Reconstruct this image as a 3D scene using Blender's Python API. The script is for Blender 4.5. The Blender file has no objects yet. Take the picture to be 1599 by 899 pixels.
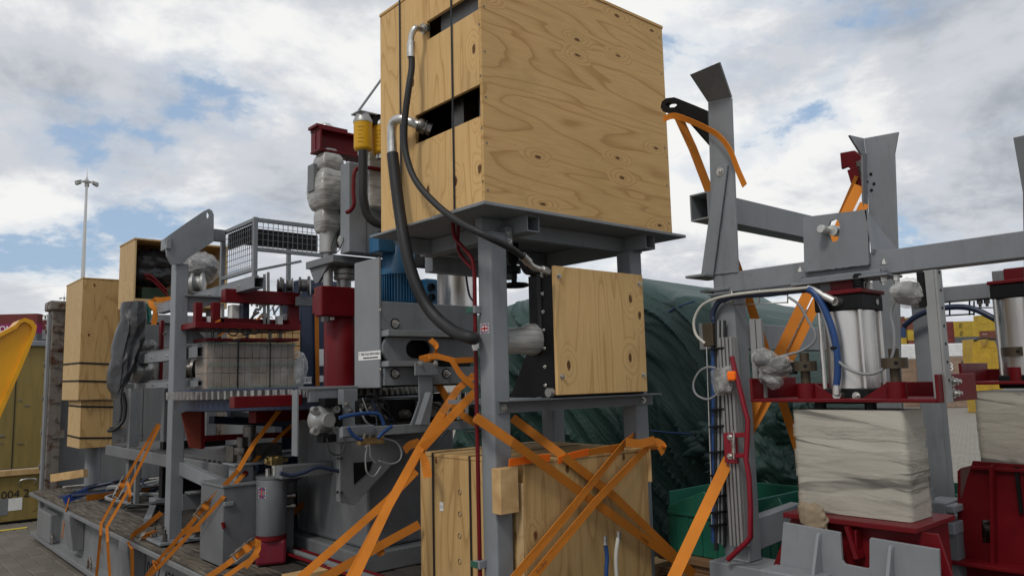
import bpy, bmesh, math, random
from mathutils import Vector, Matrix, noise as mnoise
random.seed(11)
V = Vector
SC = bpy.context.scene
COL = SC.collection
# ------------------------------------------------------------------ camera
# world axes: x and y run along the machine frames and the flat rack, z up, ground at z = 0
FPX = 1207.0; CX, CY = 799.5, 449.5
RM = Matrix(((0.7559, -0.0597, -0.6519), (-0.6542, -0.1070, -0.7488), (-0.0251, 0.9925, -0.1199)))
CAM = V((0, 0, 1.8))
cam_d = bpy.data.cameras.new('camera'); cam = bpy.data.objects.new('camera', cam_d); COL.objects.link(cam)
cam_d.sensor_width = 36; cam_d.lens = FPX / 1599 * 36; cam_d.clip_end = 6000; cam_d.clip_start = .05
cam.matrix_world = Matrix.Translation(CAM) @ RM.to_4x4()
SC.camera = cam
# ------------------------------------------------------------------ light
SUN_TO = V((-0.62, -0.22, 0.75)).normalized()
SC.view_settings.view_transform = 'Standard'; SC.view_settings.look = 'None'
SC.view_settings.exposure = 0.0; SC.view_settings.gamma = 1.0
w = bpy.data.worlds.new('World'); SC.world = w; w.use_nodes = True
nt = w.node_tree; nt.nodes.clear()
def wn(t, **k):
    n = nt.nodes.new(t)
    for a, b in k.items(): setattr(n, a, b)
    return n
L = nt.links.new
out = wn('ShaderNodeOutputWorld'); bg = wn('ShaderNodeBackground'); L(bg.outputs[0], out.inputs[0])
bg.inputs['Strength'].default_value = 0.1
sky = wn('ShaderNodeTexSky', sky_type='NISHITA', sun_disc=False)
sky.sun_elevation = math.asin(SUN_TO.z); sky.sun_rotation = math.atan2(SUN_TO.x, SUN_TO.y)
sky.air_density = 1.0; sky.dust_density = 2.5; sky.ozone_density = 1.2
tc = wn('ShaderNodeTexCoord'); sp = wn('ShaderNodeSeparateXYZ'); L(tc.outputs['Generated'], sp.inputs[0])
mz = wn('ShaderNodeMath', operation='MAXIMUM'); L(sp.outputs[2], mz.inputs[0]); mz.inputs[1].default_value = 0.0
az = wn('ShaderNodeMath', operation='ADD'); L(mz.outputs[0], az.inputs[0]); az.inputs[1].default_value = 0.30
dv = wn('ShaderNodeVectorMath', operation='DIVIDE'); L(tc.outputs['Generated'], dv.inputs[0])
cb = wn('ShaderNodeCombineXYZ'); [L(az.outputs[0], cb.inputs[i]) for i in range(3)]; L(cb.outputs[0], dv.inputs[1])
def wnoise(scale, detail, rough, off, dist=0.0):
    m = wn('ShaderNodeMapping'); L(dv.outputs[0], m.inputs[0]); m.inputs['Location'].default_value = off
    n = wn('ShaderNodeTexNoise'); L(m.outputs[0], n.inputs[0])
    n.inputs['Scale'].default_value = scale; n.inputs['Detail'].default_value = detail
    n.inputs['Roughness'].default_value = rough; n.inputs['Distortion'].default_value = dist
    return n.outputs[0]
def wramp(src, pts):
    r = wn('ShaderNodeValToRGB'); L(src, r.inputs[0]); r.color_ramp.interpolation = 'EASE'
    while len(r.color_ramp.elements) < len(pts): r.color_ramp.elements.new(.5)
    for e, (p, c) in zip(r.color_ramp.elements, pts): e.position = p; e.color = (*c, 1) if len(c) == 3 else c
    return r.outputs[0]
cover = wramp(wnoise(1.9, 10, .60, (9.2, 6.4, 0), .15), [(.37, (0, 0, 0)), (.44, (.75, .75, .75)), (.51, (1, 1, 1))])
shade = wramp(wnoise(1.5, 10, .60, (4.0, 4.0, 2.0), .2), [(.33, (3.7, 4.0, 4.5)), (.47, (6.2, 6.45, 6.9)), (.58, (9.2, 9.2, 9.1))])
mx = wn('ShaderNodeMixRGB'); L(cover, mx.inputs[0]); L(shade, mx.inputs[2])
bl = wn('ShaderNodeMixRGB', blend_type='MIX'); bl.inputs[0].default_value = .55   # thin high haze over the blue
L(sky.outputs[0], bl.inputs[1]); bl.inputs[2].default_value = (4.6, 6.3, 8.6, 1)
L(bl.outputs[0], mx.inputs[1]); L(mx.outputs[0], bg.inputs[0])
sd = bpy.data.lights.new('sun', 'SUN'); sd.energy = 1.5; sd.angle = math.radians(12); sd.color = (1, .95, .87)
sun = bpy.data.objects.new('sun', sd); COL.objects.link(sun)
sun.rotation_euler = SUN_TO.to_track_quat('Z', 'Y').to_euler(); sun.location = (-4, -2, 12)

# ------------------------------------------------------------------ helpers
def ray(px, py): return RM @ V(((px - CX) / FPX, (CY - py) / FPX, -1))
def at(px, py, x=None, y=None, z=None, d=None):
    """the point of a photograph pixel on a known real plane (x, y or z fixed) or at a known distance"""
    r = ray(px, py)
    t = d if d is not None else (x - CAM.x) / r.x if x is not None else (y - CAM.y) / r.y if y is not None else (z - CAM.z) / r.z
    return CAM + r * t
def PX(x, pts): return [at(a, b, x=x) for a, b in pts]
def PY(y, pts): return [at(a, b, y=y) for a, b in pts]
def smooth_path(pts, n=8):
    pts = [V(p) for p in pts]; o = []
    q = [pts[0] * 2 - pts[1]] + pts + [pts[-1] * 2 - pts[-2]]
    for i in range(1, len(q) - 2):
        a, b, c, d = q[i - 1:i + 3]
        for k in range(n):
            t = k / n
            o.append(.5 * ((2 * b) + (c - a) * t + (2 * a - 5 * b + 4 * c - d) * t * t + (3 * b - a - 3 * c + d) * t ** 3))
    o.append(pts[-1]); return o
class MB:
    def __init__(s): s.v = []; s.f = []; s.s = []; s.m = []; s.cm = 0
    def add(s, vs, fs, sm=False):
        n = len(s.v); s.v += [V(v) for v in vs]
        for f in fs: s.f.append([i + n for i in f]); s.s.append(sm); s.m.append(s.cm)
        return s
    def box(s, x0, x1, y0, y1, z0, z1):
        return s.add([(x, y, z) for x in (x0, x1) for y in (y0, y1) for z in (z0, z1)],
                     [(0, 1, 3, 2), (4, 6, 7, 5), (0, 4, 5, 1), (2, 3, 7, 6), (0, 2, 6, 4), (1, 5, 7, 3)])
    def obb(s, c, a, b, n, ha, hb, hn):
        c = V(c); a = V(a).normalized() * ha; b = V(b).normalized() * hb; n = V(n).normalized() * hn
        return s.add([c + a * i + b * j + n * k for i in (-1, 1) for j in (-1, 1) for k in (-1, 1)],
                     [(0, 1, 3, 2), (4, 6, 7, 5), (0, 4, 5, 1), (2, 3, 7, 6), (0, 2, 6, 4), (1, 5, 7, 3)])
    def bar(s, p, q, w, h, up=(0, 0, 1)):
        p = V(p); q = V(q); d = (q - p); u = V(up); sd = d.cross(u)
        if sd.length < 1e-6: sd = d.cross(V((1, 0, 0)))
        u = sd.cross(d)
        return s.obb((p + q) / 2, d, sd, u, d.length / 2, w / 2, h / 2)
    def tube(s, pts, r, n=8, sm=True, cap=True):
        pts = [V(p) for p in pts]; rs = r if isinstance(r, (list, tuple)) else [r] * len(pts)
        t = (pts[1] - pts[0]).normalized(); u = t.orthogonal().normalized(); vs = []; N = len(pts)
        for i, p in enumerate(pts):
            tn = ((pts[min(i + 1, N - 1)] - pts[max(i - 1, 0)])).normalized()
            u = (u - tn * u.dot(tn)).normalized(); b = tn.cross(u)
            vs += [p + (u * math.cos(6.28319 * k / n) + b * math.sin(6.28319 * k / n)) * rs[i] for k in range(n)]
        fs = [(i * n + k, i * n + (k + 1) % n, (i + 1) * n + (k + 1) % n, (i + 1) * n + k) for i in range(N - 1) for k in range(n)]
        s.add(vs, fs, sm)
        if cap:
            m = len(s.v) - N * n
            for base in (m, m + (N - 1) * n):
                s.f.append([base + k for k in range(n)]); s.s.append(False); s.m.append(s.cm)
        return s
    def cyl(s, p, q, r, r2=None, n=20): return s.tube([p, q], [r, r if r2 is None else r2], n)
    def lathe(s, o, ax, prof, n=24, sm=True, arc=None):
        o = V(o); ax = V(ax).normalized(); u = ax.orthogonal().normalized(); b = ax.cross(u); vs = []
        for r, h in prof: vs += [o + ax * h + (u * math.cos(6.28319 * k / n) + b * math.sin(6.28319 * k / n)) * r for k in range(n)]
        fs = [(i * n + k, i * n + (k + 1) % n, (i + 1) * n + (k + 1) % n, (i + 1) * n + k) for i in range(len(prof) - 1) for k in range(n)]
        base = len(s.v); s.add(vs, fs, sm)
        for bb in (base, base + (len(prof) - 1) * n):
            s.f.append([bb + k for k in range(n)]); s.s.append(False); s.m.append(s.cm)
        return s
    def prism(s, pts, vec):
        pts = [V(p) for p in pts]; vec = V(vec); n = len(pts)
        return s.add(pts + [p + vec for p in pts], [list(range(n)), list(range(2 * n - 1, n - 1, -1))] +
                     [(i, (i + 1) % n, n + (i + 1) % n, n + i) for i in range(n)])
    def holed(s, outer, hole, vec):
        """plate with one hole: outer and hole outlines with the same number of points"""
        outer = [V(p) for p in outer]; hole = [V(p) for p in hole]; vec = V(vec); n = len(outer)
        vs = outer + hole + [p + vec for p in outer] + [p + vec for p in hole]; fs = []
        for i in range(n):
            j = (i + 1) % n
            fs += [(i, j, n + j, n + i), (2 * n + i, 3 * n + i, 3 * n + j, 2 * n + j), (i, 2 * n + i, 2 * n + j, j), (n + i, n + j, 3 * n + j, 3 * n + i)]
        return s.add(vs, fs)
    def hollow(s, p, q, wd, h, t=.006, up=(0, 0, 1)):
        p = V(p); q = V(q); d = (q - p).normalized(); sd = d.cross(V(up)).normalized(); u = sd.cross(d)
        def rc(c, a, b): return [c + sd * a * i + u * b * j for i, j in ((-1, -1), (1, -1), (1, 1), (-1, 1))]
        return s.holed(rc(p, wd / 2, h / 2), rc(p, wd / 2 - t, h / 2 - t), q - p)
    def ribbon(s, pts, wd, side, t=.003):
        pts = [V(p) for p in pts]; N = len(pts); sides = side if isinstance(side, list) else [side] * N; vs = []
        for i, p in enumerate(pts):
            tn = (pts[min(i + 1, N - 1)] - pts[max(i - 1, 0)]).normalized(); sd = V(sides[i]); sd = (sd - tn * sd.dot(tn)).normalized(); nn = tn.cross(sd)
            vs += [p + sd * wd / 2 * a + nn * t / 2 * b for a, b in ((-1, -1), (1, -1), (1, 1), (-1, 1))]
        fs = [(i * 4 + k, i * 4 + (k + 1) % 4, i * 4 + 4 + (k + 1) % 4, i * 4 + 4 + k) for i in range(N - 1) for k in range(4)]
        return s.add(vs, fs + [(0, 1, 2, 3), tuple((N - 1) * 4 + k for k in (3, 2, 1, 0))])
    def bolt(s, p, n, r=.012, h=.008, washer=True):
        p = V(p); n = V(n).normalized()
        if washer: s.cyl(p, p + n * .002, r * 1.5, n=12); p = p + n * .002
        s.tube([p, p + n * h], r, 6, sm=False)
        return s.cyl(p + n * h, p + n * h * 1.7, r * .55, n=8)
    def grid(s, fn, nu, nv, sm=True, closed=False):
        vs = [fn(i / nu, j / nv) for i in range(nu + 1) for j in range(nv + 1)]
        return s.add(vs, [(i * (nv + 1) + j, (i + 1) * (nv + 1) + j, (i + 1) * (nv + 1) + j + 1, i * (nv + 1) + j + 1) for i in range(nu) for j in range(nv)], sm)
    def mesh(s, name, org):
        me = bpy.data.meshes.new(name); me.from_pydata([v - org for v in s.v], [], s.f)
        me.polygons.foreach_set('use_smooth', s.s); me.polygons.foreach_set('material_index', s.m)
        bm = bmesh.new(); bm.from_mesh(me); bmesh.ops.recalc_face_normals(bm, faces=bm.faces)
        for e in bm.edges:
            if any(not f.smooth for f in e.link_faces) or (len(e.link_faces) == 2 and e.calc_face_angle(0) > .9): e.smooth = False
        bm.to_mesh(me); bm.free()
        return me
def org(o):
    p = V((0, 0, 0))
    while o: p = p + o.location; o = o.parent
    return p
def pieces(mb):
    """groups of faces that touch or overlap; far apart pieces become objects of their own"""
    n = len(mb.v); par = list(range(n))
    def find(a):
        while par[a] != a: par[a] = par[par[a]]; a = par[a]
        return a
    for f in mb.f:
        r = find(f[0])
        for i in f[1:]: par[find(i)] = r
    comp = {}
    for i in range(n): comp.setdefault(find(i), []).append(i)
    bb = [[min(mb.v[i][k] for i in ids) - .004 for k in range(3)] + [max(mb.v[i][k] for i in ids) + .004 for k in range(3)] for ids in comp.values()]
    keys = list(comp); m = len(keys); g = list(range(m))
    def fg(a):
        while g[a] != a: g[a] = g[g[a]]; a = g[a]
        return a
    if m > 400: return None
    for a in range(m):
        for b in range(a):
            A, B = bb[a], bb[b]
            if A[0] < B[3] and B[0] < A[3] and A[1] < B[4] and B[1] < A[4] and A[2] < B[5] and B[2] < A[5]: g[fg(a)] = fg(b)
    grp = {}
    for a in range(m): grp.setdefault(fg(a), []).append(keys[a])
    if len(grp) < 2: return None
    res = []
    for ks in grp.values():
        ks = set(ks); q = MB(); mp = {}
        for f, sm, mi in zip(mb.f, mb.s, mb.m):
            if find(f[0]) in ks:
                for i in f:
                    if i not in mp: mp[i] = len(q.v); q.v.append(mb.v[i])
                q.f.append([mp[i] for i in f]); q.s.append(sm); q.m.append(mi)
        res.append(q)
    return res
def part(mb, name, mats, parent, bevel=0.0, label=None, kind=None):
    if kind is None and len(mb.v) < 6000 and name != 'flag_sticker':
        ps_ = pieces(mb)
        if ps_ and len(ps_) <= 40: return [part(q, name, mats, parent, bevel, label, 'one') for q in ps_][0]
        if ps_: kind = 'stuff'
    if kind == 'one': kind = None
    me = mb.mesh(name, org(parent))
    for m in (mats if isinstance(mats, list) else [mats]): me.materials.append(m)
    o = bpy.data.objects.new(name, me); COL.objects.link(o); o.parent = parent
    if bevel:
        b = o.modifiers.new('bevel', 'BEVEL'); b.width = bevel; b.segments = 2; b.limit_method = 'ANGLE'; b.angle_limit = .7
    if label: o['label'] = label
    if kind: o['kind'] = kind
    return o
def tag(o, label, cat, group=None):
    o['label'] = label; o['category'] = cat
    if group: o['group'] = group
    return o
def thing(name, label, cat, loc, group=None):
    o = bpy.data.objects.new(name, None); COL.objects.link(o); o.location = V(loc); o.empty_display_size = .1
    return tag(o, label, cat, group)
def solo(mb, name, mats, label, cat, group=None, bevel=0.0, kind=None):
    xs = [v.x for v in mb.v]; ys = [v.y for v in mb.v]; zs = [v.z for v in mb.v]
    c = V(((min(xs) + max(xs)) / 2, (min(ys) + max(ys)) / 2, min(zs)))
    me = mb.mesh(name, c)
    for m in (mats if isinstance(mats, list) else [mats]): me.materials.append(m)
    o = bpy.data.objects.new(name, me); COL.objects.link(o); o.location = c
    if bevel:
        b = o.modifiers.new('bevel', 'BEVEL'); b.width = bevel; b.segments = 2; b.limit_method = 'ANGLE'; b.angle_limit = .7
    if kind == 'structure': o['kind'] = kind; return o
    if kind: o['kind'] = kind
    return tag(o, label, cat, group)
def dup(root, off, label=None, group=None):
    r = root.copy(); COL.objects.link(r); r.location = root.location + V(off)
    if label: r['label'] = label
    if group: r['group'] = group
    for ch in list(root.children):
        c = ch.copy(); COL.objects.link(c); c.parent = r
        for g in list(ch.children):
            d = g.copy(); COL.objects.link(d); d.parent = c
    return r
def lettering(txt, size, pos, udir, vdir, mat, parent, name='lettering', ext=.001):
    cu = bpy.data.curves.new('t', 'FONT'); cu.body = txt; cu.size = size; cu.extrude = ext
    to = bpy.data.objects.new('t', cu); COL.objects.link(to)
    me = bpy.data.meshes.new_from_object(to.evaluated_get(bpy.context.evaluated_depsgraph_get()))
    bpy.data.objects.remove(to); bpy.data.curves.remove(cu)
    u = V(udir).normalized(); v = V(vdir).normalized(); n = u.cross(v); me.name = name
    me.transform(Matrix((u, v, n)).transposed().to_4x4()); me.transform(Matrix.Translation(V(pos) - org(parent)))
    me.materials.clear(); me.materials.append(mat)
    o = bpy.data.objects.new(name, me); COL.objects.link(o); o.parent = parent
    return o

# ------------------------------------------------------------------ materials
def newmat(name):
    m = bpy.data.materials.new(name); m.use_nodes = True; t = m.node_tree
    return m, t, t.nodes['Principled BSDF'], t.links.new
def nd(t, ty, ins=None, **k):
    n = t.nodes.new(ty)
    for a, b in k.items(): setattr(n, a, b)
    for a, b in (ins or {}).items():
        if isinstance(b, bpy.types.NodeSocket): t.links.new(b, n.inputs[a])
        else: n.inputs[a].default_value = b
    return n
def ramp(t, src, pts, interp='LINEAR'):
    r = nd(t, 'ShaderNodeValToRGB', {0: src}); r.color_ramp.interpolation = interp
    while len(r.color_ramp.elements) < len(pts): r.color_ramp.elements.new(.5)
    for e, (p, c) in zip(r.color_ramp.elements, pts): e.position = p; e.color = (*c, 1) if hasattr(c, '__len__') else (c, c, c, 1)
    return r.outputs[0]
def mixc(t, f, a, b, mode='MIX'):
    return nd(t, 'ShaderNodeMixRGB', {0: f, 1: a, 2: b}, blend_type=mode).outputs[0]
def rgba(c): return (*c, 1) if len(c) == 3 else c
def obco(t, sc=(1, 1, 1)):
    c = nd(t, 'ShaderNodeTexCoord'); return nd(t, 'ShaderNodeMapping', {0: c.outputs['Object'], 'Scale': sc}).outputs[0]
def noi(t, v, scale, detail=4, rough=.55, dist=0):
    return nd(t, 'ShaderNodeTexNoise', {'Vector': v, 'Scale': scale, 'Detail': detail, 'Roughness': rough, 'Distortion': dist}).outputs[0]
def bump(t, p, h, strength=.2, dist=.01):
    b = nd(t, 'ShaderNodeBump', {'Height': h, 'Strength': strength, 'Distance': dist}); t.links.new(b.outputs[0], p.inputs['Normal'])
def paint(name, c, rough=.5, metal=0.0, var=.25, dirt=(.06, .05, .04), dirt_amt=.35, bmp=.03, spec=.4, sc=4):
    m, t, p, l = newmat(name); v = obco(t)
    n1 = noi(t, v, sc, 6, .6); n2 = noi(t, v, sc * 9, 5, .65)
    col = mixc(t, ramp(t, n1, [(.3, 0), (.7, 1)]), rgba([x * (1 - var) for x in c]), rgba([min(1, x * (1 + var * .6)) for x in c]))
    stain = noi(t, obco(t, (7, 7, 1.2)), 2.2, 6, .7)
    col = mixc(t, ramp(t, stain, [(.52, 0), (.75, dirt_amt)]), col, rgba(dirt))
    col = mixc(t, ramp(t, n2, [(.62, 0), (.74, dirt_amt * .7)]), col, rgba(dirt))
    sc2 = noi(t, obco(t, (3, 3, 30)), 6, 3, .7); col = mixc(t, ramp(t, sc2, [(.70, 0), (.76, .30)]), col, rgba([min(1, x * 1.6 + .004) for x in c]))
    l(col, p.inputs['Base Color']); p.inputs['Metallic'].default_value = metal; p.inputs['Specular IOR Level'].default_value = spec
    l(ramp(t, n1, [(.25, max(0, rough - .12)), (.8, min(1, rough + .18))]), p.inputs['Roughness'])
    if bmp: bump(t, p, n2, bmp, .01)
    return m
def plain(name, c, rough=.6, metal=0.0, spec=.3): 
    return paint(name, c, rough, metal, .12, dirt_amt=.15, bmp=.01, spec=spec)
def plywood(name, c1, c2, grain_v=False, knots=True, fu=1.0, fv=1.0, seed=0.0, rings=9.0, kcell=None, krand=.8, ksel=.6, kr=.115):
    m, t, p, l = newmat(name)
    c = nd(t, 'ShaderNodeTexCoord').outputs['Object']; s = nd(t, 'ShaderNodeSeparateXYZ', {0: c})
    u = nd(t, 'ShaderNodeMath', {0: s.outputs[0], 1: s.outputs[1]}, operation='ADD').outputs[0]; z = s.outputs[2]
    if grain_v: u, z = z, u
    vec = nd(t, 'ShaderNodeCombineXYZ', {0: u, 1: z, 2: seed}).outputs[0]
    va = nd(t, 'ShaderNodeMapping', {0: vec, 'Scale': (1.0 * fu, 3.0 * fv, 1)}).outputs[0]
    field = noi(t, va, 1.3, 2.5, .45, .4)
    vk = nd(t, 'ShaderNodeMapping', {0: vec, 'Scale': (*(kcell or (8.5 * fu, 6.2 * fv)), 1)}).outputs[0]
    vo = nd(t, 'ShaderNodeTexVoronoi', {'Vector': vk, 'Scale': 1.0, 'Randomness': krand}, voronoi_dimensions='2D'); dist = vo.outputs['Distance']
    pick = nd(t, 'ShaderNodeSeparateColor', {0: vo.outputs['Color']}).outputs[0]
    sel = nd(t, 'ShaderNodeMath', {0: pick, 1: ksel}, operation='GREATER_THAN').outputs[0]
    near = nd(t, 'ShaderNodeMapRange', {0: dist, 1: 0.0, 2: .42, 3: .26, 4: 0.0}).outputs[0]
    near = nd(t, 'ShaderNodeMath', {0: near, 1: sel}, operation='MULTIPLY').outputs[0]
    fld = nd(t, 'ShaderNodeMath', {0: field, 1: near}, operation='ADD').outputs[0]
    ph = nd(t, 'ShaderNodeMath', {0: fld, 1: rings}, operation='MULTIPLY').outputs[0]
    fr = nd(t, 'ShaderNodeMath', {0: ph, 1: 0}, operation='FRACT').outputs[0]
    line = ramp(t, fr, [(0, .15), (.5, .05), (.78, .35), (.92, 1), (.97, .9), (1, .15)])
    fine = noi(t, nd(t, 'ShaderNodeMapping', {0: vec, 'Scale': (3, 70, 1)}).outputs[0], 2.0, 4, .6)
    big = noi(t, nd(t, 'ShaderNodeMapping', {0: vec, 'Scale': (1.3, 1.6, 1)}).outputs[0], 1.6, 3, .5)
    col = mixc(t, ramp(t, line, [(0, 0), (1, .68)]), rgba(c1), rgba(c2))
    col = mixc(t, ramp(t, fine, [(.35, 0), (.8, .45)]), col, rgba(c2))
    col = mixc(t, ramp(t, big, [(.35, 0), (.75, .30)]), col, rgba([x * .72 for x in c1]))
    if knots:
        kd = nd(t, 'ShaderNodeMath', {0: noi(t, vec, 30, 2, .5), 1: .10, 2: dist}, operation='MULTIPLY_ADD').outputs[0]
        km = nd(t, 'ShaderNodeMath', {0: ramp(t, kd, [(kr, 1), (kr + .035, 0)]), 1: sel}, operation='MULTIPLY').outputs[0]
        # a knot is a brown core with a darker rim
        col = mixc(t, km, col, rgba((.115, .050, .018)))
    sm = noi(t, vec, 2.6, 5, .65)
    col = mixc(t, ramp(t, sm, [(.58, 0), (.8, .3)]), col, rgba((.17, .12, .07)))
    l(col, p.inputs['Base Color']); p.inputs['Roughness'].default_value = .72; p.inputs['Specular IOR Level'].default_value = .22
    bump(t, p, fine, .12, .004)
    return m
def wood(name, c1, c2, sc=(3, 3, 60)):
    m, t, p, l = newmat(name); v = obco(t, sc); g = noi(t, v, 1.3, 5, .6, .5); b = noi(t, obco(t), 2.5, 4)
    col = mixc(t, ramp(t, g, [(.3, 0), (.7, 1)]), rgba(c1), rgba(c2)); col = mixc(t, ramp(t, b, [(.45, 0), (.8, .4)]), col, rgba([x * .5 for x in c2]))
    l(col, p.inputs['Base Color']); p.inputs['Roughness'].default_value = .8; bump(t, p, g, .25, .004); return m
def rusty(name, c, rust=(.10, .035, .012), lo=.48, hi=.60, rough=.7, sc=3.0):
    m, t, p, l = newmat(name); v = obco(t)
    n = noi(t, v, sc, 10, .7, .6); n2 = noi(t, v, 25, 4); run = noi(t, obco(t, (9, 9, 1)), 1.6, 5, .6)
    col = mixc(t, ramp(t, run, [(.4, 0), (.75, .5)]), rgba(c), rgba([x * .5 for x in c]))
    rc = mixc(t, n2, rgba(rust), rgba([x * .35 for x in rust])); col = mixc(t, ramp(t, n, [(lo, 0), (hi, 1)]), col, rc)
    l(col, p.inputs['Base Color']); l(ramp(t, n, [(lo, rough - .15), (hi, .9)]), p.inputs['Roughness']); bump(t, p, n, .12, .004); return m
def metal(name, c, rough=.3, brushed=(1, 1, 30), amt=.12):
    m, t, p, l = newmat(name); n = noi(t, obco(t, brushed), 4, 5, .6)
    l(ramp(t, n, [(.3, [x * (1 - amt) for x in c]), (.7, [min(1, x * (1 + amt)) for x in c])]), p.inputs['Base Color'])
    p.inputs['Metallic'].default_value = 1; l(ramp(t, n, [(.3, max(.05, rough - .08)), (.7, rough + .12)]), p.inputs['Roughness']); return m
def film(name, c, alpha=.6, sc=14, rough=.25, bmp=.7, stretch=(1, 1, 1)):
    m, t, p, l = newmat(name); v = obco(t, stretch); n0 = noi(t, v, sc, 3, .5, 2.5)
    n = nd(t, 'ShaderNodeMath', {0: nd(t, 'ShaderNodeMath', {0: nd(t, 'ShaderNodeMath', {0: n0, 1: .5}, operation='SUBTRACT').outputs[0], 1: 3.2}, operation='MULTIPLY').outputs[0], 1: 0}, operation='ABSOLUTE').outputs[0]
    n = nd(t, 'ShaderNodeMath', {0: 1.0, 1: n}, operation='SUBTRACT').outputs[0]
    l(mixc(t, ramp(t, n, [(.35, 0), (.7, 1)]), rgba([x * .7 for x in c]), rgba(c)), p.inputs['Base Color'])
    p.inputs['Roughness'].default_value = rough; p.inputs['Specular IOR Level'].default_value = .7
    l(ramp(t, n, [(.35, max(0, alpha - .3)), (.75, min(1, alpha + .3))]), p.inputs['Alpha']); bump(t, p, n, bmp, .02); return m
def webbing(name, c):
    m, t, p, l = newmat(name); v = obco(t); n = noi(t, v, 5, 5); f = noi(t, v, 90, 3)
    col = mixc(t, ramp(t, n, [(.4, 0), (.75, .55)]), rgba(c), rgba([x * .55 for x in c])); l(col, p.inputs['Base Color'])
    p.inputs['Roughness'].default_value = .75; p.inputs['Specular IOR Level'].default_value = .25; bump(t, p, f, .3, .002); return m

GREY = paint('grey_machine_paint', (.190, .203, .217), .46, var=.17, dirt=(.085, .08, .078), dirt_amt=.45, sc=3)
GREYD = paint('weathered_shaded_grey', (.145, .151, .158), .55, var=.2, dirt=(.05, .045, .04))  # weathered grey; its darker tone also carries shade on the low pedestal parts
GREYM = paint('mid_shaded_grey', (.125, .131, .14), .5, var=.18, dirt=(.05, .045, .04))  # machine grey darkened to carry shade on cabinet and tank; also mesh wires
GREYL = paint('pale_grey_primer', (.205, .214, .226), .5, var=.14, dirt=(.14, .13, .12))
RED = paint('dark_red_machine_paint', (.118, .0035, .0065), .42, var=.25, dirt=(.035, .006, .006), spec=.22)
REDL = paint('bright_red_guard', (.21, .007, .018), .38, var=.15, dirt=(.08, .01, .01))
RUSTRED = paint('red_oxide_primer', (.20, .035, .020), .6, var=.2)
BLACK = paint('black_paint', (.006, .006, .0065), .5, var=.3, dirt=(.03, .03, .03), dirt_amt=.2, spec=.2)
RUBBER = paint('black_rubber_hose', (.014, .014, .015), .55, var=.3, dirt=(.06, .055, .05), dirt_amt=.25)
NAVY = paint('navy_paint', (.018, .028, .060), .35, var=.2)
BLUE = paint('blue_motor_paint', (.022, .105, .215), .38, var=.2, dirt=(.02, .03, .04))
BLUEH = plain('blue_air_hose', (.018, .055, .17), .35)
HOSEW = plain('pale_plastic_hose', (.48, .47, .42), .4)
HOSEG = plain('grey_cable', (.22, .225, .23), .5)
YEL = paint('yellow_filter', (.66, .36, .012), .4, var=.1, dirt=(.2, .1, .01), dirt_amt=.2)
YELM = paint('amber_yellow_steel', (.70, .33, .006), .36, var=.12, dirt=(.25, .09, .01), dirt_amt=.25)
STEEL = metal('brushed_stainless', (.68, .66, .63), .36, (6, 6, .5), .06)
ALU = paint('aluminium_extrusion', (.30, .30, .295), .5, .45, .15, spec=.4)
ZINC = metal('zinc_plated', (.56, .55, .52), .38, (6, 6, 6), .2)
DARKM = metal('oily_dark_steel', (.16, .15, .14), .4, (5, 5, 5), .3)
BRASS = metal('brass_fitting', (.50, .38, .18), .35, (6, 6, 6), .2)
CAST = paint('cast_aluminium', (.36, .36, .35), .45, .6, .2)
WHITE = paint('white_print', (.72, .72, .70), .6, var=.08, dirt_amt=.2)
BLACKINK = plain('black_ink', (.02, .02, .022), .6)
PLY = plywood('pine_plywood', (.58, .375, .160), (.31, .160, .048), rings=13.0, fu=.42, kcell=(3.3, 8.5), krand=.5, ksel=.66, kr=.10)
PLYV = plywood('pine_plywood_upright', (.67, .445, .198), (.41, .23, .078), grain_v=True, seed=4.2, rings=13, fu=.42)
PLYD = plywood('weathered_plywood', (.48, .315, .135), (.25, .138, .046), grain_v=True, seed=9.7, fu=.42, rings=12, ksel=.78, kr=.105)
PLYS = plywood('pine_sheathing', (.52, .37, .19), (.36, .22, .10), grain_v=True, seed=2.7, knots=False, rings=14)
PINE = wood('pine_batten', (.55, .37, .17), (.38, .225, .09), (8, 8, 8))
DECKW = wood('old_deck_board', (.050, .041, .034), (.020, .016, .013), (50, 3, 50))
def worn_board():
    m, t, p, l = newmat('worn_painted_board'); g = noi(t, obco(t, (26, 2.2, 26)), 1.6, 7, .68, .6); b = noi(t, obco(t), 5, 5, .6)
    col = mixc(t, ramp(t, g, [(.42, 0), (.62, 1)]), (.038, .028, .020, 1), (.165, .145, .112, 1)); col = mixc(t, ramp(t, b, [(.45, 0), (.72, .75)]), col, (.075, .058, .043, 1))
    l(col, p.inputs['Base Color']); p.inputs['Roughness'].default_value = .85; bump(t, p, g, .4, .006); return m
DECKP = worn_board()
RACK = rusty('grey_rack_paint', (.175, .18, .185), (.085, .038, .018), .60, .70)
RACKR = rusty('rusty_end_post_paint', (.165, .145, .125), (.085, .032, .013), .50, .60, sc=7)
OLIVE = rusty('olive_yellow_rack_paint', (.235, .170, .046), (.050, .024, .010), .63, .69, sc=3)
ORANGE = webbing('orange_webbing', (.60, .195, .020))
ORANGED = webbing('dull_orange_webbing', (.36, .115, .008))
TAPE = plain('fluorescent_orange_tape', (1.0, .17, .008), .6)
BAND = plain('black_strapping', (.012, .012, .014), .4)
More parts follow.
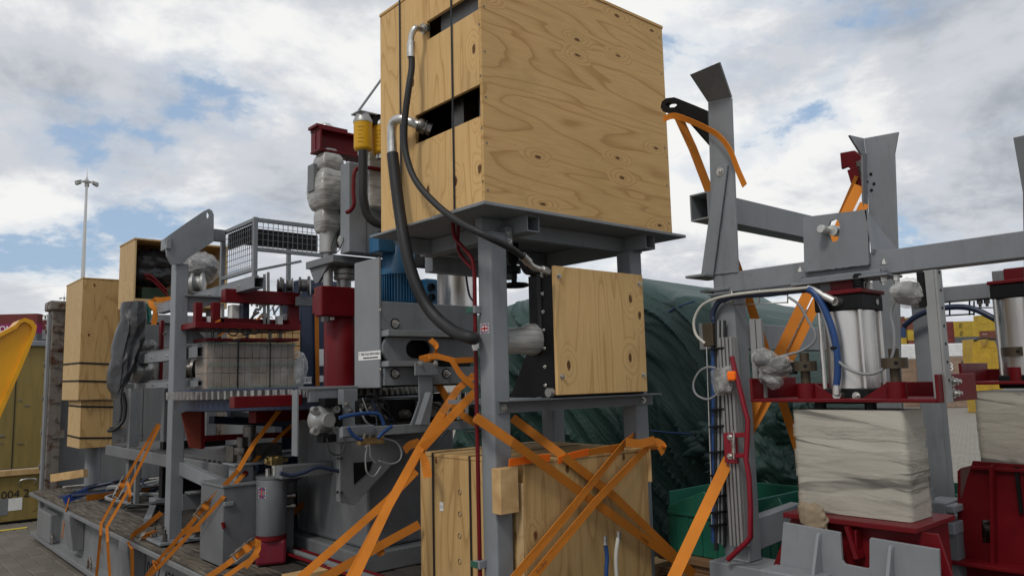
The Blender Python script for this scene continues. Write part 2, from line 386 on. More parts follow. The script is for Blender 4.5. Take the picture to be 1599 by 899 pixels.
def clear(name, c, lo, hi, rough=.16, sc=5, st=(1, 1, 1)):
    m, t, p, l = newmat(name); n = noi(t, obco(t, st), sc, 4, .55, 1.0); f = noi(t, obco(t, (1, 1, 3)), sc * 5, 4, .6, 1.5)
    p.inputs['Base Color'].default_value = rgba(c); p.inputs['Roughness'].default_value = rough; p.inputs['Specular IOR Level'].default_value = .8
    l(ramp(t, n, [(.35, lo), (.68, hi)]), p.inputs['Alpha']); bump(t, p, f, .35, .01); return m
FILM = clear('clear_stretch_film', (.70, .69, .66), .10, .48, .09, 9)
def wound(name, c, st=(2, 2, 16), rough=.28, bmp=.45):
    m, t, p, l = newmat(name); n = noi(t, obco(t, st), 2.6, 6, .6, .8); b = noi(t, obco(t), 9, 4)
    col = mixc(t, ramp(t, n, [(.35, 0), (.62, 1)]), rgba([x * .5 for x in c]), rgba(c)); col = mixc(t, ramp(t, b, [(.48, 0), (.72, .55)]), col, rgba([x * .4 for x in c]))
    l(col, p.inputs['Base Color']); p.inputs['Roughness'].default_value = rough; p.inputs['Specular IOR Level'].default_value = .65; bump(t, p, n, bmp, .012); return m
FILMB = wound('wound_pale_film', (.40, .39, .365), rough=.22)
FILMC = clear('cloudy_stretch_film', (.42, .41, .385), .12, .48, .16, 4)
MARK = paint('yellow_road_line', (.56, .44, .04), .7, var=.2, dirt=(.12, .11, .09), dirt_amt=.6)
# ================================================================== the setting
def ground_mat():
    m, t, p, l = newmat('block_paving'); c = nd(t, 'ShaderNodeTexCoord').outputs['Object']
    b = nd(t, 'ShaderNodeTexBrick', {'Vector': nd(t, 'ShaderNodeMapping', {0: c, 'Rotation': (0, 0, math.pi / 2)}).outputs[0],
        'Color1': (.205, .185, .155, 1), 'Color2': (.275, .250, .210, 1), 'Mortar': (.09, .08, .068, 1), 'Scale': 1.0, 'Mortar Size': .012,
        'Brick Width': .30, 'Row Height': .15}, offset=.5)
    n = noi(t, c, .6, 6, .65); n2 = noi(t, c, 9, 5)
    col = mixc(t, ramp(t, n, [(.35, 0), (.7, .45)]), b.outputs[0], (.20, .18, .15, 1)); col = mixc(t, ramp(t, n2, [(.45, 0), (.8, .4)]), col, (.11, .10, .085, 1))
    l(col, p.inputs['Base Color']); p.inputs['Roughness'].default_value = .88; bump(t, p, b.outputs[1], -.4, .01); return m
g = MB(); g.add([(-2500, -2500, -.012), (2500, -2500, -.012), (2500, 2500, -.012), (-2500, 2500, -.012)], [(0, 1, 2, 3)])
GROUND = solo(g, 'ground', ground_mat(), None, None, kind='structure')
def paver_mat():
    m, t, p, l = newmat('concrete_paver'); c = obco(t); o = nd(t, 'ShaderNodeObjectInfo').outputs['Random']
    n = noi(t, c, 14, 6, .7); w2 = nd(t, 'ShaderNodeNewGeometry').outputs['Position']; st = noi(t, w2, .9, 5, .6)
    col = mixc(t, o, (.115, .100, .082, 1), (.165, .145, .118, 1)); col = mixc(t, ramp(t, n, [(.4, 0), (.75, .5)]), col, (.075, .064, .052, 1))
    col = mixc(t, ramp(t, st, [(.42, 0), (.7, .55)]), col, (.085, .074, .060, 1))
    l(col, p.inputs['Base Color']); p.inputs['Roughness'].default_value = .85; bump(t, p, n, .35, .004); return m
PAVM = paver_mat()
pv = MB()
def paver_prof(mb, cx, cy, hx, hy, z):
    c = .008; lo = [(cx - hx, cy - hy), (cx + hx, cy - hy), (cx + hx, cy + hy), (cx - hx, cy + hy)]
    hi = [(cx - hx + c, cy - hy + c), (cx + hx - c, cy - hy + c), (cx + hx - c, cy + hy - c), (cx - hx + c, cy + hy - c)]
    mb.add([(a, b, -.03) for a, b in lo] + [(a, b, z - .007) for a, b in lo] + [(a, b, z) for a, b in hi],
           [(0, 1, 5, 4), (1, 2, 6, 5), (2, 3, 7, 6), (3, 0, 4, 7), (4, 5, 9, 8), (5, 6, 10, 9), (6, 7, 11, 10), (7, 4, 8, 11), (8, 9, 10, 11)])
paver_prof(pv, 0, 0, .072, .147, 0)
pvm = pv.mesh('paver', V((0, 0, 0))); pvm.materials.append(PAVM)
cells = []
for i in range(-4, 14):
    for j in range(22, 62):
        x = .62 + i * .15; y = j * .30 + (.15 if i % 2 else 0)
        c = RM.transposed() @ (V((x, y, 0)) - CAM)
        if c.z > -1: continue
        px = CX + FPX * c.x / -c.z; py = CY - FPX * c.y / -c.z
        vis = -15 < px < 150 and 805 < py < 915 and x < 2.1
        cells.append((0 if vis else 1, -c.z, x, y))
cells.sort(); far = MB(); cnt = 0
for vis, d, x, y in cells:
    z = random.uniform(-.003, .004)
    if vis == 0 and cnt < 290:
        o = bpy.data.objects.new('paver', pvm); COL.objects.link(o); o.parent = GROUND; cnt += 1
        o.location = V((x, y, z)) - GROUND.location; o.rotation_euler = (random.uniform(-.008, .008), random.uniform(-.006, .006), random.uniform(-.008, .008))
    else: paver_prof(far, x, y, .072, .147, z)
o = part(far, 'paver_field', PAVM, GROUND, kind='stuff')
ml = MB(); yl = at(0, 829, z=0).y; ml.box(-3, 2.05, yl - .05, yl + .05, .006, .010); o = solo(ml, 'road_line', MARK, None, None, kind='structure')

# ------------------------------------------------------------------ far yard
EH = V((.7562, -.6545, 0)).normalized(); FH = V((.6545, .7562, 0)).normalized()
def hor(px): return CY + FPX * .1199 / .9925 + (CX - px) * .0253
def zat(px, py, d): return at(px, py, d=d).z
def container_mesh(Ln, mat, H=2.59, W=2.44, ends=False):
    mb = MB(); n = int(Ln / .28); dep = .036
    for yy, sg in ((0, 1), (W, -1)):
        prof = []
        for k in range(n):
            a = .12 + (Ln - .24) * k / n; q = (Ln - .24) / n
            prof += [(a, yy), (a + q * .35, yy), (a + q * .5, yy + sg * dep), (a + q * .85, yy + sg * dep)]
        prof.append((Ln - .12, yy)); m = len(prof)
        mb.add([(a, b, .14) for a, b in prof] + [(a, b, H - .10) for a, b in prof], [(k, k + 1, m + k + 1, m + k) for k in range(m - 1)])
    mb.box(.05, Ln - .05, .045, W - .045, .10, H - .03)
    fr = MB()
    for a in (0, Ln - .14):
        for b in (-.01, W - .13): fr.box(a, a + .14, b, b + .14, 0, H)
    for b in (-.012, W - .10):
        fr.box(.14, Ln - .14, b, b + .112, 0, .15); fr.box(.14, Ln - .14, b, b + .112, H - .11, H)
    for a in (-.002, Ln - .10): fr.box(a, a + .102, .13, W - .13, 0, .15); fr.box(a, a + .102, .13, W - .13, H - .12, H)
    rods = MB()
    for k in range(4): rods.cyl((-.02, .35 + k * .58, .15), (-.02, .35 + k * .58, H - .12), .025, n=6)
    rods.box(-.012, .045, .15, W / 2 - .01, .16, H - .13); rods.box(-.012, .045, W / 2 + .01, W - .15, .16, H - .13)
    res = []
    for nm, b in (('wall', mb), ('frame', fr), ('door', rods)):
        me = b.mesh(nm, V((0, 0, 0))); me.materials.append(mat); res.append((nm, me))
    return res
CM = {}
def cmat(c):
    k = tuple(c)
    if k not in CM: CM[k] = paint('container_%d' % len(CM), c, .6, var=.25, dirt=(.07, .05, .04), dirt_amt=.4, sc=.8)
    return CM[k]
MESHC = {}
def container(pos, udir, col, label, Ln=12.19, group='containers stacked in the far yard'):
    k = (tuple(col), Ln)
    if k not in MESHC: MESHC[k] = container_mesh(Ln, cmat(col))
    r = thing('shipping_container', label, 'container', pos, group); r.rotation_euler.z = math.atan2(udir.y, udir.x)
    for nm, me in MESHC[k]:
        o = bpy.data.objects.new(nm, me); COL.objects.link(o); o.parent = r
    return r
def ctext(r, txt, size, a, z, mat):
    o = lettering(txt, size, org(r), (1, 0, 0), (0, 0, 1), mat, r, ext=.01); o.data.transform(Matrix.Translation(V((a, -.06, z)))); return o
cR = (.14, .022, .020); cM = (.26, .012, .10); cG = (.26, .27, .28); cDG = (.10, .11, .12); cY = (.42, .29, .03); cB = (.020, .05, .12); cBr = (.16, .05, .03); cW = (.5, .5, .5); cT = (.07,.22,.24)
H = 2.62
def lower(px0, px1, d, ztop, label):
    p = at(px0, 600, d=d); q = at(px1, 600, d=d); mb = MB(); Ln = (q - p).length
    for k in range(int(ztop / H) + 1):
        z0 = max(0, ztop - (k + 1) * H + .02); mb.obb((p + q) / 2 * 1 + FH * 1.4 + V((0, 0, z0 + (ztop - k * H - z0) / 2)) - V((0, 0, (p.z + q.z) / 2)), EH, FH, (0, 0, 1), Ln / 2, 1.2, (ztop - k * H - z0) / 2)
    solo(mb, 'container_stack', cmat(cDG), label, 'containers', kind='stuff')
# left stacks seen over the yellow flat rack
d = 205.0
z1 = zat(30, 488.5, d); b = at(53, 600, d=d); u = EH
p = b - u * 12.19
r = container(V((p.x, p.y, z1 - H)), u, cR, 'dark red container topmost at far left, above the magenta one')
r = container(V((p.x, p.y, z1 - 2 * H)), u, cM, 'magenta container with white lettering at far left'); ctext(r, 'ONE', 2.2, 2.2, .55, WHITE)
lower(-18, 53, d, z1 - 2 * H - .02, 'lower container tiers behind the yellow flat rack at far left')
d = 215.0
z1 = zat(65, 499, d)
p = at(57, 600, d=d)
for k, (c, lb) in enumerate([(cR, 'dark red container end beside the grey far stack, white marks'), (cG, 'pale grey container end under a dark red one at far left'), (cDG, 'dark grey container end low in the far left stack')]):
    r = container(V((p.x, p.y, z1 - (k + 1) * H)), EH, c, lb, 6.06)
    if k == 0: ctext(r, '= =', 1.2, 1.6, .7, WHITE)
lower(57, 91, d, z1 - 3 * H - .02, 'lowest tiers of the short far left stack')
p = at(75, 600, d=d * .97); z1 = zat(80, 481, d * .97)
UD = (EH * .85 + FH * .52).normalized()
for k, (c, lb) in enumerate([(cG, 'light grey container crowning the taller far left stack'), (cG, 'second light grey container down in the taller far left stack'), (cM, 'magenta container under the grey ones in far left stack')]):
    container(V((p.x, p.y, z1 - (k + 1) * H)), UD, c, lb, 6.06)
lower(75, 105, d * .97, z1 - 3 * H - .02, 'lowest tiers of the taller far left stack')
# right stacks seen between the press columns
d = 258.0; z1 = zat(1508, 500.5, d)
p = at(1480, 600, d=d); us = EH
for k, (c, lb) in enumerate([(cY, 'upper yellow container with black square logo in far stack'), (cY, 'lower yellow container with black square logo in far stack'), (cDG, 'grey container beneath the two yellow logo containers')]):
    r = container(V((p.x, p.y, z1 - (k + 1) * H)), us, c, lb)
    if k < 2: ctext(r, 'm', 1.5, 5.6, 1.2, BLACKINK); ctext(r, 'sc', 1.35, 5.55, .45, BLACKINK)
lower(1480, 1536, d, z1 - 3 * H - .02, 'lower tiers beneath the far yellow logo containers')
p = at(1537, 600, d=d); z1 = zat(1545, 491, d)
for k, (c, lb) in enumerate([(cY, 'topmost plain yellow container right of the logo stack'), (cY, 'second plain yellow container right of the logo stack'), (cBr, 'brown container with white mark right of the logo stack')]):
    r = container(V((p.x, p.y, z1 - (k + 1) * H)), us, c, lb, 6.06)
    if k == 2: ctext(r, '===', .9, 1.0, 1.2, WHITE)
lower(1537, 1566, d, z1 - 3 * H - .02, 'lower tiers right of the far yellow logo containers')
p = at(1470, 600, d=d); z1 = zat(1475, 503, d)
for k in range(3): container(V((p.x, p.y, z1 - (k + 1) * H)), -FH, cR, ['dark red container end left of the yellow logo stack, top', 'dark red container end left of the yellow logo stack, middle', 'dark red container end left of the yellow logo stack, third down'][k], 6.06)
d = 190.0
cols = [(1406, 493, [(cBr, 'brown'), (cB, 'navy blue'), (cY, 'yellow'), (cB, 'faded blue')]), (1424, 497, [(cBr, 'rust red'), (cY, 'mustard'), (cBr, 'deep red'), (cR, 'dull red')]), (1440, 492, [(cY, 'yellow'), (cY, 'amber'), (cY, 'olive yellow'), (cBr, 'rusty')])]
for ci, (px, py, tiers) in enumerate(cols):
    p = at(px, 600, d=d); z1 = zat(px, py, d)
    for k, (c, nm) in enumerate(tiers):
        r = container(V((p.x, p.y, z1 - (k + 1) * H)) + FH * 6, -FH, c, '%s container end, %s tier of the %s column behind the tall grey upright' % (nm, ['top', 'second', 'third', 'fourth'][k], ['left', 'middle', 'right'][ci]), 6.06)
        if ci == 1 and k == 2: pass
    lower(px, px + 15, d, z1 - 4 * H - .02, '%s column lowest tiers behind the tall grey upright' % ['left', 'middle', 'right'][ci])
# blue container and cargo seen under the tube beam
d = 62.0; p = at(1236, 600, d=d)
r = container(V((p.x, p.y, 0)), EH, (.020, .075, .20), 'blue container with white lettering under the grey cross tube', 6.06, None); ctext(r, '==\n===\n==', .34, .35, 1.45, WHITE)
d = 120.
for k, (a, b_, c) in enumerate([(1236, 1262, cBr), (1264, 1296, (.24, .12, .06))]):
    p = at(a, 600, d=d); zt = zat(1265, 557 - k * 1.5, d)
    for j in range(2): container(V((p.x, p.y, zt - (j + 1) * H)), EH, c, '%s container above the blue one, %s tier' % (['rust brown', 'tan brown'][k], ['upper', 'lower'][j]), 3.0 if k else 2.6)
# wrapped cargo cases
def case(px0, px1, pyt, d, dep, label, name, mt, capt=None, caph=.9):
    p = at(px0, 600, d=d); q = at(px1, 600, d=d); zt = zat((px0 + px1) / 2, pyt, d); c = (p + q) / 2 + FH * dep / 2; hw = (q - p).length / 2
    r = thing(name, label, 'crate', (c.x, c.y, 0)); m = MB(); m.obb((c.x, c.y, (zt - caph) / 2), EH, FH, (0, 0, 1), hw, dep / 2, (zt - caph) / 2); part(m, 'case', mt, r, .02)
    m = MB()
    def f(a, b_):
        aa = (a - .5) * 2; sg = 1 if aa > 0 else -1
        return V((0, 0, 0))
    m.obb((c.x, c.y, zt - caph / 2), EH, FH, (0, 0, 1), hw + .03, dep / 2 + .03, caph / 2 + .02); part(m, 'cover_sheet', capt, r, .05)
    m = MB()
    for k in range(5): m.obb((c.x, c.y, .3 + k * (zt - caph - .4) / 4), EH, FH, (0, 0, 1), hw + .012, dep / 2 + .012, .05)
    part(m, 'batten', mt, r); return r, p, q, zt
SHEET = paint('white_cover_sheet', (.66, .67, .67), .5, var=.12, dirt_amt=.2); KRAFT = paint('brown_case_board', (.27, .19, .135), .75, var=.2)
r, p, q, zt = case(1467, 1521, 536, 38, 2.4, 'brown case numbered 12 under a white sheet beyond the press', 'packing_case', KRAFT, SHEET, .62)
lettering('12', .62, p + (q - p) * .62 - FH * .03 + V((0, 0, zt - 1.25 - p.z)), EH, (0, 0, 1), BLACKINK, r)
lettering('8', .55, p + (q - p) * .28 - FH * .03 + V((0, 0, zt - 1.3 - p.z)), EH, (0, 0, 1), WHITE, r)
case(1410, 1463, 537, 40, 2.4, 'brown case under a white sheet left of the aluminium upright', 'packing_case', KRAFT, SHEET, .75)
p = at(1516, 600, d=33.); q = at(1557, 600, d=33.); zt = zat(1540, 544, 33.); c = (p + q) / 2
r = thing('loading_frame', 'yellow steel loading frame with two horns beyond the press', 'frame', (c.x, c.y, 0)); hw = (q - p).length / 2
YOL = paint('worn_yellow_steel', (.42, .26, .02), .5, var=.25)
m = MB(); m.obb((c.x, c.y, zt / 2), EH, FH, (0, 0, 1), hw, .4, zt / 2); part(m, 'panel', YOL, r, .02)
for sx in (-.62, .55):
    m = MB(); b0 = c + EH * hw * sx; m.prism([V((b0.x, b0.y, zt)) + EH * a * hw + V((0, 0, h)) - FH * .4 for a, h in ((-.36, 0), (.30, 0), (.16, .34), (-.14, .34), (-.14, .40), (-.30, .40))], FH * .8); part(m, 'horn', YOL, r, .01)
m = MB(); m.tube(smooth_path([V((c.x, c.y, zt)) + EH * a * hw - FH * .42 + V((0, 0, h)) for a, h in ((-.9, .35), (-.2, .44), (.5, .40), (1.1, .38))]), .04, 6); part(m, 'cable', RUBBER, r)
# light masts
def mast(px, py, d, hh, label):
    b = at(px, py, d=d); r = thing('light_mast', label, 'lamp post', (b.x, b.y, 0), 'yard light masts'); zt = b.z
    m = MB(); m.tube([(b.x, b.y, 0), (b.x, b.y, zt * .5), (b.x, b.y, zt)], [.42, .28, .13], 10); part(m, 'pole', ZINC, r)
    m = MB(); m.lathe((b.x, b.y, zt - .7), (0, 0, 1), [(.5, 0), (.55, .1), (.2, .3)], 12); m.cyl((b.x, b.y, zt), (b.x, b.y, zt + 1.2), .03, n=6); part(m, 'head_frame', ZINC, r)
    for k in range(6):
        a = k * 1.047 + .3; dv_ = V((math.cos(a), math.sin(a), 0)); m = MB(); e = V((b.x, b.y, zt - .55))
        m.bar(e, e + dv_ * 1.0 - V((0, 0, .1)), .08, .08); m.obb(e + dv_ * 1.15 - V((0, 0, .2)), dv_ - V((0, 0, .35)), dv_.cross(V((0, 0, 1))), (0, 0, 1), .32, .26, .12); part(m, 'floodlight', CAST, r)
mast(136, 277, 102, 30, 'tall slim light mast with a crown of floodlights against the sky'); mast(100.5, 462, 240, 30, 'distant small light mast peeping over the tall crate')
m = MB(); b = at(71, 493, d=330.)
m.cyl((b.x, b.y, 0), (b.x, b.y, b.z), .35, n=6); m.obb(b, EH, FH, (0, 0, 1), 2.6, 1, .35); m.obb(b + EH * .6 - V((0, 0, 1.6)), EH, FH, (0, 0, 1), 2.2, 1, .25); solo(m, 'signal_mast', ZINC, 'tiny far mast with two bars left of the grey stack', 'mast')

# ------------------------------------------------------------------ yellow flat rack at far left
YY = 13.0; r = thing('flat_rack', 'olive yellow flat rack end wall at left with stencilled code', 'flat rack', (1.2, YY, 0))
XA, XB = .15, 2.55
m = MB(); m.box(XA, XB, YY, YY + .5, .04, .66); part(m, 'base_beam', OLIVE, r, .008)
m = MB(); m.box(XA, XB, YY - .05, YY + .02, .665, .745); part(m, 'batten', PINE, r, .006)
m = MB(); m.box(XA, XB, YY + .0201, YY + .5, .665, .70); part(m, 'floor', DECKP, r)
m = MB(); m.box(XA, XB, YY + .42, YY + .60, .72, 2.50); part(m, 'end_wall', OLIVE, r, .01)
m = MB(); m.box(XA, XB, YY + .36, YY + .66, 2.50, 2.58); part(m, 'top_rail', GREYL, r, .01)
for xx in (1.0, 1.97):
    m = MB(); m.box(xx, xx + .012, YY + .412, YY + .421, .72, 2.5); part(m, 'seam', BLACKINK, r)
m = MB(); m.box(1.5, 1.9, YY - .004, YY + .01, .13, .36); part(m, 'fork_pocket', RACK, r, .004)
m = MB(); m.tube(smooth_path([(2.02, YY - .005, .52), (2.03, YY - .06, .60), (2.2, YY - .06, .60), (2.21, YY - .005, .52)], 4), .012, 6); part(m, 'handle', ZINC, r)
pp = at(1, 779, y=YY - .004); lettering('004 2   42P3', .15, pp, (1, 0, 0), (0, 0, 1), BLACKINK, r)
pp = at(8, 798, y=YY - .004); m = MB(); m.box(pp.x, pp.x + .2, YY - .003, YY, pp.z - .0, pp.z + .17); part(m, 'sticker', WHITE, r)
m = MB()
for k in range(12):
    a = random.uniform(1.2, 2.2); z = random.uniform(.8, 2.3); m.box(a, a + random.uniform(.02, .12), YY + .408, YY + .421, z, z + random.uniform(.005, .02))
part(m, 'rust_scab', RACK, r)

# amber steel arm of a yard machine at the left border
yb = 6.4
r = thing('machine_arm', 'amber yellow steel arm with rounded flanged tip at left edge', 'machine arm', (.55, yb, 0))
outer = PY(yb, [(-330, 1010), (-70, 560), (0, 520), (24, 507), (31, 499), (39, 496), (51, 500), (58, 509), (55, 523), (43, 553), (0, 653), (-60, 795), (-150, 1010)])
inner = PY(yb, [(-310, 1010), (-66, 566), (1, 526), (26, 513), (32, 505), (39, 502), (47, 506), (51, 512), (48, 523), (36, 552), (-7, 653), (-68, 795), (-160, 1010)])
m = MB(); m.holed(outer, inner, (0, .28, 0)); part(m, 'flange', YELM, r, .01)
m = MB(); m.prism([p + V((0, .03, 0)) for p in inner], (0, .02, 0)); part(m, 'web', YELM, r)
# ================================================================== the carrying flat rack
RX0, RX1, DZ, RY0, RY1 = 1.88, 4.32, .63, -1.0, 11.4
rk = thing('flat_rack', 'grey flat rack with worn timber deck carrying the machines', 'flat rack', (3.1, 5.2, 0))
m = MB()
for xs, s in ((RX0, 1), (RX1, -1)):
    prof = [(xs, .585), (xs, .545), (xs + s * .13, .535), (xs + s * .13, .12), (xs + s * .03, .11), (xs + s * .03, .06), (xs + s * .18, .06), (xs + s * .18, .585)]
    m.prism([(a, RY0, b) for a, b in prof], (0, RY1 - RY0, 0))
part(m, 'side_beam', RACK, rk, .006)
m = MB()
for k in range(13): m.box(RX0 + .2, RX1 - .2, RY0 + .4 + k * .92, RY0 + .5 + k * .92, .3, .58)
part(m, 'cross_member', RACK, rk)
for k, yy in enumerate((9.1, 7.0, 4.6, 2.4, .6)):
    m = MB(); m.prism([(RX0 - .015, yy, .57), (RX0 - .015, yy, .50), (RX0 + .03, yy, .2), (RX0 + .128, yy, .2), (RX0 + .128, yy, .57)], (0, .26, 0)); part(m, 'stake_pocket', RACK, rk, .006)
for yy in (10.15, 8.4, 6.2):
    m = MB(); p0 = V((RX0 + .04, yy, .125)); m.tube([p0, p0 + V((0, 0, .07)), p0 + V((0, .05, .1)), p0 + V((0, .1, .07)), p0 + V((0, .1, 0))], .012, 6); part(m, 'lashing_ring', RACKR, rk)
m = MB(); m.box(RX0 + .02, RX0 + .5, 10.2, 10.9, .12, .44); part(m, 'step_box', RACK, rk, .012)
PW = .172
for i in range(14):
    x0 = RX0 + .004 + i * PW; yy = RY0 + random.uniform(0, .3)
    while yy < RY1 - .3:
        ln = random.choice((2.2, 2.6, 3.1)); y1 = min(yy + ln, RY1 - .22); h = random.uniform(-.004, .004)
        if y1 > 2.5 or True:
            m = MB(); m.box(x0 + .003, x0 + PW - .004, yy, y1 - .006, .588, DZ + h - (.006 if i == 0 else 0)); part(m, 'plank', DECKP if i < 2 else DECKW, rk, .004)
        yy = y1
m = MB(); m.box(2.0, 2.15, 11.16, 11.44, .0, 2.84); part(m, 'end_post', RACKR, rk, .012)
m = MB(); m.box(4.15, 4.33, 11.16, 11.44, .0, 2.84); part(m, 'end_post', RACKR, rk, .012)
m = MB(); m.box(1.965, 2.0, 11.2, 11.3, .05, 2.8); part(m, 'edge_strip', GREYL, rk, .006)
for zz in (0, 2.84):
    m = MB(); m.box(1.96, 2.17, 11.12, 11.46, zz, zz + .12); part(m, 'corner_casting', RACKR, rk, .02)
m = MB()
for k in range(5): m.cyl((1.995, 11.3, .9 + k * .42), (1.955, 11.3, .9 + k * .42), .035, n=10)
for k in range(9): m.box(2.04 + .03 * (k % 2), 2.09 + .05 * (k % 3), 11.145, 11.161, .8 + k * .22, .84 + k * .22 + .03 * (k % 3))
part(m, 'hinge_stub', RACKR, rk)
for k in range(4):
    m = MB(); m.box(2.155 + k * .5, 2.65 + k * .5, 11.30, 11.36, .63, 2.72); part(m, 'wall_panel', RACK, rk, .008)
m = MB(); m.box(2.19, 4.15, 11.22, 11.40, 2.722, 2.84); part(m, 'top_rail', RACK, rk, .008)
for zz in (1.1, 1.32): 
    m = MB(); m.box(2.5, 2.9, 11.27, 11.30, zz, zz + .02); part(m, 'latch_bar', OLIVE, rk)
pp = at(196, 884, x=RX0 + .127); lettering('0017  42P1', .17, V((RX0 + .127, 6.95, .30)), (0, -1, 0), (0, 0, 1), BLACKINK, rk)

# ================================================================== table frame with the big plywood box
PX0, PY0 = 2.28, 2.765
tf = thing('steel_table', 'grey steel leg frame holding up the big plywood box', 'frame', (2.8, 3.1, DZ))
for (x0, y0) in ((PX0, PY0), (3.28, PY0), (3.28, 3.42)):
    m = MB(); m.box(x0, x0 + .1, y0, y0 + .1, DZ + .014, 2.505); lg_ = part(m, 'leg', GREY, tf, .008)
    if (x0, y0) == (PX0, PY0): NEARLEG = lg_
    m = MB(); m.box(x0 - .05, x0 + .15, y0 - .05, y0 + .15, DZ + .002, DZ + .014); part(m, 'base_plate', GREY, tf, .002)
m = MB(); m.box(2.125, 3.60, 2.615, 3.02, 2.586, 2.602); m.box(2.125, 3.60, 3.021, 3.60, 2.588, 2.600); part(m, 'deck_plate', GREY, tf, .002)
for x0 in (2.425, 3.30):
    m = MB(); m.hollow((x0 + .04, 2.665, 2.545), (x0 + .04, 3.56, 2.545), .08, .08, .006); part(m, 'box_tube', GREY, tf)
m = MB(); m.box(2.28, 3.4, 2.83, 2.88, 2.506, 2.586); m.box(2.28, 3.4, 3.45, 3.5, 2.506, 2.586); part(m, 'cross_rail', GREY, tf, .004)
m = MB(); m.box(2.382, 2.425, 2.77, 2.86, 2.44, 2.54); part(m, 'bolt_bracket', GREY, tf, .003)
m = MB()
for zz in (2.47, 2.51):
    m.bolt((2.40, 2.769, zz), (0, -1, 0), .009)
m.bolt((2.279, 2.80, 2.49), (-1, 0, 0), .009); part(m, 'bolt', ZINC, tf)
za = at(777, 643, y=2.70).z
m = MB(); m.prism([(2.30, 2.763, za + .05), (2.30, 2.69, za + .05), (2.30, 2.69, za + .044), (2.30, 2.756, za + .044), (2.30, 2.756, za - .01), (2.30, 2.763, za - .01)], (1.11, 0, 0)); sa_ = part(m, 'shelf_angle', GREYD, tf)
m = MB()
for xx in (2.335, 3.33): m.bolt((xx, 2.757, za + .015), (0, -1, 0), .011)
part(m, 'bolt', ZINC, sa_)
m = MB(); m.box(2.56, 3.36, 2.765, 3.5, za + .02, za + .043); part(m, 'shelf_plate', GREYD, tf)
def flag(mapf, parent, w, h):
    """small flag sticker: mapf(u,v,k) gives the point on the surface, k the layer"""
    m = MB()
    def poly(pts, mi, k):
        m.cm = mi; m.add([mapf(a, b, k) for a, b in pts], [tuple(range(len(pts)))])
    poly([(0, 0), (1, 0), (1, 1), (0, 1)], 0, 0)
    for sx in (0, 1):
        for sy in (0, 1):
            def q(a, b): return (1 - a if sx else a, 1 - b if sy else b)
            poly([q(.12, .03), q(.39, .03), q(.39, .27)], 1, 1); poly([q(.03, .10), q(.03, .33), q(.28, .33)], 1, 1)
            poly([q(.03, .03), q(.09, .03), q(.36, .30), q(.30, .30)], 2, 2)
    poly([(.44, .03), (.56, .03), (.56, .97), (.44, .97)], 2, 2); poly([(.03, .41), (.97, .41), (.97, .59), (.03, .59)], 2, 2)
    return part(m, 'flag_sticker', [WHITE, FLB, FLR], parent)
FLB = plain('flag_blue', (.02, .035, .16), .5); FLR = plain('flag_red', (.42, .02, .03), .5)
fp = at(749, 520, x=PX0)
fz = at(757, 513, x=PX0 - .0).z
flag(lambda u, v, k: V((PX0 - .001 - k * .0004, PY0 + .088 - u * .065, fz - .022 + v * .046)), NEARLEG, .06, .04)
# red pipes on the left face of the near leg
pr = thing('red_pipe_run', 'dark red twin hydraulic pipe clipped down the near table leg', 'pipe', (2.26, 2.86, DZ))
pxp, pyp = PX0 - .022, PY0 + .098
top = at(738, 400, x=pxp); 
m = MB(); m.tube(smooth_path([at(707, 345, x=pxp), at(710, 370, x=pxp), at(722, 385, x=pxp), at(737, 405, x=pxp), at(741, 430, x=pxp)], 6) + [at(742, 500, x=pxp), V((pxp, at(742, 500, x=pxp).y, DZ + .02))], .010, 8); part(m, 'pipe', RED, pr)
m = MB(); m.tube(smooth_path([at(716, 350, x=pxp + .03), at(715, 385, x=pxp + .03), at(722, 402, x=pxp + .02), at(738, 420, x=pxp + .005)], 6), .009, 8); part(m, 'pipe', RED, pr)
yq = at(742, 500, x=pxp).y
m = MB(); m.tube([(pxp, yq, fz - .04), (pxp, yq, fz - .06)], .021, 6, sm=False); m.tube([(pxp, yq, fz - .065), (pxp, yq, fz - .09)], .019, 6, sm=False); m.cyl((pxp, yq, fz - .02), (pxp, yq, fz - .1), .015, n=10); part(m, 'union', ZINC, pr)
for zz in (2.14, .98):
    m = MB(); m.box(pxp - .02, PX0 - .001, yq - .022, yq + .022, zz - .018, zz + .018); cl_ = part(m, 'clamp', GREYL, pr, .003)
    m = MB(); m.box(pxp - .024, pxp - .0201, yq - .01, yq + .04, zz - .014, zz + .014); part(m, 'clamp_grip', plain('clamp_green', (.03, .10, .07)), cl_, .002)

# ------------------------------------------------------------------ big plywood box
BX0, BX1, BY0, BY1, BZ0, BZ1 = 2.165, 3.535, 2.66, 3.548, 2.607, 3.83
bb = thing('plywood_box', 'big plywood box with two open slots on top of the steel table', 'box', (2.85, 3.1, BZ0))
T = .018
m = MB(); m.box(BX0 + .0, BX1, BY0, BY0 + T, BZ0, BZ1); part(m, 'front_panel', PLY, bb, .002)
m = MB(); m.box(BX1 - T, BX1, BY0 + T + .001, BY1, BZ0, BZ1); part(m, 'side_panel', PLYV, bb, .002)
m = MB(); m.box(BX0 + T, BX1 - T - .001, BY1 - T, BY1, BZ0, BZ1); part(m, 'back_panel', PLYV, bb, .002)
m = MB(); m.box(BX0 - .004, BX1 + .004, BY0 - .004, BY1 + .004, BZ1 + .001, BZ1 + T); part(m, 'lid', PLY, bb, .002)
m = MB(); m.box(BX0 + T, BX1 - T, BY0 + T, BY1 - T, BZ0, BZ0 + .012); part(m, 'floor', PLYS, bb)
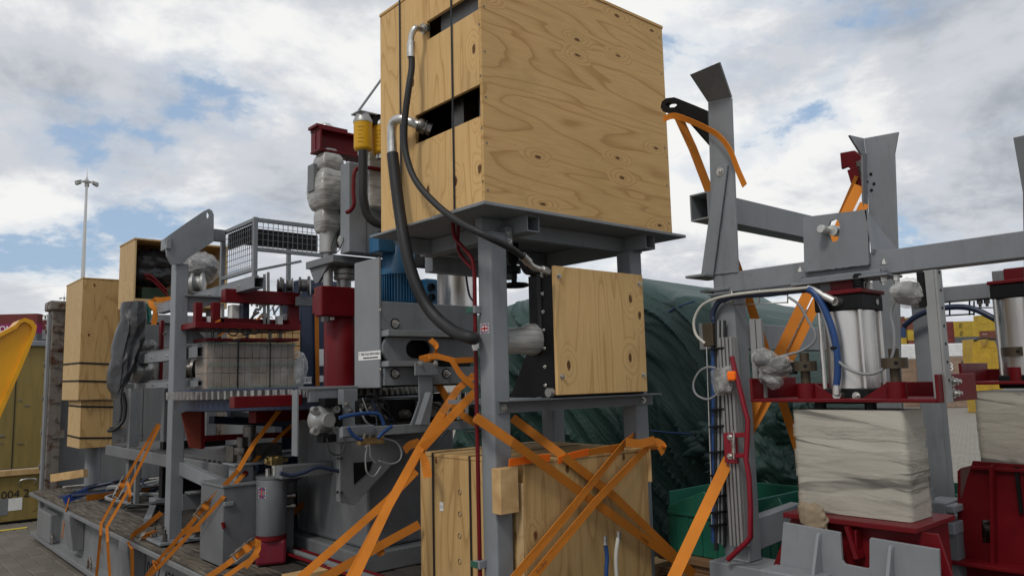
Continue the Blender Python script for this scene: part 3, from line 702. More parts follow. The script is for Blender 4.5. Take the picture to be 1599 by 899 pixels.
# left face in pieces around the slots (slots run from the near corner to ys)
ys = at(649, 210, x=BX0).y; ys2 = at(667, 62, x=BX0).y
zA0, zA1 = at(757, 178, x=BX0).z, at(757, 128, x=BX0).z
zB0 = at(750, 13, x=BX0).z; zB1 = zB0 + .10
y0 = BY0 + T + .001; g_ = .0008
m = MB(); m.box(BX0, BX0 + T, y0, ys, BZ0, zA0); part(m, 'side_panel', PLYV, bb, .0015)
m = MB(); m.box(BX0, BX0 + T, y0, ys2, zA1, zB0); part(m, 'side_panel', PLYV, bb, .0015)
m = MB(); m.box(BX0, BX0 + T, y0, ys2, zB1, BZ1); part(m, 'side_panel', PLYV, bb, .0015)
yst = at(630, 200, x=BX0).y
m = MB(); m.prism([(BX0, a, b) for a, b in ((ys + g_, BZ0), (ys + g_, zA1 - .0), (ys2 + g_, zA1 + .0), (ys2 + g_, BZ1), (yst, BZ1), (yst, BZ0))], (T, 0, 0)); part(m, 'side_panel', PLYV, bb)
m = MB(); m.box(BX0, BX0 + T, yst + .002, BY1, BZ0, BZ1); part(m, 'side_panel', PLYV, bb, .0015)
m = MB()
for i in range(6):
    for xx in (BX0 + .02, BX1 - .03): m.cyl((xx, BY0 - .0005, BZ0 + .06 + i * .22), (xx, BY0 - .002, BZ0 + .06 + i * .22), .005, n=8)
for i in range(5): m.cyl((BX0 - .0005, BY0 + .01, BZ0 + .1 + i * .25), (BX0 - .002, BY0 + .01, BZ0 + .1 + i * .25), .005, n=8)
part(m, 'nail_head', DARKM, bb)
for yy in (at(709, 200, x=BX0).y, yst + .02):
    m = MB(); m.ribbon([(BX0 + .5, yy, BZ1 + T + .003), (BX0 - .006, yy, BZ1 + T + .003), (BX0 - .006, yy, BZ0 - .004), (BX0 + .3, yy, BZ0 - .006)], .012, (0, 1, 0), .0015); part(m, 'strapping', BAND, bb)
hy = thing('hydraulic_unit', 'dark machinery inside the slotted plywood box', 'machine', (2.9, 3.1, BZ0 + .02))
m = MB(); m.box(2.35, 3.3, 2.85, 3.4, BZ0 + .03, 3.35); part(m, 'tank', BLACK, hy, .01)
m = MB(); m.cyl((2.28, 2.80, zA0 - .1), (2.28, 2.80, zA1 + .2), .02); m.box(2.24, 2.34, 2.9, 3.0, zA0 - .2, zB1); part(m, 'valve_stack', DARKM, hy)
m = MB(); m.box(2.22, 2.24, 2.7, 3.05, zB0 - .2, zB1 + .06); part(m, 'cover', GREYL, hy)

# ------------------------------------------------------------------ hoses out of the box
def fitting(mb, p, q, r): 
    p = V(p); q = V(q); d_ = q - p; mb.tube([p, p + d_ * .3], r * 1.25, 6, sm=False); mb.cyl(p + d_ * .3, p + d_ * .45, r); mb.tube([p + d_ * .45, p + d_ * .75], r * 1.4, 6, sm=False); mb.cyl(p + d_ * .75, q, r * 1.1)
XH = BX0 - .085
h1 = thing('hydraulic_hose', 'thin black hose from the upper box slot to the oil cooler', 'hose', (XH, 3.1, 2.3))
e1 = at(667, 45, x=BX0 + .01); k1 = at(648, 45, x=XH + .01); k2 = at(643, 62, x=XH)
m = MB(); fitting(m, e1, e1 + (k1 - e1) * .45, .020); m.tube(smooth_path([e1 + (k1 - e1) * .45, e1 + (k1 - e1) * .75, k1, (k1 * .35 + k2 * .65) + V((-.004, .006, 0)), at(642, 70, x=XH)], 5), .0155, 10); m.cyl(at(642, 66, x=XH), at(642, 90, x=XH), .021, n=12); part(m, 'elbow', ZINC, h1)
pc = [at(642, 80, x=XH), at(643, 105, x=XH), at(638, 140, x=XH - .02), at(632, 190, x=XH - .03), at(633, 235, x=XH - .03), at(648, 280, x=XH - .02), at(680, 318, x=XH), at(715, 345, x=XH + .02), at(755, 366, x=XH + .05)]
ye = 2.70
pc += [at(795, 386, y=2.60), at(818, 402, y=2.63)]
m = MB(); m.tube(smooth_path(pc, 7), .0165, 10); part(m, 'hose', RUBBER, h1)
m = MB(); a, b_, c_ = at(816, 400, y=2.63), at(832, 416, y=2.64), at(856, 424, y=2.66); m.cyl(a, a + (b_ - a) * .6, .021, n=12); m.tube(smooth_path([a, b_, b_ + (c_ - b_) * .5, c_], 5), .015, 10); m.tube([b_ + (c_ - b_) * .6, c_], .02, 6, sm=False); part(m, 'end_fitting', ZINC, h1)
h2 = thing('hydraulic_hose', 'thick black hose with bright elbow looping down from the lower slot', 'hose', (XH, 3.2, 1.9))
e1 = at(673, 203, x=BX0 + .02); k1 = at(655, 196, x=BX0 - .03); k2 = at(626, 186, x=XH + .0); k3 = at(612, 205, x=XH)
m = MB(); fitting(m, e1, k1, .026); m.lathe(k1, e1 - k1, [(.03, -.01), (.036, 0), (.036, .02), (.03, .03)], 14); part(m, 'coupling', DARKM, h2)
m = MB(); m.tube(smooth_path([k1, at(640, 190, x=XH + .03), k2, at(616, 190, x=XH), k3, at(613, 245, x=XH)], 6), .024, 14); part(m, 'elbow', ZINC, h2)
m = MB(); m.tube(smooth_path([at(613, 240, x=XH), at(617, 275, x=XH), at(624, 330, x=XH), at(634, 390, x=XH), at(648, 440, x=XH + .02), at(672, 485, x=XH + .06), at(705, 515, x=XH + .09), at(735, 527, x=XH + .10), at(741, 528, x=PX0 - .03)], 7), .030, 14); part(m, 'hose', RUBBER, h2)

# ------------------------------------------------------------------ oil cooler behind the plywood guard
CYF = 2.70
oc = thing('oil_cooler', 'black oil cooler on the table shelf with a plywood guard bolted on', 'cooler', (2.95, 2.8, za + .05))
c0 = at(868, 632, y=CYF); c1 = at(1008, 628, y=CYF); ct = at(868, 416, y=CYF).z
zc0 = za + .052
m = MB(); m.box(c0.x, c1.x, CYF - .018, CYF, zc0 + .012, ct); gp_ = part(m, 'guard_panel', PLYV, oc, .002)
m = MB()
for xx in (c0.x + .03, c1.x - .03):
    for zz in (ct - .05, zc0 + .1): m.bolt((xx, CYF - .0185, zz), (0, -1, 0), .009)
part(m, 'bolt', ZINC, gp_)
m = MB(); m.box(c0.x, c1.x - .005, CYF + .002, CYF + .105, zc0, ct - .005); m.box(c0.x + .006, c1.x - .03, CYF + .105, CYF + .18, zc0 + .004, ct - .03); cf_ = part(m, 'core_frame', BLACK, oc, .004)
m = MB()
for k in range(7): m.bolt((c0.x - .001, CYF + .065, zc0 + .06 + k * (ct - zc0 - .1) / 6), (-1, 0, 0), .006, .006)
part(m, 'bolt', ZINC, cf_)
m = MB(); m.cyl((c0.x - .003, CYF + .02, zc0 + .025), (c0.x - .03, CYF + .02, zc0 + .025), .022, n=16); part(m, 'drain_plug', CAST, oc)
m = MB(); m.prism([(c0.x + .02, CYF + .16, zc0), (c0.x + .02, CYF + .16, zc0 + .32), (c0.x + .02, CYF + .36, zc0)], (.008, 0, 0)); part(m, 'foot_bracket', BLACK, oc, .002)
yfan = CYF + .17; zf = at(825, 530, y=yfan + .02).z
fc = V((c0.x + .21, yfan, zf))
m = MB(); m.lathe((c0.x + .02, yfan - .03, zf), (-1, 0, .0), [(.085, -.02), (.085, .012), (.078, .014)], 24); part(m, 'duct_flange', BLACK, oc)
m = MB(); m.tube([(c0.x + .005, yfan - .03, zf), (c0.x - .03, yfan - .025, zf - .003), (c0.x - .07, yfan - .01, zf - .008), (c0.x - .15, yfan + .02, zf - .01)], [.079, .08, .066, .062], 18); wd_ = part(m, 'wrapped_duct', FILMB, oc); m = MB(); m.tube([(c0.x + .005, yfan - .03, zf), (c0.x - .15, yfan + .02, zf - .01)], [.07, .052], 18); part(m, 'duct', BLACK, wd_)
m = MB()
for k in range(3): m.tube(smooth_path([(c0.x + .03 + k * .006, CYF + .1 + k * .025, ct - .06), (c0.x + .0, CYF + .1 + k * .025, ct - .02), (c0.x - .03, CYF + .11 + k * .025, ct - .01), (c0.x - .05, CYF + .13 + k * .025, ct + .05)], 5), .011, 8)
m.tube([(c0.x + .0, CYF + .09, zc0 + .3), (c0.x + .0, CYF + .09, ct - .03)], .013, 8); part(m, 'riser_pipe', RUBBER, oc)
vv = thing('hand_valve', 'black handwheel valve hanging under the table behind the near leg', 'valve', (2.95, 3.35, 2.3))
vc = at(803, 440, y=3.3)
m = MB(); m.tube([vc + V((math.cos(k * .3927) * .075, math.sin(k * .3927) * .075, -.02)) for k in range(17)], .010, 6); m.bar(vc + V((-.075, 0, -.02)), vc + V((.075, 0, -.02)), .015, .01); part(m, 'handwheel', BLACK, vv)
m = MB(); m.cyl(vc + V((0, 0, -.03)), vc + V((0, 0, .16)), .016); m.cyl(vc + V((0, 0, .05)), vc + V((0, 0, .09)), .04); m.cyl(vc + V((0, 0, .11)), vc + V((0, 0, .25)), .03); part(m, 'valve_body', BLACK, vv)

# ------------------------------------------------------------------ lower crate under the table
LX0, LX1, LY0, LY1 = 2.395, 3.27, 2.70, 3.54
lz1 = at(813, 727, y=LY0).z; lz0 = DZ + .12
lc = thing('plywood_crate', 'strapped plywood crate standing under the steel table', 'crate', (2.83, 3.1, DZ))
m = MB(); m.box(LX0, LX1, LY0, LY0 + T, lz0, lz1); part(m, 'front_panel', PLYD, lc, .002)
m = MB(); m.box(LX0, LX0 + T, LY0 + T + .001, LY1, lz0, lz1); part(m, 'side_panel', PLYD, lc, .002)
m = MB(); m.box(LX1 - T, LX1, LY0 + T + .001, LY1, lz0, lz1); part(m, 'side_panel', PLYD, lc, .002)
m = MB(); m.box(LX0 + T, LX1 - T - .001, LY1 - T, LY1, lz0, lz1); part(m, 'back_panel', PLYD, lc, .002)
m = MB(); m.box(LX0 - .003, LX1 + .003, LY0 - .003, LY1 + .003, lz1 + .001, lz1 + T); part(m, 'lid', PLYD, lc, .002)
m = MB(); m.box(LX0 - .012, LX0 - .0005, LY0 + .002, LY0 + .05, lz0, lz1 - .08); part(m, 'corner_board', PLYS, lc, .002)
for xx in (LX0 + .05, LX0 + .40, LX1 - .14):
    m = MB(); m.box(xx, xx + .09, LY0 + .01, LY1 - .01, DZ + .01, lz0 - .001); part(m, 'skid', PINE, lc, .003)
c0 = at(781, 732, y=LY0 - .002); c1 = at(811, 799, y=LY0 - .002)
m = MB(); m.box(c0.x, c1.x, LY0 - .002, LY0 + .06, c1.z, c0.z); part(m, 'cleat', PINE, lc, .003)
c0 = at(1003, 690, y=LY0 - .02); c1 = at(1019, 752, y=LY0 - .02)
m = MB(); m.box(LX1 + .002, c1.x, LY0 - .02, LY0 + .05, c1.z, c0.z); part(m, 'cleat', PINE, lc, .003)
for px in (677, 735):
    yy = at(px, 800, x=LX0 - .003).y; m = MB(); m.ribbon([(LX1 - .1, yy, lz1 + T + .003), (LX0 - .005, yy, lz1 + T + .003), (LX0 - .005, yy, DZ + .02)], .014, (0, 1, 0), .0015); part(m, 'strapping', BAND, lc)
m = MB(); xx = LX0 - .006
for px in (716,): pass
m = MB(); yy = at(690, 790, x=LX0).y; zz = at(690, 790, x=LX0).z; m.box(LX0 - .002, LX0 - .0005, yy - .016, yy + .016, zz - .022, zz + .022); pl_ = part(m, 'paper_label', WHITE, lc)
lettering('| | |', .02, (LX0 - .0025, yy + .012, zz - .008), (0, -1, 0), (0, 0, 1), BLACKINK, pl_, ext=.0003)
m = MB(); yy = at(717, 770, x=LX0).y
for py in (768, 802, 836, 876):
    q = at(718, py, x=LX0 - .0005); m.tube([q + V((-.001, math.cos(k * .5236) * .012, math.sin(k * .5236) * .012)) for k in range(13)], .0015, 5)
part(m, 'filled_knot', DARKM, lc)
tp = thing('warning_tape', 'fluorescent orange tape pads under the lashings on the crate edge', 'tape', (2.7, LY0, lz1))
for a, b_ in (((795, 716), (859, 708)), ((872, 712), (919, 699))):
    q0 = at(a[0], a[1] + 6, y=LY0 - .008); q1 = at(b_[0], b_[1] + 6, y=LY0 - .008); m = MB()
    m.ribbon([q0, q0 * .5 + q1 * .5 + V((0, -.003, .004)), q1], .035, (0, -.25, 1), .004); part(m, 'pad', TAPE, tp)
# ================================================================== lumpy wrapped shapes
def lump(mb, c, ax, hr, hl, amp=.25, fr=9., nu=26, nv=34, sq=2.6, seed=0.0, sm=True):
    """a wrapped, creased sausage-like lump: centre c, axis ax, radii hr=(ru,rv), half length hl"""
    c = V(c); ax = V(ax).normalized(); u = ax.orthogonal().normalized() if abs(ax.z) < .9 else V((1, 0, 0)); u = (u - ax * u.dot(ax)).normalized(); b = ax.cross(u); ru, rv = hr
    def f(s, t):
        th = t * 6.28319; ph = (s - .5) * math.pi * .999
        cs, sn = math.cos(th), math.sin(th); k = (abs(cs) ** sq + abs(sn) ** sq) ** (-1 / sq)
        cp = abs(math.cos(ph)) ** .45; p = c + ax * (math.sin(ph) * hl) + (u * cs * ru + b * sn * rv) * k * cp
        q = (p - c) * fr + V((seed, seed * 1.7, 3.1)); q2 = q * 2.3
        dsp = 1 + amp * (mnoise.noise(q) * .8 + (abs(mnoise.noise(q2)) - .25) * .9)
        return c + (p - c) * dsp
    return mb.grid(f, nu, nv, sm)
WCORE = paint('wrapped_core', (.045, .045, .05), .5, var=.5, dirt=(.22, .21, .2), dirt_amt=.5, sc=16)
def wrap(parent, name, specs, fm=None, soft=False):
    """plastic film bunched round a dark core: the film is the part, the core a sub-part"""
    m = MB(); k = MB()
    for (c, ax, hr, hl, amp, frq, sq, seed) in specs:
        lump(m, c, ax, hr, hl, amp * (.5 if soft else .75), frq * .9, 40 if soft else 15, 48 if soft else 21, sq=sq + 1, seed=seed, sm=soft); lump(k, c, ax, (hr[0] * .8, hr[1] * .8), hl * .86, amp * .5, frq, 14, 18, sq=4, seed=seed + 2)
    o = part(m, name, fm or FILMB, parent, kind='one'); part(k, 'core', WCORE, o, kind='one'); return o
# ================================================================== press beside the table
XP, YP = 2.5, 4.1
ps = thing('press', 'grey brick press with pedestal, red ram and blue motor', 'press', (2.95, 4.7, DZ))
zt = at(597, 470, y=YP).z; zs = at(597, 602, y=YP).z
def rim(c, hw, hh, n, ang0=0): 
    o = []
    for k in range(n):
        a = 6.28319 * (k + .5) / n; cx_, sz_ = math.cos(a), math.sin(a); s = min(hw / max(1e-6, abs(cx_)), hh / max(1e-6, abs(sz_))); o.append((c[0] + cx_ * s, c[1] + sz_ * s))
    return o
x1p = at(742, 500, y=YP).x
z515, z525, z563, z572 = (at(600, q, y=YP - .08).z for q in (514, 524, 563, 572))
m = MB(); m.box(XP + .0, x1p, YP, YP + .3, z515 + .004, zt); part(m, 'upper_housing', GREY, ps, .004)
m = MB(); m.box(XP + .002, x1p - .002, YP + .06, YP + .28, zs - .01, z515); part(m, 'inner_web', BLACK, ps)
zc = at(655, 545, y=YP - .02).z; xc = at(655, 545, y=YP - .02).x; hw = (x1p - XP) / 2; xm = (x1p + XP) / 2; zl0, zl1 = z563 + .004, z525 - .004
hz = (zl1 - zl0) / 2; zm = (zl1 + zl0) / 2
def rimoff(c, x0, x1, z0, z1, n):
    o = []
    for k in range(n):
        a = 6.28319 * (k + .5) / n; dx, dz = math.cos(a), math.sin(a); s = 1e9
        if dx > 1e-6: s = min(s, (x1 - c[0]) / dx)
        if dx < -1e-6: s = min(s, (x0 - c[0]) / dx)
        if dz > 1e-6: s = min(s, (z1 - c[1]) / dz)
        if dz < -1e-6: s = min(s, (z0 - c[1]) / dz)
        o.append((c[0] + dx * s, c[1] + dz * s))
    return o
N = 32; ov = []
for k in range(N):
    a = 6.28319 * (k + .5) / N; ov.append((xc + .042 * (1 if math.cos(a) > 0 else -1) + math.cos(a) * .058, zc + math.sin(a) * .058))
m = MB(); m.holed([V((a, YP - .02, b)) for a, b in rimoff((xc, zc), XP, x1p, zl0, zl1, N)], [V((a, YP - .02, b)) for a, b in ov], (0, .03, 0)); part(m, 'slotted_plate', GREY, ps)
for zz0, zz1, xr in ((z525, z515, x1p), (z572, z563, at(660, 560, y=YP).x)):
    m = MB(); m.box(XP, xr, YP - .08, YP + .02, zz0, zz1); part(m, 'flange', GREYL, ps, .003)
m = MB(); m.box(XP + .01, x1p, YP - .015, YP + .3, zs - .0, z572 - .003); part(m, 'lower_rail', GREY, ps, .003)
m = MB()
for px, py in ((617, 505), (617, 583), (697, 583)):
    q = at(px, py, y=YP - .016 if py > 550 else YP); m.bolt(q, (0, -1, 0), .017, .02)
part(m, 'bolt', ZINC, ps)
m = MB()
for px, py in ((617, 505), (617, 583), (697, 583)):
    q = at(px, py, y=YP - .0155 if py > 550 else YP + .0005); m.cyl(q, q - V((0, .0008, 0)), .034, n=18)
part(m, 'bolt_recess', BLACK, ps)
zpt = at(597, 401, x=XP).z; zpb = at(597, 605, x=XP).z; ypb = at(557, 500, x=XP).y
m = MB(); m.box(XP - .016, XP - .001, YP - .002, ypb, zpb, zpt); ckp = part(m, 'cheek_plate', GREYL, ps, .003)
m = MB(); 
for py in (484, 577): m.bolt(at(594, py, x=XP - .0165), (-1, 0, 0), .006)
part(m, 'bolt', ZINC, ckp)
q0 = at(560, 556, x=XP - .0165); q1 = at(594.5, 545, x=XP - .0165)
m = MB(); m.add([(XP - .0175, q0.y, q0.z - .028), (XP - .0175, q1.y, q0.z - .028), (XP - .0175, q1.y, q0.z + .026), (XP - .0175, q0.y, q0.z + .026)], [(0, 1, 2, 3)]); npl = part(m, 'name_plate', WHITE, ps)
lettering('T  FREE FOLD REMOVABLE LTD', .0205, (XP - .0185, q0.y - .01, q0.z + .002), (0, -1, 0), (0, 0, 1), BLACKINK, npl, ext=.0003)
m = MB(); m.box(XP - .0188, XP - .0178, q1.y + .03, q0.y - .06, q0.z - .018, q0.z - .011); part(m, 'small_print', BLACKINK, npl)
# top plate, ram, red clamp
TY0, TY1 = 4.62, 5.02; tx0 = at(520, 400, y=TY0).x; tz = at(520, 397, y=TY0).z
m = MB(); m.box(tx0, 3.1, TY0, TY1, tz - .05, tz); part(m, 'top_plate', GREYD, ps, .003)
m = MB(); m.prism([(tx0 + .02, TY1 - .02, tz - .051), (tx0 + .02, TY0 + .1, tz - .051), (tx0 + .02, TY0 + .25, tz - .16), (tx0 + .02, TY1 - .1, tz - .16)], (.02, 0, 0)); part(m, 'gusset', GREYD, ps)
rx, ry = at(533, 540, y=4.8).x, 4.8; rr = .118; rzt = at(533, 499, y=4.8).z
m = MB(); m.lathe((rx, ry, zs + .0), (0, 0, 1), [(rr * 1.0, 0), (rr, .01), (rr, rzt - zs), (rr * .97, rzt - zs + .006)], 32); part(m, 'ram_barrel', RED, ps)
m = MB(); m.lathe((rx, ry, rzt + .006), (0, 0, 1), [(rr * .92, 0), (rr * .92, .03), (rr * .8, .04)], 32); part(m, 'barrel_cap', WHITE, ps)
m = MB(); m.cyl((rx + .02, ry, rzt), (rx + .02, ry, tz - .05), .05); m.lathe((rx + .03, ry, tz - .14), (0, 0, 1), [(.075, 0), (.08, .01), (.08, .03), (.07, .035), (.08, .04), (.08, .07), (.06, .085)], 24); part(m, 'ram_rod', CAST, ps)
q0 = at(502, 493, y=4.66); q1 = at(557, 449, y=4.66)
m = MB(); m.box(q0.x, q1.x, 4.66, 4.76, q0.z, q1.z); m.box(q0.x + .06, q1.x, 4.7605, 4.92, q0.z + .03, q1.z - .03); part(m, 'clamp_block', RED, ps, .01)
m = MB(); m.tube([(q0.x + .05, 4.7, q0.z - .035), (q0.x + .05, 4.7, q0.z)], .03, 6, sm=False); part(m, 'clamp_nut', DARKM, ps)
q = at(513, 500, x=rx - .105); m = MB(); m.ribbon([V((rx - .105, ry - .06, q.z)), V((rx - .105, ry - .06, q.z + .06))], .05, (.3, -1, 0), .001); part(m, 'sticker', WHITE, ps)
# column of wrapped valves and the red I beam on top
vx, vy = at(513, 300, y=4.8).x, 4.8
m = MB(); m.cyl((vx, vy, q1.z), (vx, vy, at(513, 390, y=vy).z), .033); m.cyl((vx, vy, at(513, 395, y=vy).z), (vx, vy, at(513, 235, y=vy).z), .06); part(m, 'guide_rod', CAST, ps)
ws = []
for pxx, pya, pyb, ru in ((513, 240, 275, .085), (514, 268, 330, .125), (511, 325, 365, .075)):
    za_, zb_ = at(pxx, pyb, y=vy).z, at(pxx, pya, y=vy).z; ws.append(((at(pxx, pya, y=vy).x, vy, (za_ + zb_) / 2), (0, 0, 1), (ru, ru), (zb_ - za_) / 2 * 1.06, .11, 12, 6.5, pya * .01))
wrap(ps, 'wrapped_valve', ws, soft=True)
m = MB(); m.box(vx + .06, vx + .12, vy - .06, vy + .06, at(530, 385, y=vy).z, at(530, 300, y=vy).z); m.box(vx - .13, vx - .10, vy - .03, vy + .06, at(497, 300, y=vy).z, at(497, 258, y=vy).z); part(m, 'valve_bracket', GREYD, ps, .004)
m = MB()
for k in range(5): m.box(vx + .121, vx + .135, vy - .05, vy + .05, at(530, 380 - k * 14, y=vy).z, at(530, 380 - k * 14, y=vy).z + .03)
part(m, 'terminal', CAST, ps, .002)
m = MB(); q = at(543, 255, y=vy); m.tube(smooth_path([q + V((-.06, 0, .06)), q, q + V((.03, 0, -.06)), q + V((-.05, 0, -.07))], 5), .004, 6); part(m, 'cable_tail', HOSEW, ps)
iz0 = at(500, 234, y=4.73).z; iz1 = iz0 + .165; ix0 = at(499, 215, y=4.73).x
m = MB(); m.prism([(ix0, a, b) for a, b in ((4.73, iz0), (4.87, iz0), (4.87, iz0 + .014), (4.806, iz0 + .014), (4.806, iz1 - .014), (4.87, iz1 - .014), (4.87, iz1), (4.73, iz1), (4.73, iz1 - .014), (4.794, iz1 - .014), (4.794, iz0 + .014), (4.73, iz0 + .014))], (1.1, 0, 0)); tb_ = part(m, 'top_beam', RED, ps, .002)
m = MB(); m.box(ix0 + .005, ix0 + .017, 4.731, 4.869, iz0 + .0145, iz1 - .0145); m.box(ix0 - .02, ix0 + .22, 4.735, 4.865, iz1 + .001, iz1 + .022); part(m, 'stiffener', RED, tb_, .002)
m = MB(); m.lathe((vx - .02, 4.8, iz1 + .022), (0, 0, 1), [(.05, 0), (.05, .012), (.03, .03), (.005, .036)], 16); part(m, 'cap_nut', ZINC, tb_)
# grey tank panel behind, red pipe, cable bundle
m = MB(); a = at(545, 390, y=4.5); b = at(598, 262, y=4.5); m.box(a.x, b.x + .6, 4.5, 4.62, tz + .005, b.z); part(m, 'valve_tank', GREY, ps, .006)
m = MB(); m.box(a.x + .12, a.x + .126, 4.494, 4.5, tz + .005, b.z); part(m, 'seam', GREYD, ps)
m = MB(); m.box(at(575, 300, y=4.42).x, 3.1, 4.40, 4.47, at(575, 325, y=4.42).z, at(575, 235, y=4.42).z); part(m, 'wrapped_manifold', FILMB, ps, .02)
m = MB(); m.tube(smooth_path([at(600, 265, y=4.38), at(575, 262, y=4.4), at(559, 263, y=4.4), at(553, 272, y=4.4), at(552, 300, y=4.4), at(553, 318, y=4.4), at(548, 328, y=4.42), at(541, 332, y=4.45)], 6), .0135, 10); part(m, 'red_pipe', RED, ps)
m = MB(); m.tube(smooth_path([at(567, 235, y=4.2), at(567, 270, y=4.2), at(567, 305, y=4.2), at(573, 332, y=4.2), at(585, 346, y=4.18), at(605, 352, y=4.15)], 6), .030, 12); part(m, 'suction_hose', RUBBER, ps)
cb_ = at(560, 377, y=4.62); wrap(ps, 'cable_bundle', [(cb_, (.97, -.2, .12), (.062, .062), .135, .14, 16, 2.6, 3.3)])
m = MB()
for k in range(9):
    o_ = cb_ + V((random.uniform(-.14, .1), random.uniform(-.03, .03), random.uniform(-.02, .01))); rd = random.uniform(.055, .08); ph = random.uniform(-.5, .5)
    m.tube([o_ + V((math.sin(a_ * .449) * .25 * rd + ph * .05, math.cos(a_ * .449) * rd, math.sin(a_ * .449) * rd)) for a_ in range(15)], .0035, 5)
for k in range(5): m.tube(smooth_path([cb_ + V((-.05 - k * .02, -.06, -.02)), cb_ + V((.1, -.08 - k * .01, .03 * k - .06)), cb_ + V((.3, -.1, .02 * k)), cb_ + V((.6, -.2, .03 + .01 * k))], 5), .004, 5)
part(m, 'loose_cable', RUBBER, ps)
wrap(ps, 'cable_sleeve', [(cb_ + V((.24, -.05, .05)), (1, -.2, .05), (.03, .03), .12, .1, 16, 2.6, 1.3)])
# filters
for k in range(2):
    fx = at(567, 210, y=4.3).x + k * .135; fl = thing('oil_filter', ['yellow spin-on oil filter hanging left of the plywood box', 'second yellow oil filter half hidden behind the plywood box'][k], 'filter', (fx, 4.3, 3.2), 'yellow oil filters')
    z0, z1 = at(567, 236, y=4.3).z, at(567, 193, y=4.3).z
    m = MB(); m.lathe((fx, 4.3, z0), (0, 0, 1), [(.045, 0), (.057, .008), (.060, .02), (.060, z1 - z0 - .01), (.063, z1 - z0)], 28); can = part(m, 'canister', YEL, fl)
    m = MB()
    for j in range(5): 
        zz = z1 - .04 - j * .025; m.tube([V((fx, 4.3, zz)) + V((math.cos(a_) * .0605, math.sin(a_) * .0605, 0)) for a_ in [3.6 + .14 * i for i in range(6 - j % 3)]], .0012, 4)
    part(m, 'print', BLACKINK, can, kind='stuff')
    m = MB(); m.lathe((fx, 4.3, z1), (0, 0, 1), [(.064, 0), (.064, .015), (.05, .045), (.05, .06)], 20); m.box(fx - .055, fx + .12, 4.25, 4.36, z1 + .06, z1 + .068); part(m, 'head', CAST, fl)
    m = MB(); m.cyl((fx, 4.3, z0 - .03), (fx, 4.3, z0), .034); part(m, 'port', ZINC, fl)
    m = MB(); m.box(fx + .05, fx + .11, 4.26, 4.36, z1 + .0, z1 + .055); part(m, 'bracket', BLACK, fl)
m = MB(); m.bar(at(561, 172, y=4.28), at(600, 118, y=4.28), .022, .012); solo(m, 'lid_stay', GREY, 'thin grey stay bar slanting up behind the plywood box', 'stay bar', bevel=.002)
# motor
mo = thing('electric_motor', 'blue flange motor standing upright on the press housing', 'motor', (2.8, 4.4, zt))
mx_, my_ = at(623, 440, y=4.38).x, 4.38; z430, z388 = at(623, 431, y=my_).z, at(623, 385, y=my_).z
m = MB(); m.lathe((mx_, my_, zt), (0, 0, 1), [(.13, 0), (.13, .02), (.108, .025), (.108, z430 - zt)], 36); sta = part(m, 'stator', BLUE, mo)
for k in range(40):
    a_ = k * .15708; m = MB() if k == 0 else m; m.obb((mx_ + math.cos(a_) * .115, my_ + math.sin(a_) * .115, (zt + z430) / 2 + .012), (math.cos(a_), math.sin(a_), 0), (-math.sin(a_), math.cos(a_), 0), (0, 0, 1), .011, .0025, (z430 - zt) / 2 - .015)
part(m, 'cooling_fin', BLUE, sta, kind='stuff')
m = MB(); m.lathe((mx_, my_, z430), (0, 0, 1), [(.128, 0), (.128, .03), (.112, .07), (.108, z388 - z430 - .02), (.095, z388 - z430)], 32); part(m, 'fan_cowl', BLUE, mo)
a = at(591, 392, y=4.30); b = at(617, 366, y=4.30); m = MB(); m.box(a.x, b.x, 4.30, 4.42, a.z, b.z); part(m, 'terminal_box', BLUE, mo, .008)
m = MB(); px_ = at(668, 440, y=4.3); m.box(px_.x - .05, px_.x + .05, 4.25, 4.4, zt, zt + .19); pmp = part(m, 'pump', BLUE, mo, .012)
for zz in (zt + .06, zt + .13):
    m = MB(); m.lathe((px_.x - .01, 4.25, zz), (0, -1, 0), [(.028, -.01), (.028, .02), (.018, .02), (.018, -.008)], 16); part(m, 'port', BLACK, pmp)
dr = thing('pressure_vessel', 'stainless steel drum standing on the press behind the near leg', 'drum', (3.25, 4.35, zt))
dx_ = at(712, 440, y=4.4).x; m = MB(); z1 = at(712, 416, y=4.4).z; m.lathe((dx_, 4.4, zt), (0, 0, 1), [(.135, 0), (.135, z1 - zt - .01), (.12, z1 - zt)], 36); part(m, 'shell', STEEL, dr)
m = MB(); m.lathe((dx_, 4.4, z1), (0, 0, 1), [(.15, 0), (.15, .02), (.10, .03), (.10, .12)], 24); part(m, 'lid', DARKM, dr)
m = MB(); m.tube(smooth_path([at(727, 405, y=4.2), at(728, 430, y=4.2), at(733, 460, y=4.2), at(741, 472, y=4.15)], 6), .008, 6); part(m, 'cable', NAVY, dr)
# overhead clutter under the big box
cl = thing('cable_loom', 'tangle of black cables hanging under the plywood box', 'cables', (2.7, 4.0, 2.5))
for k in range(14):
    p0 = at(640 + random.uniform(-5, 20), 360 + random.uniform(-8, 12), y=3.9 + random.uniform(0, .3)); m = MB()
    m.tube(smooth_path([p0, p0 + V((random.uniform(.05, .15), random.uniform(-.1, .1), random.uniform(-.08, .04))), p0 + V((random.uniform(.2, .3), random.uniform(-.1, .1), random.uniform(-.1, .05))), p0 + V((random.uniform(.35, .6), .05, random.uniform(-.02, .1)))], 5), random.choice((.005, .007, .009)), 6)
    part(m, 'cable', RUBBER, cl)
m = MB(); a = at(662, 415, y=3.9); m.box(a.x, a.x + .5, 3.9, 4.0, a.z, a.z + .09); part(m, 'tray', BLACK, cl, .004)
m = MB(); a = at(675, 388, y=3.6); m.box(2.55, 3.2, 3.62, 3.70, 2.44, 2.575); part(m, 'tube', GREY, cl, .004)
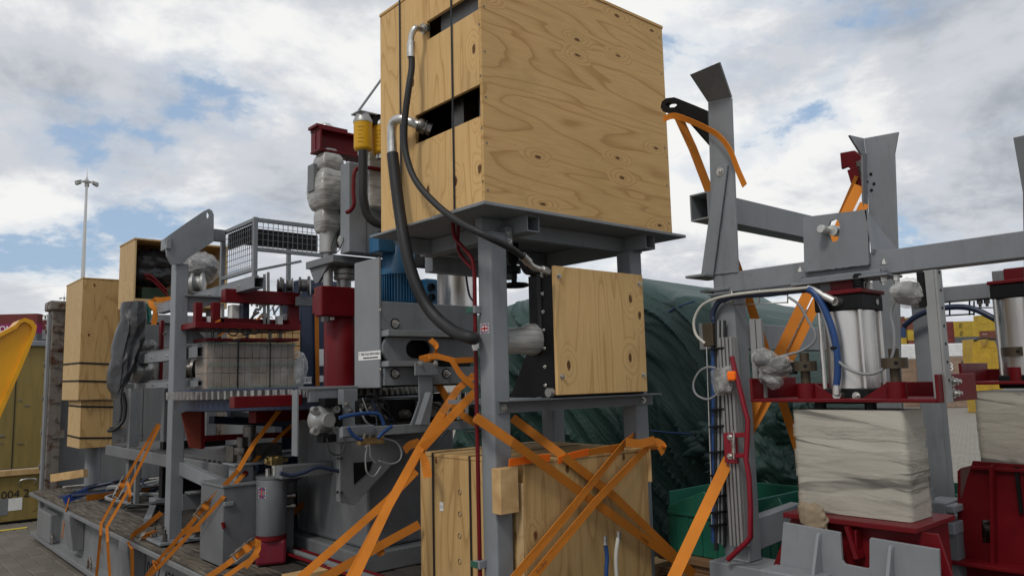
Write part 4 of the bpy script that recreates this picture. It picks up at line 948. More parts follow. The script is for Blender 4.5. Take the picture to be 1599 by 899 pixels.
# shelf below the ram and hanging side plate
sy0 = 4.36; sh0 = at(466, 609, y=sy0); sh1 = at(600, 605, y=sy0)
m = MB(); m.prism([(sh0.x, sy0, sh1.z), (sh1.x + .1, sy0, sh1.z), (sh1.x + .1, 5.02, sh1.z), (rx - .1, 5.02, sh1.z), (rx - .16, 4.75, sh1.z)], (0, 0, .018)); part(m, 'shelf', GREYL, ps, .003)
m = MB(); m.box(sh0.x + .002, sh0.x + .014, sy0 + .02, sy0 + .09, at(472, 712, y=sy0).z, sh1.z - .001); part(m, 'side_plate', GREY, ps, .002)
m = MB(); a = at(536, 690, y=4.28); b = at(559, 612, y=4.28); m.box(a.x, b.x, 4.28, 4.35, a.z, sh1.z - .002); part(m, 'post', GREY, ps, .004)
m = MB(); a = at(484, 630, y=4.36); m.box(a.x, at(540, 620, y=4.36).x, 4.365, 4.40, at(484, 628, y=4.36).z, sh1.z - .002); part(m, 'hanger', GREY, ps, .003)
m = MB()
for px, py in ((541, 631), (539, 668), (547, 640)): m.bolt(at(px, py, y=4.279), (0, -1, 0), .010)
part(m, 'bolt', ZINC, ps)
# diaphragm pump
dp = thing('diaphragm_pump', 'cast aluminium diaphragm pump with four lugs below the shelf', 'pump', (2.4, 4.3, 1.6)); pc_ = at(514, 656, y=4.22)
m = MB(); m.lathe(pc_ + V((0, .12, 0)), (0, -1, 0), [(.03, 0), (.085, .01), (.085, .05), (.07, .07), (.045, .085), (.045, .11), (.04, .125)], 28); part(m, 'chamber', CAST, dp)
for sx in (-1, 1):
    for sz in (-1, 1):
        m = MB(); e = pc_ + V((sx * .068, .05, sz * .062)); m.bar(pc_ + V((0, .05, 0)), e, .022, .022, (0, 1, 0)); m.lathe(e, (0, -1, 0), [(.022, -.02), (.022, .02), (.012, .02), (.012, .01)], 14); part(m, 'lug', CAST, dp)
m = MB(); m.box(pc_.x - .03, pc_.x + .06, 4.24, 4.32, pc_.z - .13, pc_.z - .085); m.box(pc_.x - .02, pc_.x + .07, 4.24, 4.32, pc_.z + .085, pc_.z + .13); m.box(pc_.x + .07, pc_.x + .11, 4.26, 4.32, pc_.z - .07, pc_.z + .09); part(m, 'valve_block', BLACK, dp, .004)
m = MB(); m.tube(smooth_path([pc_ + V((-.02, -.01, -.1)), pc_ + V((-.01, -.03, -.18)), pc_ + V((.06, -.03, -.2)), pc_ + V((.10, -.02, -.13))], 6), .004, 6); part(m, 'cable', RUBBER, dp)
# blue air hoses and manifold
ah = thing('air_manifold', 'brass air manifold with blue and clear hoses on the press', 'manifold', (2.55, 4.15, 1.5))
yq_ = 4.02
a = at(562, 684, y=yq_); b = at(601, 692, y=yq_); m = MB(); m.box(a.x, b.x, yq_, yq_ + .04, b.z, a.z); part(m, 'block', BRASS, ah, .003)
m = MB()
for px in (568, 577, 588): q = at(px, 684, y=yq_ + .01); m.cyl(q, q + V((0, -.02, .03)), .010, n=8)
part(m, 'fitting', ZINC, ah)
for pts in ([(530, 652), (548, 648), (570, 645), (590, 646), (597, 655), (600, 664)], [(544, 667), (549, 676), (558, 684), (566, 686)], [(590, 684), (597, 676), (605, 670), (612, 665)]):
    m = MB(); m.tube(smooth_path([at(x_, y_, y=yq_ - .03) for x_, y_ in pts], 6), .011, 8); part(m, 'blue_hose', BLUEH, ah)
for pts in ([(600, 684), (618, 690), (627, 704), (624, 718), (610, 724), (592, 719)], [(574, 695), (571, 714), (573, 736), (584, 743), (595, 728)], [(577, 694), (579, 712), (586, 722)]):
    m = MB(); m.tube(smooth_path([at(x_, y_, y=yq_ - .02) for x_, y_ in pts], 6), .005, 6); part(m, 'clear_hose', HOSEG, ah)
m = MB(); m.tube(smooth_path([at(x_, y_, y=4.3) for x_, y_ in ((437, 738), (455, 742), (475, 737), (496, 729), (520, 733), (545, 739), (570, 742))], 6), .012, 8); part(m, 'navy_hose', NAVY, ah)
# horizontal rail and its angle leg
ra = at(535, 684, y=4.06); m = MB(); m.box(ra.x, x1p + .02, 4.06, 4.10, ra.z, ra.z + .055); part(m, 'front_rail', GREY, ps, .003)
a = at(535, 682, y=4.03); b = at(585, 663, y=4.03); m = MB(); m.box(a.x, b.x, 4.03, 4.058, a.z, b.z); part(m, 'valve_plate', GREY, ps, .003)
m = MB(); m.prism(PY(4.0, [(654, 570), (673, 572), (676, 600), (674, 640), (667, 664), (641, 664), (648, 646), (655, 625)]), (0, .012, 0)); lbk = part(m, 'leg_bracket', GREY, ps, .002)
m = MB(); m.prism(PY(3.988, [(664, 612), (668, 616), (662, 662), (648, 662)]), (0, -.06, 0)); part(m, 'rib', GREY, lbk)
a = at(648, 586, y=3.99); b = at(684, 566, y=3.99); m = MB(); m.box(a.x, b.x, 3.985, 3.999, a.z, b.z); bh_ = part(m, 'bracket_head', GREY, ps, .003)
m = MB()
for px in (656, 680): m.bolt(at(px, 567, y=3.984), (0, -1, 0), .012)
part(m, 'bolt', ZINC, bh_)
# pedestal
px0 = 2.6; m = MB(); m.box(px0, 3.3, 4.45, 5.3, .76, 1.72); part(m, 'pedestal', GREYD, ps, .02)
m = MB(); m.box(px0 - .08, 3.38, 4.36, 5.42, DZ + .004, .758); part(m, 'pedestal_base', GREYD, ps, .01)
m = MB(); m.prism(PY(4.28, [(531, 692), (592, 686), (633, 684), (633, 703), (554, 788), (531, 784)]), (0, .05, 0)); part(m, 'gusset', GREYD, ps, .003)
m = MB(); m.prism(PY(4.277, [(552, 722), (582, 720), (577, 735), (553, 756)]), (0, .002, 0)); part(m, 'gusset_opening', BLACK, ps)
m = MB()
for px, py in ((528, 715), (533, 715), (527, 768), (533, 768)): m.bolt(at(px, py, y=4.279), (0, -1, 0), .006)
part(m, 'bolt', DARKM, ps)
m = MB(); a = at(440, 745, y=4.9); b = at(548, 712, y=4.9); m.box(a.x, px0 - .002, 4.9, 5.0, at(500, 742, y=4.9).z, at(500, 722, y=4.9).z); part(m, 'outrigger_tube', GREYD, ps, .006)
for k, (ya, xr_, mt) in enumerate(((4.2, 1.0, RED), (4.12, .9, GREYD), (4.04, .9, RED))):
    m = MB(); m.tube([(2.47 - k * .06, 5.5, DZ + .06), (2.47 - k * .06, 3.5, DZ + .06)], .011 if k != 1 else .02, 10); part(m, 'floor_pipe', mt, ps)
for px, py in ((512, 845), (452, 862), (500, 862)):
    q = at(px, py, z=DZ); m = MB(); m.cyl(q, q + V((0, 0, .14)), .014); m.cyl(q, q + V((0, 0, .015)), .04); m.cyl(q + V((0, 0, .1)), q + V((0, 0, .13)), .025); part(m, 'levelling_foot', DARKM, ps)
# ================================================================== turntable
TC = V((2.75, 5.56, 0)); TR = 1.01; tz1, tz0 = 1.785, 1.732
tt = thing('turntable', 'large toothed turntable ring with navy underside', 'turntable', (TC.x, TC.y, tz0))
m = MB(); n = 128; pts = []
for k in range(n):
    a_ = 6.28319 * k / n; st = 6.28319 / n
    for f_, r_ in ((0, TR - .03), (.22, TR), (.52, TR), (.74, TR - .03)): pts.append((TC.x + math.cos(a_ + f_ * st) * r_, TC.y + math.sin(a_ + f_ * st) * r_))
hole = [(TC.x + (p[0] - TC.x) / math.hypot(p[0] - TC.x, p[1] - TC.y) * .72, TC.y + (p[1] - TC.y) / math.hypot(p[0] - TC.x, p[1] - TC.y) * .72) for p in pts]
m.holed([V((a_, b_, tz0)) for a_, b_ in pts], [V((a_, b_, tz0)) for a_, b_ in hole], (0, 0, tz1 - tz0)); part(m, 'gear_ring', metal('gear_steel', (.34, .33, .315), .45, (5, 5, 5), .3), tt)
m = MB(); m.lathe((TC.x, TC.y, tz1 + .001), (0, 0, 1), [(.93, 0), (.93, .012), (.2, .014)], 64); part(m, 'table_top', NAVY, tt)
m = MB(); m.lathe((TC.x, TC.y, tz0 - .085), (0, 0, 1), [(.86, 0), (.955, .01), (.955, .084)], 64); part(m, 'under_disc', NAVY, tt)
m = MB(); m.bar((2.15, 5.2, tz0 - .13), (3.2, 5.5, tz0 - .13), .08, .08); m.bar((2.55, 4.9, tz0 - .13), (3.0, 6.2, tz0 - .13), .08, .078); part(m, 'spider', RED, tt, .004)
m = MB(); m.cyl((2.78, 5.45, .76), (2.78, 5.45, tz0 - .17), .16, n=24); part(m, 'bearing_column', GREYD, tt)
q = at(365, 625, y=4.95); m = MB(); m.box(at(366, 625, y=4.62).x, at(472, 625, y=4.62).x, 4.62, 4.7, at(420, 635, y=4.62).z, at(420, 617, y=4.62).z); part(m, 'red_rail', RED, tt, .004)
yc_ = 5.9
ch = thing('chute', 'red oxide tapering chute plate hanging under the turntable', 'chute', (2.0, yc_, 1.3))
m = MB(); m.prism(PY(yc_, [(283, 645), (314, 634), (314, 701), (296, 698)]), (0, .01, 0)); part(m, 'plate', RUSTRED, ch)
m = MB(); m.prism(PY(yc_, [(314.4, 634), (320, 634), (320, 699), (314.4, 701)]), (0, .12, 0)); part(m, 'flange', RED, ch)
m = MB(); m.bar(at(318, 684, y=yc_ + .02), at(468, 677, y=yc_ + .02), .05, .04); part(m, 'cross_bar', RED, ch, .003)
m = MB(); m.bar(at(316, 640, y=yc_ + .02), at(316, 640, y=yc_ + .02) + V((0, 0, .10)), .04, .04, (1, 0, 0)); part(m, 'hanger', RED, ch)
# ================================================================== roller conveyor
rc = thing('roller_conveyor', 'dark roller conveyor lying along the deck under the turntable', 'conveyor', (3.0, 7.4, DZ))
for k in range(32):
    yy = 6.1 + k * .112
    if k == 0: m = MB(); m.cyl((2.37, yy, 1.19), (3.68, yy, 1.19), .036, n=12); ro = part(m, 'roller', DARKM, rc); y00 = yy
    else:
        o = ro.copy(); COL.objects.link(o); o.location.y += yy - y00
for xx in (2.32, 3.685):
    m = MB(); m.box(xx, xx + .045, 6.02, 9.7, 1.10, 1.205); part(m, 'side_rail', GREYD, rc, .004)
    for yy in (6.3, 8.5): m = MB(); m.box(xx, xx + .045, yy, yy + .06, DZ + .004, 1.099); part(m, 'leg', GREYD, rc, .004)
m = MB(); m.bar(at(330, 655, y=6.3), at(470, 662, y=6.6), .07, .06); m.bar(at(358, 645, y=6.5), at(440, 655, y=6.9), .05, .05); part(m, 'drive_cover', NAVY, rc, .006)
# ================================================================== left part: column, cage, head, crates
lcn = thing('lifting_column', 'grey steel column with lifting eye plate at the rack edge', 'column', (2.05, 6.45, DZ))
LCY = 6.4
m = MB(); m.box(2.0, 2.1, LCY, LCY + .12, DZ + .03, at(270, 410, y=LCY).z); part(m, 'post', GREY, lcn, .006)
outer = [(258, 372), (266, 366), (292, 347.5), (318, 330), (326, 326), (331, 328.5), (334, 335), (334, 356), (334, 377), (314, 390), (298, 400), (285, 412), (268, 413), (261, 400)]
ec = (325, 336); hole = []
for a_, b_ in outer:
    dx, dy = a_ - ec[0], b_ - ec[1]; ln = math.hypot(dx, dy); hole.append((ec[0] + dx / ln * 2.6, ec[1] + dy / ln * 5))
m = MB(); m.holed(PY(LCY - .012, outer), PY(LCY - .012, hole), (0, .025, 0)); part(m, 'eye_plate', GREY, lcn)
m = MB(); a = at(260, 388, y=LCY - .03); b = at(268, 371, y=LCY - .03); m.box(a.x, b.x, LCY - .03, LCY + .12, a.z, b.z); part(m, 'cap_block', GREYL, lcn, .004)
m = MB(); m.box(1.90, 2.24, LCY - .12, LCY + .24, DZ + .008, DZ + .03); part(m, 'base_plate', GREY, lcn, .004)
m = MB()
for dx, dy in ((.05, -.07), (.29, -.07), (.05, .19)): m.bolt((1.9 + dx, LCY + dy, DZ + .03), (0, 0, 1), .018, .05)
part(m, 'anchor_bolt', DARKM, lcn)
m = MB(); m.prism(PY(LCY + .02, [(285, 462), (352, 466), (350, 470), (291, 488), (285, 488)]), (0, .012, 0)); part(m, 'upper_bracket', GREY, lcn, .002)
m = MB(); m.prism(PY(LCY + .02, [(285, 512), (305, 512), (322, 530), (322, 536), (285, 536)]), (0, .012, 0)); part(m, 'lower_bracket', GREY, lcn, .002)
m = MB(); a = at(288, 462, y=LCY); b = at(346, 459, y=LCY); m.box(a.x, at(352, 466, y=LCY).x, LCY - .02, LCY + .12, a.z, a.z + .012); part(m, 'bracket_flange', GREY, lcn)
m = MB(); m.bolt(at(258, 521, x=1.999), (-1, 0, 0), .012); m.bolt(at(256, 822, x=1.999), (-1, 0, 0), .012); part(m, 'bolt', DARKM, lcn)
m = MB(); m.bar(at(283, 730, y=6.44), at(344, 757, y=5.75), .06, .10); part(m, 'outrigger', GREY, lcn, .004)
m = MB(); m.prism([(2.104, 6.42, b) for b in ()] or PY(6.35, [(285, 772), (346, 762), (346, 790), (285, 797)]), (0, .02, 0)); m.box(2.10, 2.5, 6.25, 6.37, at(300, 769, y=6.35).z, at(300, 767, y=6.35).z + .004); part(m, 'tie_channel', GREYD, lcn, .003)
# travelling rail tubes
def tube_thing(label, x, z, y0, y1, w_=.085, h_=.085, mat=None, nm='rail_tube'):
    r = thing(nm, label, 'tube', (x, y0, z - h_ / 2)); m = MB(); m.hollow((x, y0, z), (x, y1, z), w_, h_, .007); part(m, 'tube', mat or GREY, r)
    m = MB(); m.box(x - w_ * .2, x + w_ * .2, y0 + .05, y1, z + h_ / 2 + .0005, z + h_ / 2 + .02); part(m, 'rail_strip', GREYD, r, .002)
    for k in range(4):
        yy = y0 + .3 + k * (y1 - y0 - .5) / 3; m = MB(); m.bolt((x - w_ / 2, yy, z), (-1, 0, 0), .008); part(m, 'bolt', ZINC, r)
    return r
q = at(405, 441, y=5.75); tube_thing('upper grey rail tube with open end below the mesh cage', q.x, q.z, 5.75, 8.2)
q = at(316, 549, y=6.22); tube_thing('middle grey rail tube with open end beside the eye column', q.x, q.z, 6.22, 8.0, mat=GREYL)
q = at(317, 598, y=6.25); tube_thing('lowest grey rail tube with open end just above the gear ring', q.x, q.z, 6.25, 8.0, .085, .05, GREYL)
# mesh cage
cg = thing('mesh_cage', 'grey steel frame cage with wire mesh sides above the rail', 'cage', (2.7, 6.2, 2.65))
cx0, cy0 = at(396, 400, y=5.85).x, 5.85; cz1 = at(396, 338, y=cy0).z; cz0 = at(396, 418, y=cy0).z - .02; cy1 = at(346, 380, x=cx0).y; cx1 = at(505, 380, y=cy0).x
s = .035
for (a_, b_, nm) in ((cx0, cy0, 1), (cx0, cy1, 1), (cx1, cy0, 1), (cx1, cy1, 1)):
    m = MB(); m.box(a_, a_ + s, b_, b_ + s, cz0 - .06, cz1); part(m, 'post', GREY, cg, .004)
for zz in (cz1 - s, cz0):
    m = MB(); m.box(cx0 + .003, cx0 + s - .003, cy0 + s, cy1, zz, zz + s - .004); part(m, 'side_rail', GREY, cg, .003)
    m = MB(); m.box(cx0 + s, cx1, cy0 + .003, cy0 + s - .003, zz if zz > cz0 + .1 else at(450, 396, y=cy0).z, (zz if zz > cz0 + .1 else at(450, 396, y=cy0).z) + s - .004); part(m, 'front_rail', GREY, cg, .003)
m = MB(); k = 0
zb = at(450, 396, y=cy0).z
yy = cy0 + s + .045
while yy < cy1: m.box(cx0 + .014, cx0 + .018, yy, yy + .004, cz0, cz1); yy += .042
zz = cz0 + .045
while zz < cz1 - .03: m.box(cx0 + .018, cx0 + .022, cy0 + s, cy1, zz, zz + .004); zz += .05
part(m, 'side_mesh', GREYM, cg)
m = MB(); xx = cx0 + s + .045
while xx < cx1: m.box(xx, xx + .004, cy0 + .014, cy0 + .018, zb, cz1); xx += .042
zz = zb + .045
while zz < cz1 - .03: m.box(cx0 + s, cx1, cy0 + .018, cy0 + .022, zz, zz + .004); zz += .05
part(m, 'front_mesh', GREYM, cg)
zd = at(450, 385, y=cy0 + .25).z
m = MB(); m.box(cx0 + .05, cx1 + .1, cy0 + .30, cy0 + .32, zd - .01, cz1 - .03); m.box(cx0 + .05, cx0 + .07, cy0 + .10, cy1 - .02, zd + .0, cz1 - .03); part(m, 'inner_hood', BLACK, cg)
m = MB(); m.box(at(334, 367, y=LCY).x, cx0 - .004, cy1 - .1, cy1 - .04, at(340, 378, y=6.5).z, at(340, 360, y=6.5).z); part(m, 'link_beam', GREY, cg, .004)
m = MB(); m.bar(at(400, 422, y=5.84), at(470, 408, y=5.84), .03, .02); part(m, 'lower_rail', GREY, cg, .003)
# red clamping head with the wrapped brick pack
hd = thing('clamping_head', 'dark red clamping head with beams, plates and cylinders above the wrapped pack', 'press head', (2.6, 6.2, 2.25)); HY = 6.15
def hbox(px0, py0, px1, py1, nm, mt, dy=0., dep=.06, bev=.004, rel=None):
    a = at(px0, py1, y=HY + dy); b = at(px1, py0, y=HY + dy); m = MB(); m.box(a.x, b.x, HY + dy, HY + dy + dep, a.z, b.z); return part(m, nm, mt, hd, bev)
hbox(352, 457, 468, 471, 'top_beam', RED, -.05, .1); hbox(352, 457, 468, 471, 'top_beam', RED, .45, .1)
for a_, b_ in ((305, 317), (332, 345)): hbox(a_, 472, b_, 507, 'upright', RED, 0, .06)
hbox(453, 471, 468, 507, 'upright', RED, -.02, .06)
hbox(305, 507, 470, 511, 'cross_plate', RED, -.08, .5, .002); hbox(305, 500, 470, 506.5, 'cross_lip', RED, .05, .02, .002)
for a_, b_ in ((322, 364), (376, 417), (429, 467)): hbox(a_, 528, b_, 531.5, 'pressure_pad', RED, -.03, .3, .002)
for px in (331, 342, 385, 421, 437): hbox(px, 511.5, px + 4, 527.5, 'pad_stem', DARKM, .05, .03)
hbox(379, 470.5, 390, 505, 'blue_cylinder', NAVY, .1, .08); hbox(362, 476, 379, 505, 'control_box', WHITE, .2, .1); hbox(346, 474, 350, 506, 'guide_rod', ZINC, .05, .03, 0)
hbox(324, 494, 330, 506.5, 'white_bush', WHITE, .02, .06); hbox(345, 480, 351, 506.5, 'white_bush', WHITE, .1, .06); hbox(434, 493, 442, 506.5, 'white_bush', WHITE, .0, .06); hbox(444, 490, 450, 506.5, 'white_bush', WHITE, .06, .06)
for px, t0 in ((437, 433), (417, 425), (411, 428)):
    a = at(px + 2, t0, y=HY + .03); b = at(px + 2, 506, y=HY + .03); m = MB(); m.cyl(a, b, .012); part(m, 'screw_rod', CAST, hd)
for px, py in ((364, 518), (385, 517), (397, 516)):
    q = at(px, py, y=HY - .06); m = MB(); m.tube([q + V((math.cos(k * .449) * .04, 0, math.sin(k * .449) * .028)) for k in range(15)], .006, 6); part(m, 'cable_loop', RUBBER, hd)
for px, py in ((340, 525), (334, 505), (400, 499)):
    q = at(px, py, y=HY - .04); m = MB(); m.bar(q, q + V((.05, 0, .03)), .02, .01); part(m, 'orange_clip', ORANGE, hd)
m = MB(); rs = random.Random(5)
for k in range(26):
    q = at(rs.uniform(392, 432), rs.uniform(472, 503), y=HY + rs.uniform(.05, .25)); e = q + V((rs.uniform(-.08, .08), rs.uniform(-.05, .05), rs.uniform(-.1, .1))); m.tube([q, (q + e) / 2 + V((0, 0, .02)), e], rs.choice((.004, .007, .012)), 6)
part(m, 'pneumatic_lines', CAST, hd, kind='stuff')
for px, py in ((438, 447), (452, 446)):
    q = at(px, py, y=HY); m = MB(); m.lathe(q, (.9, -.45, 0), [(.02, -.03), (.062, -.026), (.062, -.014), (.045, -.01), (.045, .014), (.066, .018), (.066, .03), (.02, .034)], 24); part(m, 'flanged_wheel', DARKM, hd)
wl = thing('flanged_wheel', 'dark flanged wheel on an axle between the red head and red clamp', 'wheel', at(475, 445, y=6.0)); q = at(476, 446, y=6.0)
m = MB(); m.lathe(q, (.85, -.5, 0), [(.02, -.05), (.075, -.045), (.075, -.03), (.05, -.025), (.05, .02), (.08, .025), (.08, .045), (.02, .05)], 28); part(m, 'tread', DARKM, wl)
m = MB(); m.box(at(466, 470, y=6.02).x, at(500, 470, y=6.02).x, 6.02, 6.08, at(480, 477, y=6.0).z, at(480, 463, y=6.0).z); part(m, 'axle_beam', GREYD, wl, .004)
m = MB(); m.bolt(at(491, 470, y=6.019), (0, -1, 0), .008); part(m, 'bolt', ZINC, wl)
pk = thing('brick_pack', 'brick slips wrapped in clear film on the turntable', 'brick pack', (2.6, 6.3, tz1 + .015)); a = at(324, 601, y=6.14); b = at(463, 536, y=6.14)
BRK = paint('buff_brick', (.27, .205, .155), .85, var=.3, dirt=(.45, .42, .38)); zpk = tz1 + .016
nb = 12; hb = (b.z - zpk) / 3
for rw in range(3):
    for k in range(nb):
        x0 = a.x + (b.x - a.x) * k / nb; m = MB(); m.box(x0 + .002, x0 + (b.x - a.x) / nb - .002, 6.17, 6.42, zpk + rw * hb + .002, zpk + (rw + 1) * hb - .004); part(m, 'brick', BRK, pk, .003)
m = MB()
def wrapf(s, t):
    th = t * 6.28319; c_, n_ = math.cos(th), math.sin(th); k = (abs(c_) ** 8 + abs(n_) ** 8) ** (-1 / 8.); x_ = (a.x + b.x) / 2 + c_ * k * ((b.x - a.x) / 2 + .012); y_ = 6.295 + n_ * k * .142; z_ = zpk + s * (b.z - zpk + .01)
    f_ = mnoise.noise(V((x_ * 9, y_ * 9, z_ * 22))) * .009; return V((x_ + c_ * f_, y_ + n_ * f_, z_))
m.grid(wrapf, 20, 90); part(m, 'film', FILMC, pk)
for px in (372, 422):
    xx = at(px, 560, y=6.14).x; m = MB(); m.ribbon([(xx, 6.14, zpk), (xx, 6.138, b.z + .015), (xx, 6.45, b.z + .015)], .012, (1, 0, 0), .001); part(m, 'strapping', BAND, pk)
m = MB()
for zz in (.03, .52, .98):
    for k in range(40): xx = a.x + (b.x - a.x) * (k + .5) / 40; m.box(xx, xx + .008, 6.148, 6.150, zpk + (b.z - zpk) * zz - .014, zpk + (b.z - zpk) * zz + .012)
part(m, 'film_print', plain('film_print_green', (.16, .22, .18)), pk, kind='stuff')
lg = MB(); lump(lg, at(467, 575, y=6.2), (0, 0, 1), (.06, .08), .14, .25, 12, seed=8.); part(lg, 'loose_film', FILM, pk)
# timber stack behind the head
tm = thing('timber_stack', 'stacked yellow pine timbers seen behind the red pads', 'timber', (3.0, 7.2, 2.0))
for i in range(6):
    for j in range(3):
        a_ = at(398 + i * 12, 560 - j * 20, y=7.2); b_ = at(409 + i * 12, 541 - j * 20, y=7.2); m = MB(); m.box(a_.x, b_.x, 7.2, 7.9, a_.z, b_.z); part(m, 'timber', PINE, tm, .004)
m = MB(); a_ = at(398, 561, y=7.2); m.box(a_.x, a_.x + .5, 7.2, 7.9, DZ + .004, a_.z - .002); part(m, 'support', GREYD, tm)
nv = thing('navy_cabinet', 'tall navy panel with white labels behind the red ram', 'cabinet', (3.75, 7.6, DZ))
a_ = at(468, 601, y=7.4); b_ = at(513, 438, y=7.4); m = MB(); m.box(a_.x, b_.x + .25, 7.4, 7.9, DZ + .004, b_.z); part(m, 'body', NAVY, nv, .02)
for p0, p1 in (((472, 574), (475, 560)), ((473, 599), (487, 588)), ((497, 596), (508, 586)), ((498, 571), (508, 545))):
    u_, v_ = at(*p0, y=7.397), at(*p1, y=7.397); m = MB(); m.box(u_.x, v_.x, 7.396, 7.399, u_.z, v_.z); part(m, 'label_sheet', WHITE, nv)
u_ = at(474, 597, y=7.395); lettering('287584', .05, (u_.x, 7.395, u_.z + .01), (1, 0, 0), (0, 0, 1), BLACKINK, nv, ext=.0004)
# trolley parts left of the eye column
tr = thing('trolley', 'grey trolley beam with geared motor and flanged wheels behind the eye column', 'trolley', (2.3, 8.4, 1.7)); TY = 8.0
def tbox(px0, py0, px1, py1, nm, mt, dy=0., dep=.1, bev=.004):
    a = at(px0, py1, y=TY + dy); b = at(px1, py0, y=TY + dy); m = MB(); m.box(a.x, b.x, TY + dy, TY + dy + dep, a.z, b.z); return part(m, nm, mt, tr, bev)
tbox(206, 545, 322, 560, 'beam', GREYL, 0, .1); tbox(248.5, 500, 257, 606, 'red_upright', RED, -.1, .06); tbox(195, 596, 322, 606, 'rail', GREYL, -.02, .12); tbox(225, 507, 250, 540, 'gear_block', GREYD, .1, .15); tbox(200, 560, 250, 597, 'motor_mount', GREYD, .15, .1); tbox(230, 540, 300, 547, 'angle', CAST, -.05, .03)
for px, rr_ in ((232, .095), (293, .11), (302, .10)):
    q = at(px, 577, y=TY - .08); m = MB(); m.lathe(q, (.8, -.6, 0), [(.02, -.06), (rr_, -.05), (rr_, -.03), (rr_ * .7, -.02), (rr_ * .7, .05), (rr_ * 1.05, .055), (rr_ * 1.05, .08), (.02, .085)], 26); part(m, 'wheel', CAST if px < 240 else DARKM, tr)
wrap(tr, 'plastic_bag', [(at(228, 540, y=TY - .1), (1, 0, .2), (.05, .05), .09, .3, 12, 2.6, 2.)], FILM)
m = MB(); lump(m, at(222, 577, y=TY - .15), (1, 0, 0), (.11, .11), .10, .12, 8, seed=6., sq=4); part(m, 'motor', CAST, tr)
tbox(296, 606.5, 312, 690, 'support_leg', GREYD, .1, .1); tbox(255, 606.5, 268, 690, 'support_leg', GREYD, .2, .1)
m = MB(); q = at(255, 690, y=TY + .1); m.box(q.x, q.x + .7, TY + .1, TY + .2, DZ + .004, q.z); part(m, 'foot', BLACK, tr)
m = MB()
for (x_, y_) in ((292, 430), (308, 428)):
    q = at(x_, y_ + 15, y=7.2); m.lathe(q, (.85, -.5, 0), [(.02, -.05), (.1, -.045), (.1, -.03), (.07, -.02), (.07, .03), (.1, .04), (.1, .06), (.02, .065)], 26)
part(m, 'upper_wheel', CAST, tr)
wrap(tr, 'film_bundle', [(at(312, 420, y=7.3), (1, .0, .3), (.13, .14), .16, .35, 7, 2.6, 12.)], FILM)
# ------------------------------------------------------------------ crates at the far end
def ply_crate(label, x0, x1, y0, y1, z0, z1, nm='plywood_crate', mt=PLYD, bands=(), sheath=True):
    r = thing(nm, label, 'crate', ((x0 + x1) / 2, (y0 + y1) / 2, z0))
    m = MB(); m.box(x0, x1, y0, y0 + T, z0, z1); part(m, 'front_panel', mt, r, .003)
    n = max(1, int((y1 - y0) / .28))
    for k in range(n): m = MB(); w_ = (y1 - y0 - T) / n; m.box(x0, x0 + T, y0 + T + .001 + k * w_, y0 + T - .002 + (k + 1) * w_, z0, z1); part(m, 'board', PLYS, r, .002)
    m = MB(); m.box(x1 - T, x1, y0 + T + .001, y1, z0, z1); part(m, 'side_panel', mt, r, .003)
    m = MB(); m.box(x0 + T, x1 - T - .001, y1 - T, y1, z0, z1); part(m, 'back_panel', mt, r, .003)
    m = MB(); m.box(x0 - .004, x1 + .004, y0 - .004, y1 + .004, z1 + .0005, z1 + .016); part(m, 'lid', mt, r, .003)
    m = MB(); m.box(x0 + T, x1 - T, y0 + T, y1 - T, z0, z0 + .012); part(m, 'floor', PLYS, r)
    for zz in bands: m = MB(); m.ribbon([(x0 + .1, y1 + .004, zz), (x0 - .004, y1 + .004, zz), (x0 - .004, y0 - .004, zz - .01), (x1 + .004, y0 - .004, zz - .03)], .02, (0, 0, 1), .002); part(m, 'strapping', BAND, r)
    return r
q = at(130, 435, y=10.0); q2 = at(127, 626, y=10.0); yb_ = at(104, 450, x=q.x).y; xb_ = at(190, 440, y=10.0).x
ply_crate('tall plywood crate raised on a grey post at far left', q.x, xb_, 10.0, yb_, q2.z + .012, q.z, bands=(at(128, 565, y=10.).z, at(128, 593, y=10.).z))
q = at(127, 626, y=10.05); q2 = at(127, 700, y=10.05)
ply_crate('small plywood crate hanging under the tall one at far left', q.x + .0, at(176, 650, y=10.05).x, 10.05, at(106, 660, x=q.x).y, q2.z, q.z - .012, bands=(at(128, 633, y=10.05).z, at(128, 682, y=10.05).z))
gp = thing('grey_post', 'round grey steel post carrying the two far left crates', 'post', (2.27, 10.3, DZ)); q = at(143, 765, z=DZ)
m = MB(); m.cyl((q.x, q.y, DZ + .02), (q.x, q.y, q2.z - .012), .085, n=28); part(m, 'shaft', GREY, gp); m = MB(); m.box(q.x - .18, q.x + .18, q.y - .15, q.y + .15, DZ + .004, DZ + .02); part(m, 'foot_plate', GREYD, gp, .003)
m = MB(); m.box(q.x - .13, q.x + .13, q.y - .12, q.y + .12, q2.z - .0115, q2.z - .0015); part(m, 'head_plate', GREYD, gp)
m = MB(); m.bar(at(82, 746, y=10.6), at(134, 738, y=10.1), .06, .09); solo(m, 'timber_batten', PINE, 'pale timber batten wedged between end post and grey post', 'timber', bevel=.004)
